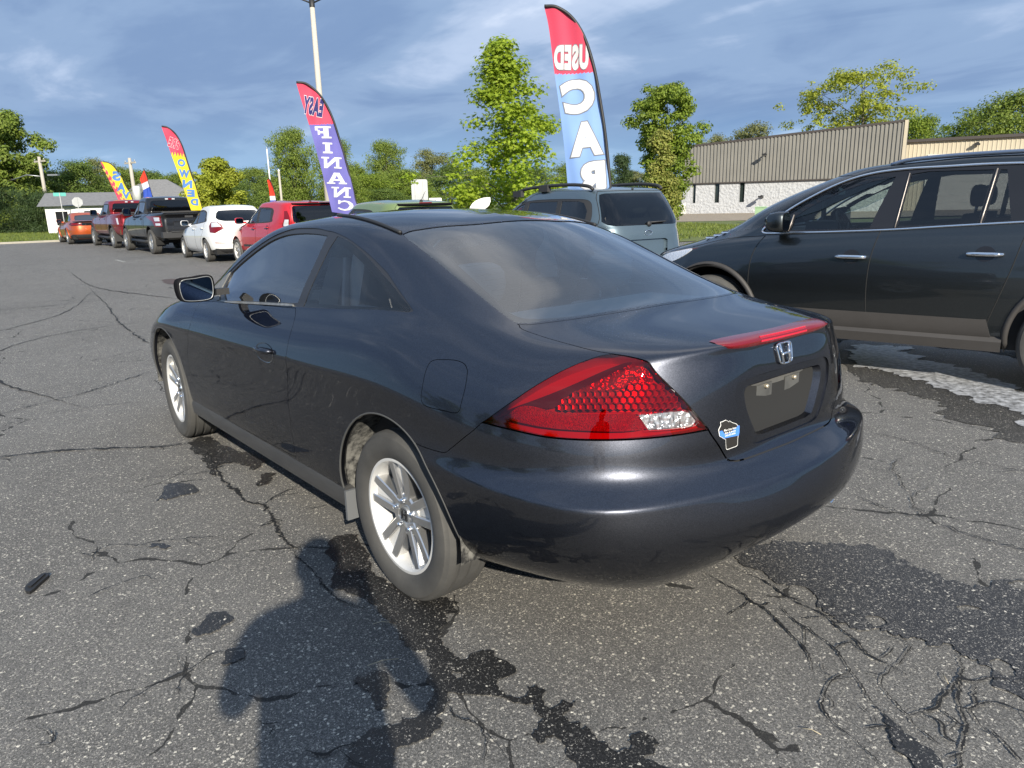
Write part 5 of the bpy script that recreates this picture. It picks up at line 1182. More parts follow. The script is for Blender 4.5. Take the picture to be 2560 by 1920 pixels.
    for v in np.linspace(12.35, 14.6, 15):
        us = np.interp(v, [q[1] for q in fl[::-1] if q[0] < 13.4], [q[0] for q in fl[::-1] if q[0] < 13.4]) if True else 13
        us = max(us, 12.3) + .25
        uv = np.stack([np.linspace(us, UM, 26), np.full(26, v)], 1); P = on_skin(S, uv, -.0042); Pd = on_skin(S, uv + np.array([0, .010]), -.0042)
        for sg in (1, -1):
            a = lean(P * [1, sg, 1]); b = lean(Pd * [1, sg, 1]); n = len(a)
            db.raw(list(a) + list(b), [(i, i + 1, n + i + 1, n + i) for i in range(n - 1)])
    db.build('heater_lines', mat('heater_line', (.05, .04, .035), .6), gw)
    add_panel('windscreen', [m for m in both(wind, off=-.003, flange=0, gap=.003)], GR, car)
    add_panel('bonnet', both(hood, gap=G), PT, car)
    for m in both(head, gap=G): add_panel('headlight', [m], M_['clear_lens'], car)
    # --- boot lid with number plate recess
    def rear_uv(pts): return [tuple(q) for q in S.inv([(0, y, z) for y, z in pts], (1, 2), (14, 18, 4, 9.6))]
    half = lambda pts: [(18.0, None)]
    oz = [(0, .897), (.19, .897), (.255, .894), (.279, .878), (.284, .852), (.272, .80), (.215, .706), (.195, .690), (.16, .684), (0, .684)]
    rec_o = spline(oz[1:9], 5)
    ro = rear_uv([oz[0]] + rec_o + [oz[-1]]); ro[0] = (UM, ro[0][1]); ro[-1] = (UM, ro[-1][1])
    iz = [(0, .874), (.17, .874), (.216, .872), (.232, .860), (.234, .842), (.222, .80), (.178, .722), (.162, .710), (.13, .705), (0, .705)]
    rec_i = spline(iz[1:9], 5)
    ri = rear_uv([iz[0]] + rec_i + [iz[-1]]); ri[0] = (UM, ri[0][1]); ri[-1] = (UM, ri[-1][1])
    tm = panel(S, trunk, [ro], du=.2, dv=.17, gap=G, flange=.012)
    lid = add_panel('boot_lid', [tm, mirrored(tm)], PT, car)
    # recess walls: outer step, sloping side, back
    rb = MB()
    for sg in (1, -1):
        a = lean(on_skin(S, ro, 0) * [1, sg, 1]); a1 = lean(on_skin(S, ro, -.005) * [1, sg, 1]); b_ = lean(on_skin(S, ri, -.006) * [1, sg, 1])
        c = b_.copy(); c[:, 0] = -.950; c[:, 1] *= .90; c[:, 2] = .79 + (c[:, 2] - .79) * .93
        n = len(a)
        for p, q in ((a, a1), (a1, b_), (b_, c)):
            vv = list(p) + list(q); m = len(p); mm = len(q)
            if m != mm: continue
            ff = [(i, i + 1, m + i + 1, m + i) for i in range(m - 1)]
            rb.raw(vv, ff if sg > 0 else [x[::-1] for x in ff])
        vv = list(c); ff = [tuple(range(len(c)))]; rb.raw(vv, ff if sg < 0 else [ff[0][::-1]], smooth=False)
    rb.build('plate_recess', PT, lid, auto=50)
    xb = -.966
    pb = MB(); ph = [(-.155, .862), (.155, .862), (.165, .85), (.158, .73), (.145, .714), (-.145, .714), (-.158, .73), (-.165, .85)]
    pb.prism([(y, z) for y, z in ph], xb - .006, xb + .02, 'X'); pb.build('plate_mount', mat('worn_plastic', (.050, .050, .048), .55, noise=(9, .6, (.105, .102, .096), 6, (1, 1, .35))), lid)
    for y0 in (.085, -.085):
        q = MB(); o_ = [(y0 - .045, .855), (y0 + .045, .855), (y0 + .045, .775), (y0 + .025, .758), (y0 - .045, .762)]
        q.prism(o_, xb - .0095, xb - .005, 'X'); q.build('mount_pad', mat('worn_plastic_dark', (.045, .045, .043), .55, noise=(14, .6, (.10, .10, .095), 5)), lid)
        q = MB(); q.lathe([(0, xb - .020), (.006, xb - .020), (.0075, xb - .015), (.0075, xb - .008)], 10, 'X', (0, y0 - .005, .847)); q.build('plate_screw', mat('brass_screw', (.62, .55, .42), .35, .7), lid)
        q = MB(); q.box((xb - .011, y0 - .02, .742), (.006, .020, .022)); q.build('mount_slot', M_['black'], lid)
    q = MB(); q.box((xb - .009, .0, .735), (.004, .012, .022)); q.build('mount_bulb', mat('pale_yellow', (.7, .6, .35), .5), lid)
    # --- emblem: rounded frame and the tapering bars of the letter
    em = MB()
    def rearp(y, z, off):
        uv = S.inv([(0, y, z)], (1, 2), (14, 18, 4, 9.6)) if y >= 0 else S.inv([(0, -y, z)], (1, 2), (14, 18, 4, 9.6))
        P = on_skin(S, uv, off)[0]; return (P[0], P[1] * (1 if y >= 0 else -1), P[2] + LEAN * P[1] * (1 if y >= 0 else -1))
    zc = .943
    fr = spline([(.0, .033), (.034, .032), (.044, .020), (.040, -.012), (.033, -.030), (0, -.034), (-.033, -.030), (-.040, -.012), (-.044, .020), (-.034, .032)], 5, True)
    em.tube([rearp(y * .95, zc + z * .95, .006) for y, z in fr + fr[:1]], .0035, 6)
    for s in (1, -1):
        em.tube([rearp(s * .027, zc + .030, .007), rearp(s * .0225, zc + .0, .009), rearp(s * .017, zc - .031, .007)], [.0048, .0045, .005], 6)
    em.tube([rearp(.022, zc - .004, .009), rearp(0, zc - .001, .009), rearp(-.022, zc - .004, .009)], [.0045, .0045, .0045], 6)
    em.build('emblem', M_['chrome'], lid)
    # --- high brake light: crescent lens wrapped over the lip
    L_ = MB(); K = 33; sec = []
    for i in range(K):
        t = -1 + 2 * i / (K - 1); y = .315 * t; w = math.sqrt(max(0, 1 - abs(t) ** 2.6)) * .98 + .02
        top = S.inv([(-.950 + .016 * w + .03 * t * t, abs(y), 0)], (0, 1), (13.5, 18, 9.3, 11.5)); pt = on_skin(S, top, 0)[0]
        uv = S.inv([(0, abs(y), pt[2] - .005 - .026 * w)], (1, 2), (14, 18, 4, 10.2)); pl = on_skin(S, uv, 0)[0]
        mid = np.array([min(pl[0], pt[0]) - .003 - .008 * w, abs(y), pt[2] - .008 - .003 * w]); crest = np.array([pl[0] * .45 + pt[0] * .55 - .006 * w, abs(y), pt[2] + .002 * w])
        ring = [pl + [-.001, 0, -.001], (pl + mid) / 2 + [-.004 * w, 0, 0], mid, (mid + crest) / 2 + [-.003 * w, 0, .004 * w], crest, pt + [0, 0, .0015]]
        sec.append([(q[0], q[1] * (1 if y >= 0 else -1), q[2] + LEAN * y) for q in ring])
    vs = [q for r in sec for q in r]; n = 6
    L_.raw(vs, [(i * n + j, i * n + j + 1, (i + 1) * n + j + 1, (i + 1) * n + j) for i in range(K - 1) for j in range(n - 1)])
    hl = L_.build('high_brake_light', M_['red_lens'], lid)
    lb = MB()
    for i in range(22):
        y = -.132 + .264 * i / 21
        for j in range(3):
            tt = (y / .315); w = 1
            s0 = sec[int(round((tt + 1) / 2 * (K - 1)))]
            a = Vector(s0[1]); b = Vector(s0[3]); c = a.lerp(b, .2 + .3 * j)
            lb.box((c.x - .0028, y, c.z), (.003, .0105, .0058))
    lb.build('light_segments', mat('red_segments', (.60, .012, .04), .25, coat=1), hl)
    # --- state-shaped sticker
    zs = lambda l: l
    st = [(.331, .791), (.318, .783), (.316, .786), (.303, .778), (.292, .774), (.285, .771), (.278, .764), (.275, .752), (.272, .750), (.276, .735), (.278, .722), (.276, .703), (.281, .699), (.322, .697), (.327, .700), (.331, .715), (.333, .731), (.345, .738), (.358, .746), (.360, .757), (.361, .766), (.356, .773), (.352, .778), (.353, .788), (.346, .788)]
    def flat_on_lid(poly, off, name, mt, parent):
        cy = sum(p[0] for p in poly) / len(poly)
        b = MB(); tri = cdt_fill(poly); P = [rearp(y, z, off) for y, z in poly]
        b.raw(P, [t if True else t for t in tri]); o = b.build(name, mt, parent); return o
    WS = mat('sticker_white', (.82, .82, .80), .4); BS = mat('sticker_black', (.022, .020, .018), .45); BL = mat('sticker_blue', (.07, .22, .72), .4)
    cx = sum(p[0] for p in st) / len(st); cz = sum(p[1] for p in st) / len(st)
    sk = flat_on_lid(st, .0008, 'sticker', WS, lid)
    sti = [(cx + (y - cx) * .945, cz + (z - cz) * .962) for y, z in st]
    flat_on_lid(sti, .0013, 'sticker_print', BS, sk)
    flat_on_lid([(.357, .7605), (.272, .7635), (.273, .7425), (.2765, .7335), (.340, .7365), (.357, .7475)], .0018, 'sticker_band', BL, sk)
    def text_mesh(s, size, bold=0.0, shear=0.0):
        cu = bpy.data.curves.new('t', 'FONT'); cu.body = s; cu.size = size; cu.offset = bold; cu.shear = shear; cu.align_x = 'CENTER'; cu.align_y = 'CENTER'; cu.resolution_u = 3
        o = bpy.data.objects.new('t', cu); COL.objects.link(o); dg_ = bpy.context.evaluated_depsgraph_get(); me = bpy.data.meshes.new_from_object(o.evaluated_get(dg_))
        v = [tuple(x.co) for x in me.vertices]; f = [tuple(p.vertices) for p in me.polygons]
        bpy.data.objects.remove(o); bpy.data.curves.remove(cu); bpy.data.meshes.remove(me); return v, f
    tx = MB()
    for s, zz, sz in (('Blue Line Auto', .7600, .0088), ('Sales & Service', .7515, .0078), ('262-692-4004', .7435, .0078)):
        v, f = text_mesh(s, sz, .00012, .25); tx.raw([rearp(.315 - x, zz + y, .0023) for x, y, _ in v], f)
    tx.build('sticker_lettering', WS, sk)
    # --- fuel flap
    fm = panel(S, fuel, [], du=.12, dv=.1, gap=.0022, step=.008)
    add_panel('fuel_flap', [fm], PT, car)
    f2 = mirrored(panel(S, fuel, [], du=.12, dv=.1, flange=0)); add_panel('quarter_skin', [f2], PT, car)
    # --- rear bumper
    bm_ = panel(S, bump, [], du=.2, dv=.17, gap=.0025, flange=.02)
    bo = add_panel('rear_bumper', [bm_, mirrored(bm_)], PT, car)
    up = MB(); uvb = [(u, tb[-1][1] - .04) for u in np.linspace(tb[-1][0] - 1.2, UM, 10)]
    P = on_skin(S, uvb, -.004)
    for sg in (1, -1):
        a = lean(P * [1, sg, 1]); b_ = a + np.array([.012, 0, .012]); n = len(a); up.raw(list(a) + list(b_), [(i, i + 1, n + i + 1, n + i) for i in range(n - 1)])
    up.build('bumper_step', M_['black'], bo)
    # lower valance and exhaust tip
    va = MB(); va.box((-.52, 0, .285), (.55, 1.05, .04)); va.build('valance', M_['black'], car)
    ex = MB(); ex.lathe([(.022, -.925), (.026, -.927), (.026, -.70), (.022, -.70)], 20, 'X', (0, -.56, .268), True); ex.build('exhaust_tip', M_['chrome'], car, auto=40)
    # --- tail lights
    LENS = glass('tail_red_glass', (.62, .010, .016), .8); LENSC = glass('tail_clear_glass', (.92, .93, .95), .9)
    HB = mat('tail_bright', (.78, .75, .73), .4, .3, bump=(330, 1.0, .006, 1), noise=(210, .5, (.42, .38, .37), 1))
    HC = mat('tail_chrome', (.70, .66, .66), .25, .6)
    HD = mat('tail_rim', (.55, .48, .47), .45)
    clr = densify(H['tail_clear']); hon = densify(H['tail_honey']); refl = densify(H['tail_reflector']); bandl = densify(H['tail_band']); uppr = densify(H['tail_upper'])
    lens = panel(S, tail, [clr], du=.15, dv=.12, gap=G, off=.001, flange=.008, step=.01)
    lensc = panel(S, clr, [], du=.15, dv=.12, gap=.002, off=.0008, flange=0, step=.01)
    back = panel(S, tail, [], du=.25, dv=.2, off=-.034, flange=-.033, gap=.003)
    areas = [('honeycomb_back', hon, -.030, mat('tail_deep', (.34, .30, .29), .3, .6)), ('reflector', refl, -.010, HB), ('smooth_panel', bandl, -.012, mat('tail_smooth', (.30, .26, .26), .18, .75)), ('upper_reflector', uppr, -.022, mat('tail_ribbed', (.62, .56, .56), .25, .5, noise=(40, .5, (.25, .2, .2), 2, (1, 9, 1)), bump=(60, 1.0, .01, 1))), ('reversing_reflector', clr, -.020, mat('reverse_reflector', (.78, .79, .80), .2, .5, noise=(30, .35, (.16, .17, .18), 2, (5, 5, .6)), bump=(45, 1.0, .02, 1)))]
    # hexagonal cups
    def hex_cups():
        uvc = np.array(hon); Pc = on_skin(S, uvc, 0); c = Pc.mean(0); _, _, vt_ = np.linalg.svd(Pc - c); ex_, ey_ = vt_[0], vt_[1]
        Q = np.stack([(Pc - c) @ ex_, (Pc - c) @ ey_], 1); r = .0122; lo = Q.min(0); hi = Q.max(0)
        grid = []; row = 0; y = lo[1]
        while y < hi[1] + r:
            x = lo[0] + (r * .866 if row % 2 else 0)
            while x < hi[0] + r: grid.append((x, y)); x += r * 1.732
            y += r * 1.5; row += 1
        grid = [g for g in grid if inside([g], Q)[0]]
        rows = []
        for g in grid:
            o = [(g[0] + rr * math.cos(R(30 + 60 * k)), g[1] + rr * math.sin(R(30 + 60 * k))) for rr in (r * 1.0, r * .88, r * .70) for k in range(6)]
            rows += [c + ex_ * a + ey_ * d for a, d in o]
        uv = S.inv(np.array(rows), (0, 1, 2), (12, 17, 6, 11)); nr = S.normal(uv[:, 0], uv[:, 1]); P = S.at(uv[:, 0], uv[:, 1])
        P = P + nr * np.array(([-.006] * 6 + [-.0065] * 6 + [-.020] * 6) * len(grid))[:, None]
        f = []; fl = []
        for i in range(len(grid)):
            q = i * 18
            for k in range(6):
                f.append((q + k, q + (k + 1) % 6, q + 6 + (k + 1) % 6, q + 6 + k)); f.append((q + 6 + k, q + 6 + (k + 1) % 6, q + 12 + (k + 1) % 6, q + 12 + k))
            fl.append(tuple(q + 12 + k for k in range(6)))
        return P, f, fl
    HP, HF, HFL = hex_cups()
    for sg, fn in ((1, lambda m: m), (-1, mirrored)):
        tl = add_panel('tail_light', [fn(lens)], LENS, car)
        add_panel('reversing_lens', [fn(lensc)], LENSC, tl)
        add_panel('housing', [fn(back)], HD, tl)
        for nm, lp, of, mt_ in areas:
            add_panel(nm, [fn(panel(S, lp, [], du=.2, dv=.15, off=of, flange=.006))], mt_, tl)
        P = HP * [1, sg, 1]; b = MB(); b.raw(lean(P), HF if sg > 0 else [q[::-1] for q in HF], smooth=False); b.build('honeycomb', HC, tl)
        b = MB(); b.raw(lean(P), HFL if sg > 0 else [q[::-1] for q in HFL], smooth=False); b.build('honeycomb_floor', mat('tail_cup', (.30, .20, .20), .3, .3), tl)
    # --- black roof strip, sills, mud flaps
    dr = densify(H['drip']); 
    for sg in (1, -1):
        b = MB(); b.tube(lean(on_skin(S, dr, .003) * [1, sg, 1]), .0075, 6); b.build('roof_strip', M_['black'], car)
        b = MB(); xs = np.linspace(2.27, .37, 16); vs = []
        for x in xs:
            yo = .884; z1 = .318; z0 = .228
            for y, z in ((yo - .03, z1 + .012), (yo - .004, z1 + .004), (yo + .004, z1 - .02), (yo - .002, z0 + .012), (yo - .02, z0), (yo - .12, z0 - .005)):
                vs.append((x, sg * y, z + LEAN * sg * y))
        f = [(i * 6 + j, i * 6 + j + 1, (i + 1) * 6 + j + 1, (i + 1) * 6 + j) for i in range(15) for j in range(5)]
        f += [(0, 1, 2, 3, 4, 5), (90, 91, 92, 93, 94, 95)]
        b.raw(vs, f); b.build('side_skirt', mat('dusty_black', (.030, .030, .031), .5, coat=.25, noise=(5, .6, (.055, .054, .052), 6, (1, 1, 5))), car, auto=35)
        b = MB(); b.box((.352, sg * .855, .262), (.014, .075, .125)); b.build('mud_flap', mat('grey_plastic', (.12, .125, .13), .6), car)
    # --- wheel housings
    for xc in (0.0, 2.645):
        for sg in (1, -1):
            b = MB(); a = np.linspace(R(-3), R(187), 28); rr = .392
            vs = []
            for t in a:
                for y in (.868, .55): vs.append((xc + rr * math.cos(t), sg * y, .328 + rr * math.sin(t)))
            b.raw(vs, [(2 * i, 2 * i + 1, 2 * i + 3, 2 * i + 2) for i in range(27)])
            b.build('wheel_housing', M_['liner'], car)
            b = MB(); pol = [(xc + rr * math.cos(t), .328 + rr * math.sin(t)) for t in a]
            b.prism(pol, sg * .50, sg * .55, 'Y'); b.build('housing_wall', M_['dark'], car)
            b = MB(); uva = (ar if xc < 1 else af)[1:-1]
            b.tube(lean(on_skin(S, uva, -.002) * [1, sg, 1]), .0045, 6); b.build('arch_edge', mat('arch_rubber', (.07, .07, .068), .6), car)
    fl_ = MB(); fl_.box((1.45, 0, .31), (3.8, 1.04, .12)); fl_.box((1.32, 0, .30), (1.8, 1.6, .12)); fl_.build('floor_pan', M_['dark'], car)
    # --- mirrors
    for sg in (1, -1):
        mr = MB(); c = np.array([1.62, .985, 1.052]); rings = []
        shape = spline([(o * .72, z * .92) for o, z in ((.118, .050), (.0, .064), (-.095, .068), (-.118, .03), (-.108, -.048), (-.06, -.070), (.07, -.068), (.118, -.045))], 5, True)   # (outboard offset, z)
        for dx, s in ((-.055, .93), (-.050, .985), (-.02, 1.0), (.03, .93), (.07, .70), (.09, .35)):
            rings.append([(c[0] + dx, sg * (c[1] + o * s * 1.0), c[2] + z * s) for o, z in shape])
        n = len(shape); vs = [q for r in rings for q in r]
        f = [(i * n + j, i * n + (j + 1) % n, (i + 1) * n + (j + 1) % n, (i + 1) * n + j) for i in range(5) for j in range(n)] + [tuple(5 * n + j for j in range(n))]
        mr.raw(vs, f if sg < 0 else [q[::-1] for q in f]); mo = mr.build('wing_mirror', PT, car, auto=40)
        g = MB(); gv = [(c[0] - .050, sg * (c[1] + o * .87), c[2] + z * .86) for o, z in shape]; g.raw(gv, [tuple(range(n)) if sg > 0 else tuple(range(n))[::-1]], smooth=False); g.build('mirror_glass', mat('mirror_glass', (.035, .055, .085), .03, 1.0), mo)  # dark blue tint of the glass stands in for the dim sky it reflects
        g = MB(); q1 = [(c[0] - .0515, sg * (c[1] + o * .88), c[2] + z * .88) for o, z in shape]; g.tube(q1 + q1[:1], .0025, 5); g.build('mirror_bezel', M_['steel'], mo)
        g = MB(); g.box((c[0] + .02, sg * .875, 1.022), (.045, .12, .032)); g.build('mirror_arm', M_['black'], mo)
    # --- wheels
    for x, z in ((0, .322), (2.67, .322)):
        for sg in (1, -1): hero_wheel(car, (x, sg * .772, z), sg, turn=R(-3.0) if x > 1 else 0, spin=0 if x < 1 else R(9))
    # --- cabin
    cabin(car, 1)
    return S
def seat(parent, x, y, mt, z=.30, back=.62, w=.50, lean_=.32, hr=.135):
    b = MB(); 
    b.box((x, y, z + .10), (.50, w, .16))
    st = empty('seat', (0, 0, 0)); st.parent = parent
    b.build('cushion', mt, st)
    b = MB(); prof = [(0, -.5), (0, .5)]
    vs = []; K = 7
    for i in range(K):
        t = i / (K - 1); zz = z + .14 + back * t; xx = x - .22 - back * t * lean_; ww = w * (1 - .25 * t ** 3) / 2; th = .07 + .03 * math.sin(t * 3)
        vs += [(xx + th * .8, y - ww * .8, zz), (xx + th * .5, y - ww, zz), (xx - th, y - ww * .9, zz), (xx - th, y + ww * .9, zz), (xx + th * .5, y + ww, zz), (xx + th * .8, y + ww * .8, zz)]
    f = [(i * 6 + j, i * 6 + (j + 1) % 6, (i + 1) * 6 + (j + 1) % 6, (i + 1) * 6 + j) for i in range(K - 1) for j in range(6)] + [tuple(range(6)), tuple(36 + j for j in range(6))]
    b.raw(vs, f); b.build('seat_back', mt, st, auto=50)
    xt = x - .22 - back * lean_; zt = z + .14 + back
    b = MB(); b.tube([(xt, y - .06, zt - .02), (xt - .01, y - .06, zt + .09)], .006, 6); b.tube([(xt, y + .06, zt - .02), (xt - .01, y + .06, zt + .09)], .006, 6); b.build('headrest_posts', M_['chrome'], st)
    b = MB(); sp = []
    for i in range(9):
        t = math.pi * i / 8; sp.append((.5 * math.sin(t), -math.cos(t)))
    hx, hy, hz = .055, .135, .085
    vs = []; n = 16
    for i in range(9):
        ph = math.pi * i / 8; s = abs(math.sin(ph)) ** .6; cz = -math.cos(ph); cz = math.copysign(abs(cz) ** .75, cz)
        for j in range(n):
            a = 2 * math.pi * j / n; ca, sa = math.cos(a), math.sin(a)
            vs.append((xt - .012 + hx * s * math.copysign(abs(ca) ** .7, ca), y + hy * s * math.copysign(abs(sa) ** .7, sa), zt + hr + hz * cz * (1 if hr > .1 else .6)))
    b.raw(vs, [(i * n + j, i * n + (j + 1) % n, (i + 1) * n + (j + 1) % n, (i + 1) * n + j) for i in range(8) for j in range(n)])
    b.build('headrest', mt, st)
    return st
def wheel_steer(parent, c, r=.185, tilt=R(65), mt=None):
    b = MB(); pts = []
    ct, st_ = math.cos(tilt), math.sin(tilt)
    for i in range(25):
        a = 2 * math.pi * i / 24; pts.append((c[0] + r * math.sin(a) * (1 - st_ * 1.0) * 1.0 + 0 * ct - r * math.sin(a) * 0, c[1] + r * math.cos(a), c[2] + r * math.sin(a) * st_))
    pts = [(c[0] + r * math.sin(2 * math.pi * i / 24) * ct, c[1] + r * math.cos(2 * math.pi * i / 24), c[2] + r * math.sin(2 * math.pi * i / 24) * st_) for i in range(25)]
    b.tube(pts, .015, 8, caps=False); b.lathe([(0, 0), (.07, .0), (.07, .04), (0, .045)], 14, 'X', (c[0], c[1], c[2]))
    for a in (0, math.pi, -math.pi / 2): b.tube([c, (c[0] + r * math.sin(a) * ct, c[1] + r * math.cos(a), c[2] + r * math.sin(a) * st_)], .014, 6)
    return b.build('steering_wheel', mt or M_['interior'], parent)
def cabin(car, kind):
    TL = mat('grey_cabin_trim', (.36, .38, .39), .85)
    b = MB(); b.box((1.2, 0, .34), (2.6, 1.46, .08)); b.box((2.05, 0, .72), (.55, 1.36, .36)); b.box((1.1, .735, .62), (2.0, .05, .50)); b.box((1.1, -.735, .62), (2.0, .05, .50)); b.build('cabin_trim', M_['interior'], car)
    b = MB(); b.box((-.28, 0, 1.0), (.50, 1.04, .03)); b.build('parcel_shelf', TL, car)
    b = MB(); b.box((-.02, 0, .70), (.10, 1.24, .58)); b.build('rear_bulkhead', M_['seat'], car)
    b = MB(); b.box((.90, 0, 1.325), (.60, .84, .012)); b.build('headliner', M_['head'], car)
    for sg in (1, -1):
        b = MB(); b.box((.62, sg * .64, 1.02), (.10, .03, .50), M=Matrix.Rotation(R(-24), 3, 'Y')); b.box((.1, sg * .66, .92), (.9, .03, .22)); b.build('side_trim', TL, car)
    for y in (.36, -.36):
        seat(car, 1.40, y, M_['seat'], z=.36, back=.70, hr=.085)
        seat(car, .576, y * 1.08, M_['seat'], z=.375, back=.47, w=.54, lean_=.52)
    wheel_steer(car, (1.62, .36, .86))
    b = MB(); b.tube([(.62, .66, 1.22), (.66, .68, .9), (.78, .66, .55)], .018, 4); b.build('seat_belt', mat('belt_web', (.30, .31, .32), .8), car)
# ------------------------------------------------------------------ the other vehicles
def ring_net(rows):
    """rows of (x front, x rear, half width, z profile [(s, z)...], front power, rear power); s runs from 1 (front) to -1 (rear)"""
    cols = []
    yf = [0, .35, .65, .85]; ss = [.74, .55, .37, .18, 0, -.18, -.37, -.55, -.74]
    for kind, q in [('f', y) for y in yf] + [('s', s) for s in ss] + [('r', y) for y in yf[::-1]]:
        c = []
        for xf, xr, hw, zp, nf, nr in rows:
            xc, a = (xf + xr) / 2, (xf - xr) / 2
            if kind == 'f': s = (1 - q ** nf) ** (1 / nf); y = q * hw
            elif kind == 'r': s = -(1 - q ** nr) ** (1 / nr); y = q * hw
            else: s = q; n = nf if s > 0 else nr; y = hw * (1 - abs(s) ** n) ** (1 / n)
            x = xc + a * s
            zs = [p[0] for p in zp][::-1]; zz = [p[1] for p in zp][::-1]
            c.append((x, y if hw > 0 else 0, float(np.interp(s, zs, zz))))
        cols.append(c)
    return cols
def straight(pts, closed=True, step=.06):
    o = []; k = len(pts)
    for i in range(k if closed else k - 1):
        a, b = pts[i], pts[(i + 1) % k]; n = max(1, int(math.dist(a, b) / step))
        o += [tuple(p + (q - p) * t / n for p, q in zip(a, b)) for t in range(n)]
    if not closed: o.append(tuple(pts[-1]))
    return o
class Vehicle:
    def __init__(s, name, label, loc, rz, rows, fit=2):
        s.S = Surf(ring_net(rows), fit); s.root = empty(name, (loc[0], loc[1], 0), rz); tag(s.root, label, 'car'); s.UM, s.VM = s.S.nu - 1, s.S.nv - 1
        s.holes = []; s.todo = []; s.du, s.dv = .4, .35
    def side(s, pts, n=4, closed=True, box=None):
        q = spline(pts, n, closed) if n > 1 else straight(pts, closed)
        return [tuple(x) for x in s.S.inv([(x, 0, z) for x, z in q], (0, 2), box or (1.5, s.UM - 1.5, 0, s.VM - 2.5))]
    def rear(s, pts, box=None):
        uv = s.S.inv([(0, y, z) for y, z in pts], (1, 2), box or (s.UM - 6, s.UM, 0, s.VM - 2))
        return [((s.UM if abs(p[0]) < 1e-6 else float(u)), float(v)) for p, (u, v) in zip(pts, uv)]
    def front(s, pts, box=None):
        uv = s.S.inv([(0, y, z) for y, z in pts], (1, 2), box or (0, 6, 0, s.VM - 2))
        return [((0.0 if abs(p[0]) < 1e-6 else float(u)), float(v)) for p, (u, v) in zip(pts, uv)]
    def arch(s, xc, zc, r):
        a = np.linspace(R(-10), R(190), 36); pts = [(xc + r * math.cos(t), zc + r * math.sin(t)) for t in a]
        uv = s.S.inv([(x, 0, z) for x, z in pts], (0, 2), (.8, s.UM - .8, 0, s.VM * .6)); uv = [tuple(q) for q in uv if q[1] > .004]
        return [(uv[0][0], -.4)] + uv + [(uv[-1][0], -.4)]
    def part(s, name, loop, m, off=0.0, gap=.003, flange=.012, both=True, cut=True, holes=(), label=None):
        if cut: s.holes.append(loop)
        md = panel(s.S, loop, list(holes), du=s.du, dv=s.dv, off=off, flange=flange, gap=gap, step=.03)
        os_ = []
        for f in ((lambda q: q), mirrored) if both else ((lambda q: q),): os_.append(add_panel(name, [f(md)], m, s.root, label))
        return os_
    def whole(s, name, loop, m, off=0.0, gap=.003, flange=.012, cut=True, holes=()):
        if cut: s.holes.append(loop)
        md = panel(s.S, loop, list(holes), du=s.du, dv=s.dv, off=off, flange=flange, gap=gap, step=.03)
        return add_panel(name, [md, mirrored(md)], m, s.root)
    def body(s, m, fl=.02):
        md = panel(s.S, [(0, 0), (s.UM, 0), (s.UM, s.VM), (0, s.VM)], s.holes, du=s.du * .75, dv=s.dv * .75, flange=fl, step=.03)
        o = add_panel('body', [md, mirrored(md)], m, s.root); return o
    def shell(s, vtop, m, holes=()):
        md = panel(s.S, [(0, .15), (s.UM, .15), (s.UM, vtop), (0, vtop)], list(holes), du=.8, dv=.7, off=-.035, flange=0, step=.06)
        add_panel('inner_shell', [md, mirrored(md)], m, s.root)
    def well(s, xc, r, y0, y1, zc):
        for sg in (1, -1):
            b = MB(); a = np.linspace(R(-15), R(195), 22); v = []
            for t in a: v += [(xc + r * math.cos(t), sg * y1, zc + r * math.sin(t)), (xc + r * math.cos(t), sg * y0, zc + r * math.sin(t))]
            b.raw(v, [(2 * i, 2 * i + 1, 2 * i + 3, 2 * i + 2) for i in range(21)]); b.prism([(xc + r * math.cos(t), zc + r * math.sin(t)) for t in a], sg * (y0 - .03), sg * y0, 'Y')
            b.build('wheel_housing', M_['dark'], s.root)
    def edge(s, loop, r, m, name, off=0.0, closed=False):
        for sg in (1, -1):
            b = MB(); q = list(loop) + ([loop[0]] if closed else []); b.tube(on_skin(s.S, dense(s.S, q, .05, False), off) * [1, sg, 1], r, 6); b.build(name, m, s.root)
    def gap_line(s, pts, m=None, r=.004):
        for sg in (1, -1):
            b = MB(); b.tube(on_skin(s.S, dense(s.S, s.side(pts, 4, False), .05, False), -.001) * [1, sg, 1], r, 5); b.build('shut_line', m or M_['dark'], s.root)
    def mirror(s, x, y, z, m, w=.22, h=.16, glassm=None, handed=1):
        for sg in (1, -1):
            b = MB(); n = 20; rings = []
            for dx, k in ((-.06, .9), (-.05, 1), (.0, 1.0), (.06, .85), (.10, .45)):
                rings += [(x + dx, sg * (y + w / 2 + w / 2 * k * math.copysign(abs(math.cos(t)) ** .55, math.cos(t))), z + h / 2 * k * math.copysign(abs(math.sin(t)) ** .55, math.sin(t))) for t in np.linspace(0, 2 * math.pi, n + 1)[:-1]]
            b.raw(rings, [(i * n + j, i * n + (j + 1) % n, (i + 1) * n + (j + 1) % n, (i + 1) * n + j) for i in range(4) for j in range(n)] + [tuple(range(n)), tuple(4 * n + j for j in range(n))])
            b.box((x + .02, sg * (y - .02), z - h * .3), (.07, .14, .05)); o = b.build('wing_mirror', m, s.root, auto=50)
            g = MB(); g.raw([(x - .0625, sg * (y + w / 2 + w / 2 * .84 * math.copysign(abs(math.cos(t)) ** .55, math.cos(t))), z + h / 2 * .84 * math.copysign(abs(math.sin(t)) ** .55, math.sin(t))) for t in np.linspace(0, 2 * math.pi, n + 1)[:-1]], [tuple(range(n)) if sg < 0 else tuple(range(n))[::-1]], smooth=False); g.build('mirror_glass', MATS['mirror_glass'], o)
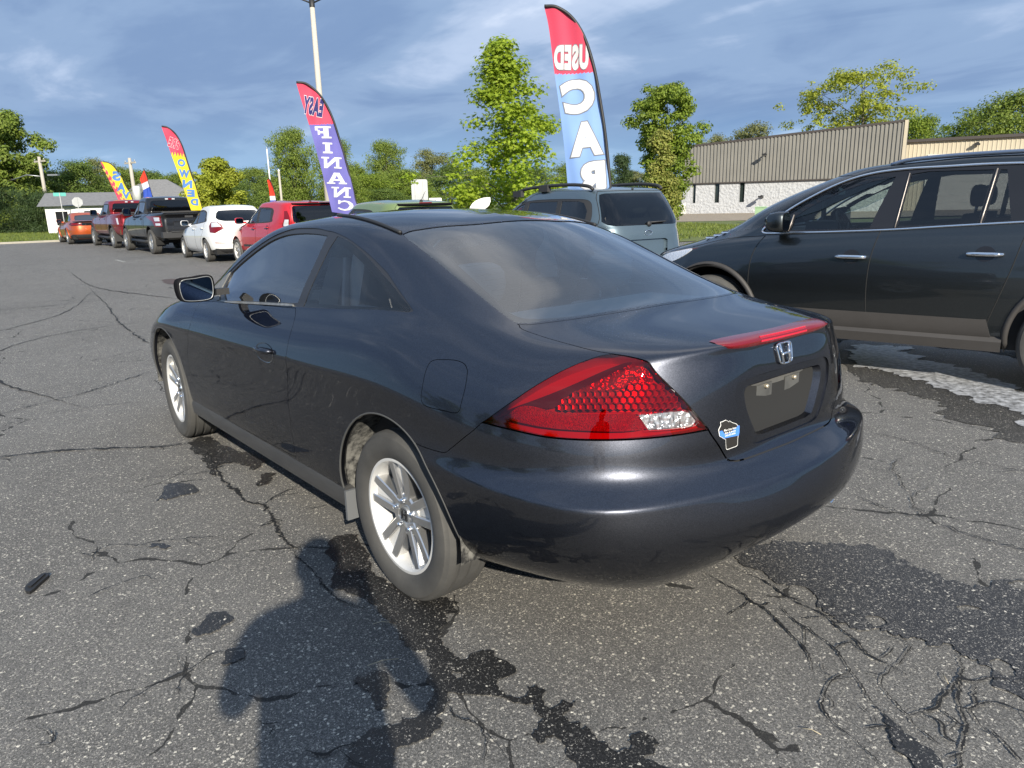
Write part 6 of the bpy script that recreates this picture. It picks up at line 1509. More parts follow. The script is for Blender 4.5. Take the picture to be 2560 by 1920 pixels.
    def handle(s, x, z, m, l=.20, stand=.03, cup=True, r=.014):
        uv = s.S.inv([(x - l / 2, 0, z), (x, 0, z), (x + l / 2, 0, z)], (0, 2), (2, s.UM - 2, 0, s.VM * .7)); P = on_skin(s.S, uv, 0)
        for sg in (1, -1):
            if cup:
                t = np.linspace(0, 2 * math.pi, 19)[:-1]; u2 = s.S.inv([(x + .065 * math.cos(a), 0, z + .055 * math.sin(a)) for a in t], (0, 2), (2, s.UM - 2, 0, s.VM * .7)); Q = on_skin(s.S, u2, .0015) * [1, sg, 1]
                b = MB(); b.raw(list(Q) + [Q.mean(0)], [(i, (i + 1) % 18, 18) for i in range(18)]); b.build('handle_cup', M_['gloss_black'], s.root)
            a, c, d = [q * [1, sg, 1] for q in P]; o = np.array([0, sg * stand, 0])
            b = MB(); b.tube([a, a + o * .8, (a + c) / 2 + o, c + o, (c + d) / 2 + o, d + o * .8, d], [r * .8, r, r, r, r, r, r * .8], 8); b.build('door_handle', m, s.root)
    def plain_cabin(s, x0, x1, hw, zb, seats=(), m=None):
        b = MB(); b.box(((x0 + x1) / 2, 0, .42), (x1 - x0, hw * 1.9, .1)); b.box((x1 - .1, 0, zb - .22), (.4, hw * 1.8, .3)); b.box(((x0 + x1) / 2, hw - .02, zb * .5 + .12), (x1 - x0, .04, zb - .35)); b.box(((x0 + x1) / 2, -hw + .02, zb * .5 + .12), (x1 - x0, .04, zb - .35)); b.build('cabin_trim', M_['interior'], s.root)
        for x, y in seats: seat(s.root, x, y, m or M_['seat_dark'], z=zb - .62, back=.64, lean_=.24)
    def floor(s, x0, x1, hw, z): b = MB(); b.box(((x0 + x1) / 2, 0, z), (x1 - x0, hw * 2, .16)); b.build('floor_pan', M_['dark'], s.root)
    def badge(s, y, z, w, h, m, name='emblem'):
        uv = s.S.inv([(0, y, z)], (1, 2), (s.UM - 5, s.UM, 0, s.VM - 2)); P = on_skin(s.S, uv, .006)[0]
        t = np.linspace(0, 2 * math.pi, 25); b = MB(); b.tube([(P[0], y + w / 2 * math.cos(a), z + h / 2 * math.sin(a)) for a in t], .006, 6)
        return b, P
FLAT = lambda z: [(1, z), (-1, z)]
def mats_cars():
    M_['gtint'] = glass('tinted_glass', (.10, .11, .11), 1.1); M_['gclear'] = glass('clear_glass', (.62, .68, .66), .9); M_['gdark'] = glass('privacy_glass', (.045, .05, .05), 1.1); M_['gsuv'] = glass('smoke_glass', (.33, .35, .36), 1.0)
    M_['black_plastic'] = mat('black_plastic', (.028, .028, .029), .6)
def wagon():
    """blue-grey station wagon seen from behind"""
    f = [(1, .86), (.6, .98), (.3, 1.02), (-1, 1.05)]
    rows = [(3.40, -.86, .80, FLAT(.30), 4, 5), (3.50, -.96, .865, FLAT(.40), 4, 5), (3.55, -1.0, .885, FLAT(.55), 4, 5), (3.55, -.99, .893, FLAT(.70), 4, 5), (3.50, -.955, .885, [(1, .76), (.4, .84), (-1, .86)], 4, 5), (3.35, -.94, .865, [(1, .84), (.4, .93), (-1, .97)], 4, 5),
            (2.95, -.915, .835, [(1, .95), (.4, .985), (-1, 1.06)], 4, 5), (2.35, -.89, .81, [(1, 1.03), (.3, 1.06), (-1, 1.13)], 4, 5.5), (1.95, -.82, .755, [(1, 1.20), (-1, 1.27)], 4, 6), (1.60, -.73, .70, [(1, 1.36), (-1, 1.42)], 4, 6), (1.25, -.63, .645, [(1, 1.51), (0, 1.545), (-1, 1.54)], 4, 6),
            (1.12, -.55, .56, [(1, 1.56), (0, 1.60), (-1, 1.575)], 4, 6), (.95, -.30, .28, [(1, 1.60), (0, 1.625), (-1, 1.60)], 4, 5), (.7, .0, 0, [(1, 1.615), (-1, 1.615)], 4, 5)]
    v = Vehicle('station_wagon', 'blue-grey station wagon with black roof rails, seen from behind beyond the coupe', (5.0, -5.72), R(-8.7), rows)
    P = paint('blue_grey_paint', (.095, .135, .165), .5, .36, flake=.2)
    dlo = v.side([(1.72, 1.06), (.9, 1.07), (.1, 1.09), (-.50, 1.115), (-.62, 1.16), (-.60, 1.30), (-.50, 1.43), (-.2, 1.455), (.4, 1.46), (.9, 1.445), (1.2, 1.40), (1.48, 1.26), (1.66, 1.12)], 5)
    w1 = v.side([(1.60, 1.09), (1.02, 1.10), (1.0, 1.41), (1.18, 1.375), (1.44, 1.24)], 1); w2 = v.side([(.90, 1.10), (.12, 1.12), (.16, 1.43), (.88, 1.42)], 1); w3 = v.side([(.02, 1.12), (-.40, 1.135), (-.53, 1.18), (-.52, 1.30), (-.43, 1.40), (-.32, 1.425), (.06, 1.43)], 1)
    v.part('window_surround', dlo, M_['black_plastic'], off=-.004, gap=0, holes=[w1, w2, w3])
    for q, g in ((w1, M_['gclear']), (w2, M_['gtint']), (w3, M_['gtint'])): v.part('side_window', q, g, off=-.010, gap=0, flange=0, cut=False)
    rg = v.rear([(0, 1.10), (.50, 1.10), (.60, 1.115), (.655, 1.16), (.60, 1.40), (.56, 1.50), (.50, 1.515), (0, 1.52)]); v.whole('rear_window', rg, M_['gtint'], off=-.003, flange=.01)
    fr_ = v.rear([(0, 1.135), (.48, 1.135), (.575, 1.15), (.61, 1.175), (.565, 1.38), (.525, 1.475), (.48, 1.485), (0, 1.49)]); v.whole('black_band', rg, MATS['black_print'], off=-.006, gap=.002, flange=0, cut=False, holes=[fr_])
    tl = v.rear([(.695, .78), (.80, .79), (.845, .90), (.835, 1.03), (.80, 1.10), (.735, 1.09), (.70, .98)]); to = v.part('tail_light', tl, M_['red_lens'], off=.006)
    for o in to: pass
    tc = v.rear([(.72, .80), (.795, .81), (.82, .88), (.73, .90)]); v.part('tail_clear', tc, M_['clear_lens'], off=.009, cut=False)
    tg = v.rear([(0, .60), (.62, .60), (.665, .72), (.675, 1.0), (.70, 1.10), (.66, 1.20), (.60, 1.46), (.55, 1.545), (0, 1.55)])
    for sg in (1, -1):
        b = MB(); b.tube(on_skin(v.S, dense(v.S, tg, .05, False), .0) * [1, sg, 1], .0045, 5); b.build('shut_line', M_['dark'], v.root)
    pr = v.rear([(0, .92), (.30, .92), (.34, .90), (.30, .70), (.26, .68), (0, .68)]); v.whole('plate_recess', pr, P, off=-.035, gap=0, flange=-.035)
    b, p0 = v.badge(0, 1.0, .125, .068, M_['chrome'])
    for y, z, r in ((-.035, .008, .010), (.006, .012, .006), (.028, .010, .006), (.042, -.002, .006), (.016, -.012, .006), (-.004, -.014, .006)):
        b.tube([(p0[0], y - r * 1.5, 1.0 + z), (p0[0] - .004, y, 1.0 + z), (p0[0], y + r * 1.5, 1.0 + z)], [.001, r * .7, .001], 6)
    b.build('emblem', M_['chrome'], v.root)
    b = MB(); P1 = on_skin(v.S, v.rear([(.05, 1.125), (.32, 1.13)]), .025); b.tube([tuple(P1[0] * [1, -1, 1]), tuple(P1[1] * [1, -1, 1])], .010, 6); b.lathe([(0, 0), (.035, 0), (.03, .03), (0, .035)], 12, 'X', (P1[0][0] - .01, -.03, 1.115)); b.build('rear_wiper', M_['black_plastic'], v.root)
    b = MB(); P1 = on_skin(v.S, v.rear([(.0, 1.565)]), .004)[0]; b.lathe([(0, -.02), (.012, -.02), (.014, 0), (0, .005)], 10, 'X', tuple(P1)); b.build('wiper_jet', M_['black'], v.root)
    bp = v.rear([(0, .32), (.84, .36), (.88, .55), (.86, .66), (.5, .64), (0, .64)]); v.whole('rear_bumper', bp, P, gap=.003)
    for sg in (1, -1):
        b = MB(); pts = [(1.42, .60, 1.51), (1.25, .61, 1.585), (.95, .615, 1.625), (.4, .625, 1.645), (-.1, .62, 1.642), (-.42, .61, 1.615), (-.52, .60, 1.57)]
        b.tube([(x, sg * y, z) for x, y, z in spline(pts, 4)], .023, 8)
        for x, z in ((.55, 1.61), (1.25, 1.55)): b.box((x, sg * .635, z), (.22, .06, .09))
        b.build('roof_rail', M_['black_plastic'], v.root)
    ar, af = v.arch(0, .34, .39), v.arch(2.615, .34, .39); v.holes += [ar, af]
    v.whole('windscreen', [(0, 7.2), (3, 7.2), (4.1, 7.4), (4.5, 9.6), (3, 9.7), (0, 9.7)], M_['gclear'], off=-.003)
    for x in (0, 2.615):
        v.well(x, .40, .56, .86, .34)
        for sg in (1, -1): simple_wheel(v.root, (x, sg * .775, .335), sg, .335, .215)
    v.gap_line([(1.0, 1.06), (1.02, .8), (.98, .45)]); v.gap_line([(.05, 1.07), (.10, .8), (.42, .55), (.45, .4)]); v.handle(1.18, .93, P); v.handle(.22, .95, P); v.mirror(1.62, .86, 1.10, P)
    v.body(P); v.shell(6.6, M_['dark'], [ar, af, pr]); v.floor(-.8, 3.3, .75, .36); v.plain_cabin(-.6, 1.9, .74, 1.02, [(.95, .38), (.95, -.38), (.1, .4), (.1, -.4)], M_['seat'])
    return v
def boxy(name, label, loc, rz, paintm, roofz=1.0, dark_tail=False, roof_only=False, lamp=True, two_tone=None):
    z = lambda q: q * roofz
    rows = [(3.22, -.66, .80, FLAT(.25), 4, 5), (3.33, -.74, .865, FLAT(.36), 4, 5), (3.37, -.76, .885, FLAT(.52), 4, 5), (3.37, -.75, .893, FLAT(.68), 4, 5), (3.33, -.74, .885, [(1, .74), (-1, .84)], 4, 5), (3.22, -.73, .865, [(1, .86), (.4, .95), (-1, .98)], 4, 5),
            (2.75, -.72, .845, [(1, .98), (.3, 1.0), (-1, 1.06)], 4, 5), (2.3, -.70, .82, [(1, 1.05), (-1, 1.11)], 4.5, 6), (1.95, -.675, .78, [(1, z(1.2)), (-1, z(1.24))], 5, 7), (1.62, -.64, .735, [(1, z(1.36)), (-1, z(1.38))], 5, 7), (1.34, -.59, .69, [(1, z(1.51)), (0, z(1.53)), (-1, z(1.50))], 5, 7),
            (1.22, -.55, .60, [(1, z(1.57)), (0, z(1.595)), (-1, z(1.56))], 5, 6), (1.0, -.3, .3, [(1, z(1.60)), (0, z(1.62)), (-1, z(1.585))], 5, 5), (.8, .0, 0, FLAT(z(1.61)), 4, 4)]
    v = Vehicle(name, label, loc, rz, rows)
    dlo = v.side([(2.05, 1.05), (1.0, 1.065), (.15, 1.10), (.10, 1.2), (.16, z(1.42)), (.9, z(1.46)), (1.36, z(1.43)), (1.66, z(1.29)), (1.9, 1.13)], 5)
    w1 = v.side([(1.92, 1.075), (1.12, 1.09), (1.12, z(1.43)), (1.36, z(1.405)), (1.62, z(1.28))], 1); w2 = v.side([(1.0, 1.095), (.24, 1.12), (.26, z(1.40)), (1.0, z(1.43))], 1)
    v.part('window_surround', dlo, M_['black_plastic'], off=-.004, gap=0, holes=[w1, w2])
    v.part('side_window', w1, M_['gclear'], off=-.010, gap=0, flange=0, cut=False); v.part('side_window', w2, M_['gsuv'], off=-.010, gap=0, flange=0, cut=False)
    rg = v.rear([(0, 1.06), (.52, 1.06), (.585, 1.10), (.60, 1.25), (.565, z(1.44)), (.53, z(1.475)), (0, z(1.48))]); v.whole('rear_window', rg, M_['gtint'], off=-.004, flange=.014)
    tl = v.rear([(.66, .90), (.74, .90), (.775, 1.02), (.725, 1.24), (.70, z(1.36)), (.665, z(1.36)), (.655, 1.2)]); v.part('tail_light', tl, M_['red_lens'], off=.008)
    tc = v.rear([(.675, 1.0), (.755, 1.0), (.75, 1.08), (.73, 1.16), (.675, 1.16)]); v.part('tail_clear', tc, M_['clear_lens'], off=.012, cut=False)
    b = MB(); P1 = on_skin(v.S, v.rear([(0, z(1.54)), (.13, z(1.54))]), .006)
    b.raw([P1[0] + [0, 0, .014], P1[0] - [0, 0, .014], P1[1] - [0, 0, .014], P1[1] + [0, 0, .014], P1[1] * [1, -1, 1] + [0, 0, .014], P1[1] * [1, -1, 1] - [0, 0, .014]], [(0, 1, 2, 3), (4, 5, 1, 0)], smooth=False); b.build('high_brake_light', M_['red_lens'], v.root)
    tg = v.rear([(0, .56), (.60, .56), (.63, .8), (.625, 1.2), (.60, z(1.46)), (.56, z(1.515)), (0, z(1.52))])
    for sg in (1, -1): b = MB(); b.tube(on_skin(v.S, dense(v.S, tg, .05, False), 0) * [1, sg, 1], .004, 5); b.build('shut_line', M_['dark'], v.root)
    sp = MB(); P2 = [on_skin(v.S, v.rear([(y, z(1.53))]), 0)[0] for y in (0, .2, .4, .55)]; v_ = []
    for q in [p * [1, -1, 1] for p in P2[:0:-1]] + P2: v_ += [q + [.10, 0, .018], q + [-.075, 0, .006], q + [-.07, 0, -.018], q + [.02, 0, -.03]]
    sp.raw(v_, [(i * 4 + j, i * 4 + (j + 1) % 4, (i + 1) * 4 + (j + 1) % 4, (i + 1) * 4 + j) for i in range(6) for j in range(4)] + [(0, 1, 2, 3), (24, 25, 26, 27)]); sp.build('spoiler', two_tone or paintm, v.root, auto=40)
    b = MB(); b.tube([(-.42, 0, z(1.585)), (-.60, 0, z(1.585) + .17)], [.007, .003], 6); b.lathe([(.035, 0), (.02, .03), (0, .035)], 10, 'Z', (-.42, 0, z(1.575))); b.build('aerial', M_['black'], v.root)
    ar, af = v.arch(0, .33, .385), v.arch(2.55, .33, .385); v.holes += [ar, af]
    v.whole('windscreen', [(0, 7.2), (3, 7.2), (4.1, 7.4), (4.5, 9.6), (3, 9.7), (0, 9.7)], M_['gclear'], off=-.003)
    sk = v.side([(2.1, .27), (2.1, .36), (.48, .36), (.48, .27)], 1); v.part('side_sill', sk, M_['black_plastic'], off=.012, gap=0, cut=False)
    st = v.side([(1.95, .47), (1.95, .52), (.55, .54), (.55, .49)], 1); v.part('door_strip', st, M_['black_plastic'], off=.010, gap=0, cut=False)
    bp = v.rear([(0, .27), (.8, .28), (.87, .40), (.85, .50), (.5, .47), (0, .47)]); v.whole('bumper_insert', bp, M_['black_plastic'], off=.004, cut=False)
    vent = v.side([(2.24, .86), (2.06, .90), (2.06, .97), (2.22, .93)], 1); v.part('wing_vent', vent, M_['gloss_black'], off=.006, gap=0, cut=False)
    for x in (0, 2.55):
        v.well(x, .395, .56, .86, .33)
        for sg in (1, -1): simple_wheel(v.root, (x, sg * .775, .325), sg, .325, .22, double=True)
    v.gap_line([(1.06, 1.06), (1.08, .7), (1.06, .36)]); v.gap_line([(.20, 1.08), (.28, .85), (.46, .62), (.46, .4)]); v.gap_line([(2.05, 1.04), (2.1, .8), (2.05, .38)])
    v.handle(1.22, .94, paintm); v.handle(.34, .97, paintm); v.mirror(1.92, .86, 1.13, two_tone or paintm)
    v.body(paintm); v.shell(6.6, M_['dark'], [ar, af]); v.floor(-.6, 3.2, .74, .32); v.plain_cabin(-.4, 1.95, .75, 1.0, [(1.0, .38), (1.0, -.38), (.15, .4), (.15, -.4)], M_['seat_dark'])
    return v
def hatch():
    """white hatchback"""
    rows = [(3.28, -.72, .78, FLAT(.24), 4, 5), (3.42, -.84, .85, FLAT(.34), 3.6, 5), (3.47, -.87, .875, FLAT(.50), 3.6, 5), (3.45, -.86, .884, FLAT(.66), 3.6, 5), (3.38, -.84, .875, [(1, .70), (-1, .83)], 3.6, 5), (3.2, -.82, .852, [(1, .79), (.3, .93), (-1, .98)], 3.6, 5),
            (2.75, -.79, .83, [(1, .90), (.2, .98), (-1, 1.06)], 3.6, 5), (2.35, -.76, .80, [(1, 1.0), (-1, 1.12)], 4, 5), (1.85, -.64, .74, [(1, 1.17), (-1, 1.24)], 4.5, 6), (1.45, -.50, .68, [(1, 1.33), (-1, 1.37)], 5, 6), (1.1, -.36, .62, [(1, 1.46), (0, 1.48), (-1, 1.46)], 5, 6),
            (.98, -.28, .54, [(1, 1.51), (0, 1.54), (-1, 1.515)], 5, 6), (.8, -.1, .28, FLAT(1.55), 5, 5), (.6, .1, 0, FLAT(1.56), 4, 4)]
    v = Vehicle('hatchback', 'white five-door hatchback between the red boxy car and the black pickup', (19.2, -5.62), R(-4.0), rows)
    P = paint('white_car_paint', (.78, .78, .76), 0, .45)
    dlo = v.side([(1.92, 1.0), (1.0, 1.03), (.2, 1.08), (-.12, 1.12), (-.05, 1.22), (.1, 1.37), (.5, 1.43), (.95, 1.41), (1.3, 1.30), (1.6, 1.16)], 5)
    w1 = v.side([(1.72, 1.035), (.98, 1.06), (.98, 1.38), (1.27, 1.28)], 1); w2 = v.side([(.88, 1.065), (.06, 1.115), (.16, 1.34), (.5, 1.40), (.88, 1.385)], 1)
    v.part('window_surround', dlo, M_['black_plastic'], off=-.004, gap=0, holes=[w1, w2]); v.part('side_window', w1, M_['gclear'], off=-.01, gap=0, flange=0, cut=False); v.part('side_window', w2, M_['gclear'], off=-.01, gap=0, flange=0, cut=False)
    rg = v.rear([(0, 1.11), (.45, 1.12), (.60, 1.16), (.635, 1.22), (.58, 1.34), (.50, 1.405), (0, 1.42)]); v.whole('rear_window', rg, M_['gtint'], off=-.004, flange=.012)
    tl = v.rear([(.50, .92), (.72, .80), (.80, .82), (.79, .98), (.74, 1.10), (.62, 1.11), (.55, 1.02)]); v.part('tail_light', tl, M_['red_lens'], off=.006)
    tc = v.rear([(.56, .97), (.76, .96), (.735, 1.085), (.63, 1.095)]); v.part('tail_clear', tc, M_['clear_lens'], off=.010, cut=False)
    rf = v.rear([(.52, .52), (.74, .53), (.74, .555), (.52, .545)]); v.part('reflector', rf, M_['red_lens'], off=.006, cut=False)
    lo = v.rear([(0, .25), (.72, .26), (.80, .32), (.70, .38), (0, .37)]); v.whole('lower_bumper', lo, M_['black_plastic'], off=.005, cut=False)
    b, p0 = v.badge(.0, .93, .10, .07, M_['chrome']); b.tube([(p0[0], -.03, .945), (p0[0], .03, .945)], .005, 5); b.build('emblem', M_['chrome'], v.root)
    ar, af = v.arch(0, .32, .36), v.arch(2.6, .32, .36); v.holes += [ar, af]
    v.whole('windscreen', [(0, 7.1), (3, 7.1), (4.1, 7.3), (4.6, 9.7), (3, 9.8), (0, 9.8)], M_['gclear'], off=-.003)
    for x in (0, 2.6):
        v.well(x, .37, .55, .84, .32)
        for sg in (1, -1): simple_wheel(v.root, (x, sg * .765, .318), sg, .318, .205, spokes=7)
    v.gap_line([(.93, 1.02), (.95, .7), (.93, .3)]); v.gap_line([(.0, 1.08), (.08, .85), (.42, .55), (.42, .38)]); v.gap_line([(1.95, .98), (2.05, .7), (2.0, .32)]); v.handle(1.08, .90, P, cup=False); v.handle(.15, .93, P, cup=False); v.mirror(1.72, .84, 1.06, P)
    v.body(P); v.shell(6.6, M_['dark'], [ar, af]); v.floor(-.7, 3.2, .74, .30); v.plain_cabin(-.4, 1.8, .72, .98, [(.95, .36), (.95, -.36), (.1, .4), (.1, -.4)])
    return v
def pickup(name, label, loc, rz, paintm, kind):
    wb = 3.68 if kind == 'a' else 3.74
    nose, tail = wb + .93, -1.17; hw = 1.0
    zb = [(1, 1.10), (.4, 1.22), (.1, 1.25), (-.3, 1.33), (-1, 1.36)]
    rows = [(nose - .15, tail + .14, .86, FLAT(.50), 5, 9), (nose - .02, tail + .02, .965, FLAT(.60), 5, 9), (nose, tail, .99, FLAT(.78), 5, 9), (nose, tail, hw, FLAT(.95), 5, 9), (nose - .02, tail + .005, .985, [(1, 1.0), (0, 1.10), (-1, 1.12)], 5, 9), (nose - .10, tail + .01, .965, [(1, 1.10), (.2, 1.2), (-1, 1.26)], 5, 9),
            (nose - .35, tail + .04, .93, [(1, 1.20), (.2, 1.27), (-1, 1.39)], 5, 9), (3.1, .62, .885, [(1, 1.28), (-1, 1.34)], 5, 8), (2.72, .66, .835, [(1, 1.48), (-1, 1.50)], 5, 8), (2.40, .72, .785, [(1, 1.66), (-1, 1.68)], 5, 8), (2.12, .80, .735, [(1, 1.82), (0, 1.85), (-1, 1.84)], 5, 7), (2.0, .86, .65, [(1, 1.88), (0, 1.91), (-1, 1.89)], 5, 6), (1.8, 1.05, .32, FLAT(1.93), 4, 4), (1.6, 1.25, 0, FLAT(1.935), 4, 4)]
    v = Vehicle(name, label, loc, rz, rows)
    dlo = v.side([(2.86, 1.30), (1.7, 1.32), (.90, 1.355), (.84, 1.42), (.90, 1.68), (1.0, 1.76), (1.6, 1.78), (2.05, 1.75), (2.32, 1.62), (2.6, 1.46)], 5)
    w1 = v.side([(2.68, 1.335), (1.92, 1.345), (1.92, 1.735), (2.04, 1.72), (2.30, 1.59)], 1); w2 = v.side([(1.80, 1.35), (1.02, 1.375), (1.02, 1.70), (1.10, 1.735), (1.80, 1.745)], 1)
    v.part('window_surround', dlo, M_['black_plastic'], off=-.004, gap=0, holes=[w1, w2]); v.part('side_window', w1, M_['gtint'], off=-.01, gap=0, flange=0, cut=False); v.part('side_window', w2, M_['gdark'], off=-.01, gap=0, flange=0, cut=False)
    rg = v.rear([(0, 1.42), (.60, 1.42), (.68, 1.46), (.70, 1.56), (.645, 1.74), (.58, 1.785), (0, 1.79)], (v.UM - 6, v.UM, 6.9, 10.8)); v.whole('rear_window', rg, M_['gdark'], off=-.004, flange=.014)
    if kind == 'a':
        tl = v.rear([(.83, .92), (.955, .92), (.97, 1.1), (.955, 1.27), (.84, 1.27)]); v.part('tail_light', tl, M_['red_lens'], off=.012)
        for z0, z1 in ((.96, 1.04), (1.10, 1.23)): v.part('tail_clear', v.rear([(.865, z0), (.94, z0), (.94, z1), (.865, z1)]), M_['clear_lens'], off=.018, cut=False)
    else:
        tl = v.rear([(.78, .88), (.95, .86), (.97, 1.1), (.95, 1.30), (.80, 1.30), (.84, 1.1)]); v.part('tail_light', tl, M_['red_lens'], off=.014)
        v.part('tail_clear', v.rear([(.88, .95), (.91, .95), (.91, 1.2), (.88, 1.2)]), M_['clear_lens'], off=.02, cut=False)
    b = MB(); q = on_skin(v.S, v.rear([(0, 1.84), (.16, 1.838)], (v.UM - 6, v.UM, 9.5, 12)), .010)
    for y0, y1, mm, nm in ((-.06, .06, M_['red_lens'], 'high_brake_light'), (.065, .16, M_['clear_lens'], 'cargo_lamp'), (-.16, -.065, M_['clear_lens'], 'cargo_lamp')):
        b = MB(); b.box((q[0][0] - .005, (y0 + y1) / 2, 1.842), (.03, y1 - y0, .045)); b.build(nm, mm, v.root)
    tg = v.rear([(0, .82), (.80, .82), (.81, 1.33), (0, 1.33)])
    for sg in (1, -1): b = MB(); b.tube(on_skin(v.S, dense(v.S, tg, .05, False), 0) * [1, sg, 1], .006, 5); b.build('shut_line', M_['dark'], v.root)
    b = MB(); b.box((tail - .005, 0, 1.395), (.10, 1.66, .05)); b.build('tailgate_top', M_['black_plastic'], v.root)
    gb = MB(); gb.box((tail - .015, 0, 1.02), (.02, 1.0, .17)); gb.build('tailgate_panel', paintm, v.root)
    h = MB(); h.box((tail - .018, 0, 1.24), (.03, .26, .07)); h.build('tailgate_handle', M_['black_plastic'], v.root)
    bm_ = MB(); bm_.box((tail - .06, 0, .66), (.24, 1.84, .19)); bm_.box((tail - .085, 0, .765), (.26, 1.30, .03)); bm_.build('rear_bumper', M_['black_plastic'] if kind == 'a' else paintm, v.root)
    ar, af = v.arch(0, .45, .50), v.arch(wb, .45, .50); v.holes += [ar, af]
    v.whole('windscreen', [(0, 7.15), (3, 7.15), (4.1, 7.3), (4.6, 9.7), (3, 9.8), (0, 9.8)], M_['gclear'], off=-.003)
    for a in (ar, af): v.edge(a[1:-1], .03 if kind == 'b' else .018, M_['black_plastic'], 'arch_trim', .006)
    for x in (0, wb):
        v.well(x, .50, .58, .96, .45)
        for sg in (1, -1):
            simple_wheel(v.root, (x, sg * .87, .415), sg, .415, .25 if kind == 'a' else .265, w=.275, spokes=6, double=True, style='dark')
            if kind == 'b':
                b = MB(); b.box((x - .52, sg * .86, .48), (.02, .28, .40)); b.build('mud_flap', M_['black_plastic'], v.root)
    for sg in (1, -1):
        b = MB(); b.tube([(wb - .6, sg * .90, .42), (1.0, sg * .94, .40), (.62, sg * .92, .42)], .055, 8); b.build('side_step', M_['black_plastic'], v.root)
    v.gap_line([(1.86, 1.30), (1.86, .9), (1.83, .56)]); v.gap_line([(.92, 1.34), (.93, .9), (.78, .66)]); v.gap_line([(2.86, 1.26), (2.95, .9), (2.9, .58)]); v.gap_line([(.72, 1.36), (.72, .9), (.70, .6)], r=.008)
    v.handle(2.02, 1.17, paintm if kind == 'a' else M_['chrome']); v.handle(1.06, 1.18, paintm if kind == 'a' else M_['chrome']); v.mirror(2.62, .92, 1.42, M_['black_plastic'] if kind == 'b' else paintm, w=.28, h=.28)
    v.body(paintm); v.shell(6.5, M_['dark'], [ar, af]); v.floor(-1.0, wb + .7, .80, .55); v.plain_cabin(.8, 2.7, .80, 1.28, [(1.95, .42), (1.95, -.42), (1.2, .42), (1.2, -.42)])
    b = MB(); b.box((-.2, 0, .62), (.5, 1.3, .12)); b.lathe([(.0, -.85), (.07, -.85), (.07, .85), (0, .85)], 12, 'Y', (0, 0, .42)); b.build('axle', M_['dark'], v.root)
    b = MB(); b.box((tail + .12, 0, .46), (.5, .10, .10)); b.build('tow_hitch', M_['dark'], v.root)
    return v
def muscle():
    rows = [(3.95, -.98, .84, FLAT(.24), 4.5, 5), (4.05, -1.10, .92, FLAT(.36), 4, 5), (4.08, -1.14, .945, FLAT(.50), 4, 5), (4.07, -1.15, .952, FLAT(.64), 4, 5), (4.03, -1.13, .945, [(1, .68), (-1, .80)], 4, 5), (3.9, -1.11, .92, [(1, .76), (.2, .90), (-1, .92)], 4, 5), (3.5, -1.06, .88, [(1, .88), (.2, .97), (-1, 1.03)], 4, 5),
            (2.45, -.62, .82, [(1, .98), (0, 1.02), (-1, 1.06)], 4, 5), (2.0, -.32, .75, [(1, 1.14), (-1, 1.16)], 4.5, 5), (1.6, -.02, .69, FLAT(1.28), 5, 5), (1.3, .22, .63, [(1, 1.39), (-1, 1.39)], 5, 5), (1.2, .32, .54, FLAT(1.44), 5, 5), (1.05, .45, .28, FLAT(1.46), 4, 4), (.9, .6, 0, FLAT(1.465), 4, 4)]
    v = Vehicle('muscle_sedan', 'orange four-door muscle sedan at the far end of the row', (38.2, -5.50), R(-2.9), rows)
    P = paint('orange_paint', (.42, .075, .012), .35, .38, flake=.2)
    dlo = v.side([(2.0, 1.0), (1.0, 1.03), (.1, 1.06), (-.2, 1.08), (.1, 1.22), (.4, 1.31), (1.0, 1.35), (1.3, 1.30), (1.7, 1.15)], 5); v.part('side_window', dlo, M_['gdark'], off=-.004, gap=0)
    rg = v.rear([(0, 1.08), (.58, 1.09), (.56, 1.20), (.48, 1.32), (0, 1.35)], (v.UM - 6, v.UM, 6.8, 11)); v.whole('rear_window', rg, M_['gtint'], off=-.003)
    tl = v.rear([(0, .86), (.80, .85), (.86, .92), (.80, 1.0), (0, 1.0)]); v.whole('tail_light_bar', tl, M_['gloss_black'], off=.006)
    t2 = v.rear([(.40, .88), (.79, .87), (.83, .92), (.78, .98), (.40, .98)]); v.part('tail_light', t2, M_['red_lens'], off=.010, cut=False)
    lo = v.rear([(0, .25), (.80, .27), (.88, .36), (.80, .46), (0, .46)]); v.whole('lower_bumper', lo, M_['black_plastic'], off=.004, cut=False)
    ar, af = v.arch(0, .36, .41), v.arch(3.05, .36, .41); v.holes += [ar, af]
    v.whole('windscreen', [(0, 7.1), (3, 7.1), (4.1, 7.3), (4.6, 9.7), (3, 9.8), (0, 9.8)], M_['gdark'], off=-.003)
    for a in (ar, af): v.edge(a[1:-1], .022, P, 'arch_flare', .012)
    for x in (0, 3.05):
        v.well(x, .42, .58, .90, .36)
        for sg in (1, -1): simple_wheel(v.root, (x, sg * .83, .36), sg, .36, .265, w=.26, spokes=5, double=True, style='dark')
    v.gap_line([(.95, 1.02), (.97, .7), (.93, .3)]); v.gap_line([(2.1, .98), (2.2, .6), (2.1, .3)]); v.mirror(1.85, .88, 1.06, P)
    b = MB(); b.box((-1.02, 0, 1.055), (.22, 1.5, .025)); b.build('boot_spoiler', M_['gloss_black'], v.root)
    v.body(P); v.shell(6.4, M_['dark'], [ar, af]); v.floor(-.9, 3.8, .8, .32); v.plain_cabin(-.1, 1.9, .74, .95)
    return v
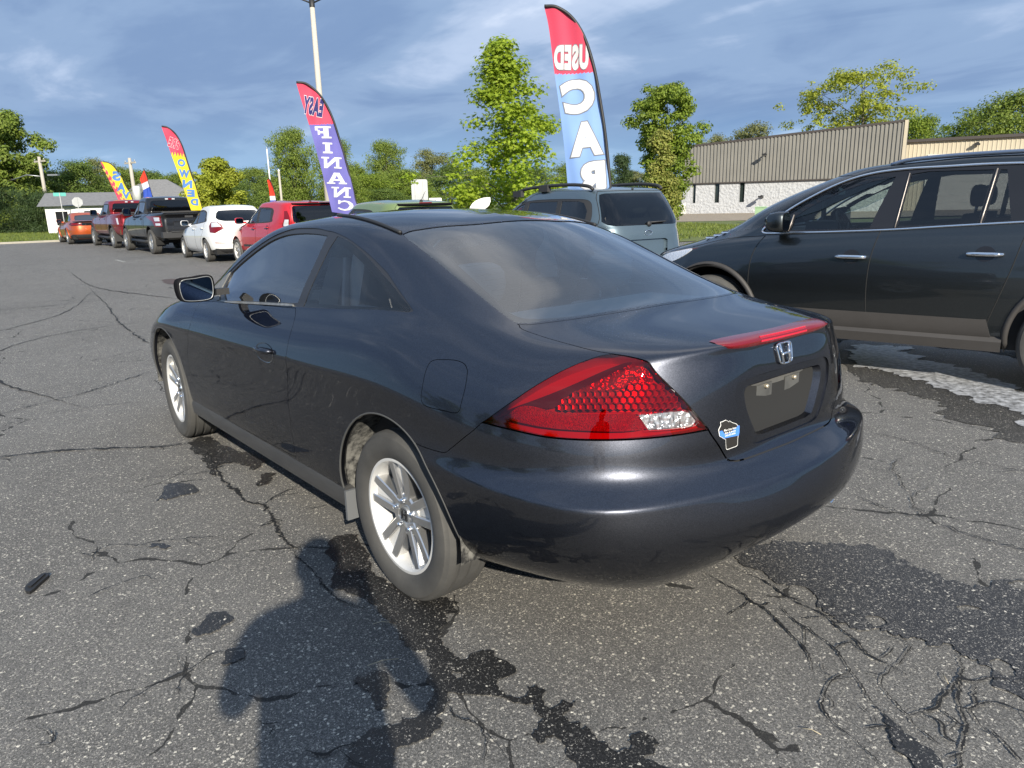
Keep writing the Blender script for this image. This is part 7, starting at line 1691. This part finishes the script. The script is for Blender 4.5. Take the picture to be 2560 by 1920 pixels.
def suv():
    """dark grey green crossover at the right"""
    rows = [(3.50, -.95, .90, [(1, .28), (-1, .33)], 4, 5), (3.62, -1.04, .965, [(1, .40), (-1, .42)], 3.6, 5), (3.58, -1.07, .985, FLAT(.56), 3.4, 5), (3.58, -1.08, .995, FLAT(.72), 3.4, 5), (3.55, -1.07, .992, [(1, .80), (.5, .84), (-1, .87)], 3.4, 5), (3.48, -1.06, .975, [(1, .89), (.5, .95), (.3, .98), (-1, 1.03)], 3.4, 5),
            (3.34, -1.05, .94, [(1, .95), (.8, 1.0), (.55, 1.055), (.2, 1.095), (-1, 1.18)], 3.4, 5), (2.82, -1.02, .90, [(1, 1.11), (.3, 1.15), (-1, 1.25)], 3.6, 5), (2.55, -.97, .85, [(1, 1.26), (-1, 1.36)], 4.0, 6), (2.24, -.90, .80, [(1, 1.42), (-1, 1.47)], 4.4, 6), (1.80, -.80, .745, [(1, 1.585), (.3, 1.61), (-1, 1.60)], 4.8, 6),
            (1.58, -.72, .66, [(1, 1.645), (.3, 1.685), (-1, 1.66)], 4.8, 6), (1.2, -.45, .33, [(1, 1.69), (0, 1.72), (-1, 1.69)], 4.5, 5), (.8, -.1, 0, FLAT(1.72), 4, 4)]
    v = Vehicle('crossover_suv', 'large dark grey-green crossover with chrome window trim at the right of the coupe', (-.777, -4.955), R(12), rows); v.du = .25; v.dv = .22
    P = paint('grey_green_paint', (.058, .066, .070), 1.0, .38, flake=.35)
    CLD = mat('taupe_cladding', (.040, .037, .035), .62, noise=(4, .5, (.052, .048, .046), 4))
    ol = [(2.29, 1.13), (2.01, 1.125), (1.34, 1.15), (.9, 1.18), (.43, 1.21), (-.1, 1.24), (-.60, 1.28), (-.68, 1.34), (-.55, 1.50), (-.30, 1.58), (.54, 1.615), (.97, 1.612), (1.26, 1.605), (1.49, 1.58), (1.70, 1.52), (1.91, 1.42), (2.12, 1.29)]
    dlo = v.side(ol, 6)
    w1 = v.side([(2.05, 1.15), (1.63, 1.16), (1.43, 1.17), (1.30, 1.555), (1.47, 1.525), (1.68, 1.46), (1.88, 1.36), (2.03, 1.26)], 1)
    w2 = v.side([(1.23, 1.18), (.71, 1.205), (.66, 1.58), (1.08, 1.585), (1.19, 1.57)], 1); w3 = v.side([(.67, 1.21), (.51, 1.225), (.58, 1.575), (.62, 1.578)], 1); w4 = v.side([(.42, 1.24), (-.5, 1.295), (-.56, 1.35), (-.45, 1.48), (-.25, 1.555), (.46, 1.58)], 1)
    v.part('window_surround', dlo, M_['gloss_black'], off=-.003, gap=0, holes=[w1, w2, w3, w4])
    v.part('side_window', w1, M_['gclear'], off=-.010, gap=0, flange=0, cut=False)
    for w in (w2, w3, w4): v.part('side_window', w, M_['gsuv'], off=-.010, gap=0, flange=0, cut=False)
    v.edge(dlo, .0095, M_['chrome'], 'chrome_trim', .004, True)
    SEAL = mat('pale_seal', (.35, .31, .28), .4, .5)
    v.edge(v.side([(.69, 1.20), (.64, 1.585)], 1, False), .0055, SEAL, 'window_divider', .003); v.edge(v.side([(1.245, 1.17), (1.205, 1.575)], 1, False), .0045, SEAL, 'window_divider', .003); v.edge(v.side([(2.06, 1.14), (2.04, 1.27)], 1, False), .006, SEAL, 'window_divider', .003)
    cl = v.side([(2.29, .30), (2.33, .52), (1.38, .52), (.57, .52), (.50, .30), (1.4, .29)], 1, box=(1.5, v.UM - 1.5, 0, 5))
    v.part('lower_cladding', cl, CLD, off=.008, gap=0, cut=False)
    b = MB()
    for sg in (1, -1):
        vs = []
        for x in np.linspace(2.31, .46, 10): vs += [(x, sg * .95, .40), (x, sg * .985, .36), (x, sg * .965, .285), (x, sg * .80, .27)]
        MB().raw(vs, [(i * 4 + j, i * 4 + j + 1, (i + 1) * 4 + j + 1, (i + 1) * 4 + j) for i in range(9) for j in range(3)]).build('sill', CLD, v.root, auto=40)
    ar, af = v.arch(0, .40, .45), v.arch(2.71, .40, .45); v.holes += [ar, af]
    for a in (ar, af): v.edge(a[1:-1], .024, CLD, 'arch_trim', .004)
    v.whole('windscreen', [(0, 7.15), (2.5, 7.15), (4.0, 7.4), (4.7, 8.2), (5.0, 9.7), (3, 9.95), (0, 10.0)], M_['gclear'], off=-.003)
    hl = v.side([(3.36, .80), (3.16, .84), (3.0, .91), (2.93, .975), (3.08, .95), (3.28, .90)], 3, box=(1, 6, 2, 6.6)); v.part('headlight', hl, M_['clear_lens'], off=.004)
    rg = v.rear([(0, 1.25), (.62, 1.26), (.66, 1.33), (.60, 1.55), (.5, 1.58), (0, 1.59)]); v.whole('rear_window', rg, M_['gdark'], off=-.003)
    tl = v.rear([(.60, .95), (.90, .95), (.90, 1.12), (.82, 1.20), (.62, 1.12)]); v.part('tail_light', tl, M_['red_lens'], off=.006)
    for x in (0, 2.71):
        v.well(x, .455, .58, .95, .40)
        for sg in (1, -1): simple_wheel(v.root, (x, sg * .865, .375), sg, .375, .235, w=.255, spokes=6, double=True)
    v.gap_line([(1.34, 1.145), (1.38, .95), (1.39, .7), (1.37, .33)]); v.gap_line([(2.25, 1.10), (2.31, .98), (2.335, .85), (2.335, .62), (2.29, .33)]); v.gap_line([(.39, 1.20), (.42, 1.08), (.47, .85), (.55, .55), (.59, .40), (.66, .33)])
    v.gap_line([(2.25, 1.10), (2.6, 1.07), (2.95, .99)])
    CH = M_['chrome']; v.handle(1.52, .95, CH, l=.21, stand=.035, r=.016); v.handle(.63, .99, CH, l=.21, stand=.035, r=.016)
    v.mirror(2.09, .91, 1.22, P, w=.22, h=.17)
    for sg in (1, -1):
        b = MB(); pts = [(1.36, .655, 1.645), (1.18, .66, 1.682), (.6, .655, 1.700), (-.2, .65, 1.69), (-.55, .65, 1.65)]; b.tube([(x, sg * y, z) for x, y, z in spline(pts, 4)], .016, 8); b.build('roof_rail', mat('dark_rail', (.22, .27, .36), .25, .8), v.root)
    # bonnet vents
    for sg in (1, -1):
        for k in range(3):
            b = MB(); x = 2.70 + .075 * k; uv = v.S.inv([(x, .60, 0)], (0, 1), (0, 6, 5.0, 7.6)); q = on_skin(v.S, uv, .006)[0]; b.box((q[0], sg * q[1], q[2]), (.075, .055, .012), R(20) * sg, taper=.9); b.build('bonnet_vent', CH, v.root)
            b = MB(); b.box((q[0], sg * q[1], q[2] + .0085), (.05, .034, .006), R(20) * sg); b.build('vent_slot', M_['gloss_black'], v.root)
    v.body(P); v.shell(6.5, M_['dark'], [ar, af]); v.floor(-.9, 3.6, .8, .36)
    TN = mat('brown_leather', (.085, .060, .048), .6)
    v.plain_cabin(-.9, 2.2, .86, 1.10, [(1.15, .42), (1.15, -.42), (.2, .42), (.2, -.42)], TN)
    wheel_steer(v.root, (1.70, .40, 1.13), .18, R(62), mat('steering_leather', (.05, .045, .04), .5))
    b = MB(); b.box((1.86, .40, 1.16), (.26, .42, .10)); b.box((2.12, 0, 1.08), (.5, 1.5, .10)); b.build('dashboard', mat('dash_grey', (.07, .072, .075), .7), v.root)
    b = MB(); b.box((1.88, .0, 1.46), (.03, .24, .065)); b.build('rear_view_mirror', M_['gloss_black'], v.root)
    b = MB(); b.box((2.1, -.35, 1.27), (.02, .26, .20), R(20)); b.build('window_sticker', mat('dark_sheet', (.05, .05, .055), .6), v.root)
    return v
def build_cars():
    global LEAN
    LEAN = 0.0
    mats_cars()
    suv(); wagon()
    boxy('boxy_hatchback', 'green boxy hatchback of which only roof and rear spoiler show over the coupe', (9.66, -5.50), R(-5.4), paint('green_paint', (.16, .22, .085), .1, .42), .945)
    boxy('boxy_hatchback', 'red boxy hatchback behind the windscreen pillar of the coupe', (15.45, -6.05), R(-.4), paint('red_paint', (.50, .012, .020), .15, .4, flake=.1), 1.0)
    hatch()
    pickup('pickup_truck', 'black crew-cab pickup truck with white in its red tail lights', (24.9, -5.80), R(-1.0), paint('black_paint', (.008, .008, .009), .3, .35), 'a')
    pickup('pickup_truck', 'dark red crew-cab pickup truck ahead of the black pickup', (31.3, -6.00), R(-.6), paint('dark_red_paint', (.24, .010, .016), .5, .35, flake=.25), 'b')
    muscle()
# ------------------------------------------------------------------ feather flags
def flag_mat(name, c, sub=.30): return mat(name, c, .75, sub=sub)
def text_polys(s, off, ref=None):
    cu = bpy.data.curves.new('t', 'FONT'); cu.body = s; cu.size = 1; cu.offset = off; cu.align_x = 'CENTER'; cu.align_y = 'CENTER'; cu.resolution_u = 4; cu.space_character = 1.16
    o = bpy.data.objects.new('t', cu); COL.objects.link(o); me = bpy.data.meshes.new_from_object(o.evaluated_get(bpy.context.evaluated_depsgraph_get()))
    v = np.array([tuple(x.co) for x in me.vertices])[:, :2]; f = [tuple(p.vertices) for p in me.polygons]
    bpy.data.objects.remove(o); bpy.data.curves.remove(cu); bpy.data.meshes.remove(me)
    if ref is None: ref = ((v.max(0) + v.min(0)) / 2, v.max(0) - v.min(0))
    return (v - ref[0]) / ref[1], f, ref                     # unit box round the glyphs
def refine(V, F, step):
    """split long triangles so that print follows the folds"""
    V = [tuple(x) for x in V]; F = [t for f in F for t in ([f] if len(f) == 3 else [(f[0], f[i], f[i + 1]) for i in range(1, len(f) - 1)])]
    mids = {}
    def mid(a, b):
        k = (min(a, b), max(a, b))
        if k not in mids: mids[k] = len(V); V.append(tuple((p + q) / 2 for p, q in zip(V[a], V[b])))
        return mids[k]
    for _ in range(5):
        out = []; ch = False
        lg = lambda a, b: math.dist(V[a], V[b]) > step
        for a, b, c in F:
            s = (lg(a, b), lg(b, c), lg(c, a))
            if not any(s): out.append((a, b, c)); continue
            ch = True
            if all(s): x, y, z = mid(a, b), mid(b, c), mid(c, a); out += [(a, x, z), (x, b, y), (z, y, c), (x, y, z)]
            else:
                while not s[0]: a, b, c = b, c, a; s = (s[1], s[2], s[0])
                if s[1]: x, y = mid(a, b), mid(b, c); out += [(x, b, y), (a, x, y), (a, y, c)]
                elif s[2]: x, z = mid(a, b), mid(c, a); out += [(a, x, z), (x, b, c), (x, c, z)]
                else: x = mid(a, b); out += [(a, x, c), (x, b, c)]
        F = out
        if not ch: break
    return V, F
SLAB = {'F': [[(-.5, -.5), (.12, -.5), (.12, -.36), (-.02, -.36), (-.02, -.08), (.22, -.08), (.22, -.2), (.34, -.2), (.34, .2), (.22, .2), (.22, .08), (-.02, .08), (-.02, .36), (.34, .36), (.34, .16), (.5, .16), (.5, .5), (-.5, .5), (-.5, .36), (-.34, .36), (-.34, -.36), (-.5, -.36)]],
        'I': [[(-.4, -.5), (.4, -.5), (.4, -.34), (.19, -.34), (.19, .34), (.4, .34), (.4, .5), (-.4, .5), (-.4, .34), (-.19, .34), (-.19, -.34), (-.4, -.34)]],
        'N': [[(-.5, -.5), (-.12, -.5), (-.12, -.36), (-.22, -.36), (-.22, .18), (.22, -.5), (.38, -.5), (.38, .36), (.5, .36), (.5, .5), (.12, .5), (.12, .36), (.22, .36), (.22, -.12), (-.16, .5), (-.5, .5), (-.5, .36), (-.38, .36), (-.38, -.36), (-.5, -.36)]],
        'A': [[(-.5, -.5), (-.1, -.5), (-.1, -.38), (-.2, -.38), (-.15, -.22), (.15, -.22), (.2, -.38), (.08, -.38), (.08, -.5), (.5, -.5), (.5, -.38), (.42, -.38), (.14, .5), (-.14, .5), (-.42, -.38), (-.5, -.38)], [(-.10, -.08), (.0, .26), (.10, -.08)]],
        'C': [[(.5, -.28), (.3, -.44), (.05, -.5), (-.25, -.42), (-.44, -.2), (-.5, 0), (-.44, .22), (-.25, .42), (.05, .5), (.28, .42), (.36, .5), (.46, .5), (.46, .12), (.36, .12), (.28, .28), (.08, .36), (-.12, .3), (-.26, .0), (-.12, -.28), (.08, -.36), (.3, -.28), (.42, -.18)]]}
def build_flag(label, d, x0, left, right, split_t, cols, letters, sleeve_r=.022, group='feather flags behind the row of cars', edge=None):
    """left / right: edge points (px column, px row) of the cloth from the top tip down, laid at a depth d; letters: list of (glyph, centre px, w px, h px, tilt, colour, outline colour, style)"""
    k = d / FPX; OP = lambda x, y: on_plane(x0, d, x, y); c = at_view(x0, d); root = empty('feather_flag', (c[0], c[1], 0), view_rz(x0) - R(90)); tag(root, label, 'flag', group)
    Lp = np.array([OP(x, y) for x, y in left]); Rp = np.array([OP(x, y) for x, y in right])
    Lp = np.array(spline([tuple(q) for q in Lp], 8)); Rp = np.array(spline([tuple(q) for q in Rp], 8))
    zb = min(Lp[-1, 1], Rp[-1, 1])
    def arc(Pp, n):
        s = np.concatenate([[0], np.cumsum(np.linalg.norm(np.diff(Pp, axis=0), axis=1))]); q = np.linspace(0, s[-1], n); return np.stack([np.interp(q, s, Pp[:, 0]), np.interp(q, s, Pp[:, 1])], 1)
    n = 150; m = 22; A = arc(Lp, n); B = arc(Rp, n)
    def wave(a, z): 
        return .030 * math.sin(z * 3.1 + a * 5.0 + x0) * 1 + .016 * math.sin(z * 7.7 - a * 9 + x0 * .3) + .012 * math.sin(a * 22 + z * 3)
    V = []; 
    for i in range(n):
        for j in range(m):
            q = A[i] + (B[i] - A[i]) * j / (m - 1); V.append((q[0], wave(q[0], q[1]), q[1]))
    F = [(i * m + j, i * m + j + 1, (i + 1) * m + j + 1, (i + 1) * m + j) for i in range(n - 1) for j in range(m - 1)]
    zmid = np.array([[V[f[0]][2], V[f[0]][0]] for f in F])
    # cloth in its colour fields; the inverse of OP by two Newton steps
    def to_px(cen):
        x, y = cen[0] / k + x0, hor(x0) - (cen[2] - CAM.z) / k
        for _ in range(3):
            a = OP(x, y); x -= (a[0] - cen[0]) / k; y += (a[1] - cen[2]) / k
        return x, y
    parts = {}
    for f in F:
        cen = np.mean([V[i] for i in f], 0); parts.setdefault(split_t(*to_px(cen), cen), []).append(f)
    for ci, fs in parts.items():
        b = MB(); ids = sorted({i for f in fs for i in f}); mp = {o: i for i, o in enumerate(ids)}
        b.raw([V[i] for i in ids], [tuple(mp[i] for i in f) for f in fs]); b.build('cloth', cols[ci], root)
    b = MB(); b.tube([(q[0], wave(*q) * .3, q[1]) for q in B], sleeve_r, 8); b.build('sleeve', M_['black'], root)
    lean_ = B[-1] - B[-12]; lean_ = lean_ / max(1e-6, abs(lean_[1])); q = B[-1]
    b = MB(); b.tube([(q[0], 0, q[1]), (q[0] + lean_[0] * q[1], 0, 0)], .013, 8); b.build('pole', M_['steel'], root)
    g = MB(); g.lathe([(0, 0), (.22, .0), (.22, .04), (.06, .06), (0, .06)], 16, 'Z', (q[0] + lean_[0] * q[1], 0, 0)); g.build('base', M_['black'], root)
    for gl, cx, cy, w, h, tilt, col, oc, style in letters:
        layers = [(0, col, .0075)]
        if oc is not None: layers = [(1, oc, .0050)] + layers
        ref = None
        if style != 'slab': _, _, ref = text_polys(gl, .058 if style == 'bold' else .03)
        for grow, cm, lift in layers:
            if style == 'slab':
                pl = SLAB[gl]; v = np.array([q for p in pl for q in p]); f = cdt_fill(pl[0], pl[1:])
            else: v, f, _ = text_polys(gl, (.058 if style == 'bold' else .03) + .026 * grow, ref)
            ct, st = math.cos(R(tilt)), math.sin(R(tilt))
            X = -v[:, 0] * w * k; Zz = v[:, 1] * h * k                   # mirrored: the cloth is seen from behind
            c0 = OP(cx, cy); q1 = OP(cx + 1, cy); q2 = OP(cx, cy - 1); kx = abs(q1[0] - c0[0]) / k; kz = abs(q2[1] - c0[1]) / k
            a = (X * ct - Zz * st) * kx + c0[0]; z = (X * st + Zz * ct) * kz + c0[1]
            V2, F2 = refine(list(zip(a, z)), f, .035)
            for side in (-1, 1):
                b = MB(); b.raw([(p, wave(p, r) + side * lift, r) for p, r in V2], F2, smooth=True); b.build('lettering', cm, root)
    return root
def build_flags():
    RED = flag_mat('flag_red', (.74, .07, .13)); BLU = flag_mat('flag_blue', (.25, .41, .76)); PUR = flag_mat('flag_purple', (.16, .15, .47)); YEL = flag_mat('flag_yellow', (.82, .66, .03)); NAV = flag_mat('flag_navy', (.035, .03, .17)); WHT = flag_mat('flag_white', (.80, .80, .80)); LBL = flag_mat('flag_letter_blue', (.10, .25, .62)); BLK = flag_mat('flag_black', (.02, .02, .025)); GRY = flag_mat('flag_outline_grey', (.22, .24, .28)); ROR = flag_mat('flag_orange_red', (.80, .06, .03)); RBL = flag_mat('flag_royal', (.04, .10, .50)); YLT = flag_mat('flag_letter_yellow', (.85, .62, .10))  # GRY is the grey outline printed round the used-car letters
    build_flag('red over blue used-car feather flag with white letters behind the blue wagon', 10.6, 1450, [(1361, 18), (1372, 70), (1386, 180), (1400, 280), (1412, 380), (1422, 500)], [(1361, 15), (1392, 18), (1428, 42), (1460, 92), (1484, 165), (1502, 260), (1516, 360), (1529, 500)],
               lambda x, y, c: 0 if y < 183 - (x - 1440) * .04 else 1, [RED, BLU],
               [('USED', 1428, 143, 86, 62, -1, WHT, GRY, 'bold'), ('C', 1446, 240, 80, 86, 12, WHT, GRY, 'bold'), ('A', 1464, 347, 82, 86, 5, WHT, GRY, 'bold'), ('R', 1473, 448, 82, 86, 4, WHT, GRY, 'bold')])
    build_flag('red over purple easy-finance feather flag in front of the concrete light pole', 17.0, 820, [(741, 209), (757, 262), (775, 320), (797, 400), (815, 468), (830, 530)], [(741, 205), (768, 210), (800, 238), (826, 282), (848, 345), (868, 415), (884, 480), (898, 540)],
               lambda x, y, c: 0 if y < 311 - (x - 800) * .06 else 1, [RED, PUR],
               [('EASY', 783, 266, 50, 46, -12, NAV, WHT, 'bold'), ('F', 808, 331, 40, 30, 0, WHT, None, 'slab'), ('I', 819, 370, 30, 27, -2, WHT, None, 'slab'), ('N', 829, 407, 50, 28, -3, WHT, None, 'slab'), ('A', 842, 446, 50, 28, -3, WHT, None, 'slab'), ('N', 853, 481, 48, 26, -4, WHT, None, 'slab'), ('C', 864, 514, 40, 26, -4, WHT, None, 'slab')])
    build_flag('red over yellow pre-owned feather flag with blue letters behind the black pickup', 27.0, 455, [(404, 318), (418, 356), (430, 392), (445, 432), (460, 474), (478, 526)], [(404, 315), (420, 319), (440, 336), (456, 366), (470, 410), (484, 452), (497, 494), (506, 526)],
               lambda x, y, c: 0 if y < 386 + 5 * math.sin(x * .9) + (x - 440) * .1 else 1, [RED, YEL],
               [('PRE', 435, 358, 27, 24, -22, RED, WHT, 'bold'), ('O', 453.5, 407, 19, 19, 0, LBL, None, 'bold'), ('W', 460.5, 434, 27, 20, -8, LBL, None, 'bold'), ('N', 468.5, 460, 24, 20, -6, LBL, None, 'bold'), ('E', 477, 483, 19, 18, -4, LBL, None, 'bold'), ('D', 486, 505, 19, 17, -4, LBL, None, 'bold')])
    build_flag('yellow savings feather flag with a red side stripe behind the red pickup', 38.0, 290, [(252, 407), (264, 432), (275, 456), (286, 478), (298, 505), (304, 520)], [(252, 404.5), (268, 406), (284, 416), (300, 438), (314, 464), (326, 486), (334, 505), (338, 520)],
               lambda x, y, c: 0 if x < 254 + (y - 404) * .62 else 1, [RED, YEL],
               [('S', 291, 440, 21, 24, -10, LBL, None, 'bold'), ('A', 303, 468, 22, 22, -8, LBL, None, 'bold'), ('V', 315, 488, 20, 18, -6, LBL, None, 'bold')] + [('N', 263 + 8.6 * i, 424 + 14.2 * i, 9, 9, 35, YLT, None, 'bold') for i in range(6)])
    # furled pennants
    for (px, d, pts, lab) in ((378, 36.0, [((366, 445), (376, 424)), ((365, 450), (379, 440)), ((367, 462), (380, 455)), ((368, 478), (382, 470)), ((366, 500), (385, 500))], 'red white and blue open pennant hanging furled beside the grey roof'),
                              (683, 25.0, [((676, 450), (681, 448)), ((677, 460), (684, 456)), ((678, 475), (687, 470)), ((678, 490), (690, 490)), ((678, 512), (692, 512))], 'orange red pennant hanging furled under the white mast')):
        k = d / FPX; c = at_view(px, d); e = empty('pennant', (c[0], c[1], 0), view_rz(px) - R(90)); tag(e, lab, 'flag'); za = lambda y: height_at(px, y, d)
        V = []; nn = 24
        Ls = spline([p[0] for p in pts], 6); Rs = spline([p[1] for p in pts], 6); n = len(Ls); m = 9
        for a, b_ in zip(Ls, Rs):
            for j in range(m):
                t = j / (m - 1); x = a[0] + (b_[0] - a[0]) * t; y = a[1] + (b_[1] - a[1]) * t; V.append(((x - px) * k, .05 * math.sin(j * 1.6 + y * .05) * (.4 + t), za(y)))
        F = [(i * m + j, i * m + j + 1, (i + 1) * m + j + 1, (i + 1) * m + j) for i in range(n - 1) for j in range(m - 1)]
        bands = [ROR, WHT, RBL] if px == 378 else [ROR, WHT, RBL]
        for bi in range(3):
            def sel(i): 
                t = i / n
                return (0 if t < .42 else (1 if t < .66 else 2)) if px == 378 else (0 if t < .72 else (1 if t < .84 else 2))
            fs = [f for f in F if sel(f[0] // m) == bi]
            if not fs: continue
            ids = sorted({i for f in fs for i in f}); mp = {o: i for i, o in enumerate(ids)}
            MB().raw([V[i] for i in ids], [tuple(mp[i] for i in f) for f in fs]).build('cloth', bands[bi], e)
        b = MB(); q = [((p[1][0] - px) * k, 0, za(p[1][1])) for p in pts]; b.tube([(q[0][0] - .02, 0, q[0][2] + .05)] + q, .02, 6); b.build('sleeve', M_['black'], e)
        b = MB(); b.tube([q[-1], (q[-1][0] + .06, 0, 0)], .013, 6); b.build('pole', M_['steel'], e)
# ------------------------------------------------------------------ the photographer, whose shadow falls into the picture
def build_person():
    hd = YAW; ox, oy = -2.60, 2.385
    fx, fy = math.cos(hd), math.sin(hd); rx, ry = math.sin(hd), -math.cos(hd)
    def P(f, r, z): return (ox + fx * f + rx * r, oy + fy * f + ry * r, z)
    def skin(name, pts, edges, rad, mt, parent, root=0, sub=2):
        me = bpy.data.meshes.new(name); me.from_pydata(pts, edges, []); o = bpy.data.objects.new(name, me); COL.objects.link(o)
        o.modifiers.new('s', 'SKIN'); 
        for i, r in enumerate(rad): me.skin_vertices[0].data[i].radius = r if hasattr(r, '__len__') else (r, r)
        me.skin_vertices[0].data[root].use_root = True
        m = o.modifiers.new('d', 'SUBSURF'); m.levels = sub; m.render_levels = sub
        dg = bpy.context.evaluated_depsgraph_get(); me2 = bpy.data.meshes.new_from_object(o.evaluated_get(dg)); bpy.data.objects.remove(o)
        for p in me2.polygons: p.use_smooth = True
        me2.materials.clear(); me2.materials.append(mt); q = bpy.data.objects.new(name, me2); COL.objects.link(q); q.parent = parent; return q
    SK = mat('skin_tone', (.52, .34, .25), .6); CLO = mat('dark_shirt', (.05, .055, .07), .9); JN = mat('blue_jeans', (.06, .08, .14), .9); HR = mat('brown_hair', (.06, .04, .03), .8)
    root = empty('person', (0, 0, 0)); tag(root, 'person in dark shirt and jeans photographing the coupe, whose shadow falls beside it', 'person')
    pts = [P(-.02, 0, .98), P(-.03, 0, 1.15), P(-.03, 0, 1.32), P(-.03, 0, 1.43), P(-.01, 0, 1.50), P(.02, 0, 1.60), P(.02, 0, 1.68)]
    ed = [(0, 1), (1, 2), (2, 3), (3, 4), (4, 5), (5, 6)]; rad = [(.19, .135), (.19, .135), (.215, .14), (.13, .10), (.062, .06), (.082, .095), (.070, .085)]
    def add(parent, chain, rr):
        i = parent
        for c, r in zip(chain, rr): pts.append(c); rad.append(r); ed.append((i, len(pts) - 1)); i = len(pts) - 1
        return i
    for s in (-1, 1):
        add(3, [P(-.03, s * .215, 1.405), P(.05, s * .30, 1.17), P(.27, s * .10, 1.33), P(.345, s * .075, 1.385)], [.068, .050, .034, .030])
        add(0, [P(-.02, s * .10, .90), P(.01, s * .12, .50), P(-.03, s * .13, .09), P(.10, s * .15, .045)], [.098, .062, .045, .042])
    body = skin('body', pts, ed, rad, CLO, root)
    # fingers on the phone, which is held up just behind the lens
    for s in (-1, 1):
        for k in range(4):
            l = (.030, .034, .032, .026)[k]
            skin('finger', [P(.345, s * .080, 1.405 - .018 * k), P(.372, s * .086, 1.408 - .018 * k), P(.392, s * (.086 - l * .3), 1.408 - .018 * k), P(.394, s * (.086 - l), 1.407 - .018 * k)], [(0, 1), (1, 2), (2, 3)], [.010, .0092, .0085, .0075], SK, body, sub=1)
        skin('thumb', [P(.340, s * .075, 1.37), P(.352, s * .055, 1.385), P(.358, s * .040, 1.395)], [(0, 1), (1, 2)], [.012, .010, .008], SK, body, sub=1)
    b = MB(); hp = []
    for i in range(9):
        ph = math.pi * .62 * i / 8
        for j in range(18):
            a = 2 * math.pi * j / 18; hp.append(P(.008 + .112 * math.sin(ph) * math.cos(a), .092 * math.sin(ph) * math.sin(a), 1.645 + .105 * math.cos(ph)))
    b.raw(hp, [(i * 18 + j, i * 18 + (j + 1) % 18, (i + 1) * 18 + (j + 1) % 18, (i + 1) * 18 + j) for i in range(8) for j in range(18)]); b.build('hair', HR, root)
    b = MB(); 
    for s in (-1, 1): b.tube([P(.118, s * .032, 1.618), P(.128, s * .032, 1.618)], [.013, .008], 8)
    b.build('eyes', M_['white'], root); b = MB(); b.tube([P(.115, 0, 1.625), P(.142, 0, 1.575), P(.115, 0, 1.568)], [.008, .014, .010], 8); b.build('nose', SK, root)
    b = MB(); b.tube([P(.115, -.024, 1.535), P(.122, 0, 1.533), P(.115, .024, 1.535)], .006, 6); b.build('mouth', mat('lips', (.42, .18, .15), .6), root)
    b = MB(); c = P(.385, .0, 1.378); b.box(c, (.009, .150, .074), hd)
    tag(b.build('phone', M_['gloss_black']), 'black phone held sideways in both hands of the photographer', 'phone')
build_ground()
build_warehouse()
build_street()
build_trees()
build_hero()
build_cars()
build_flags()
build_person()
print('script', round(time.time() - T0, 1), 's')
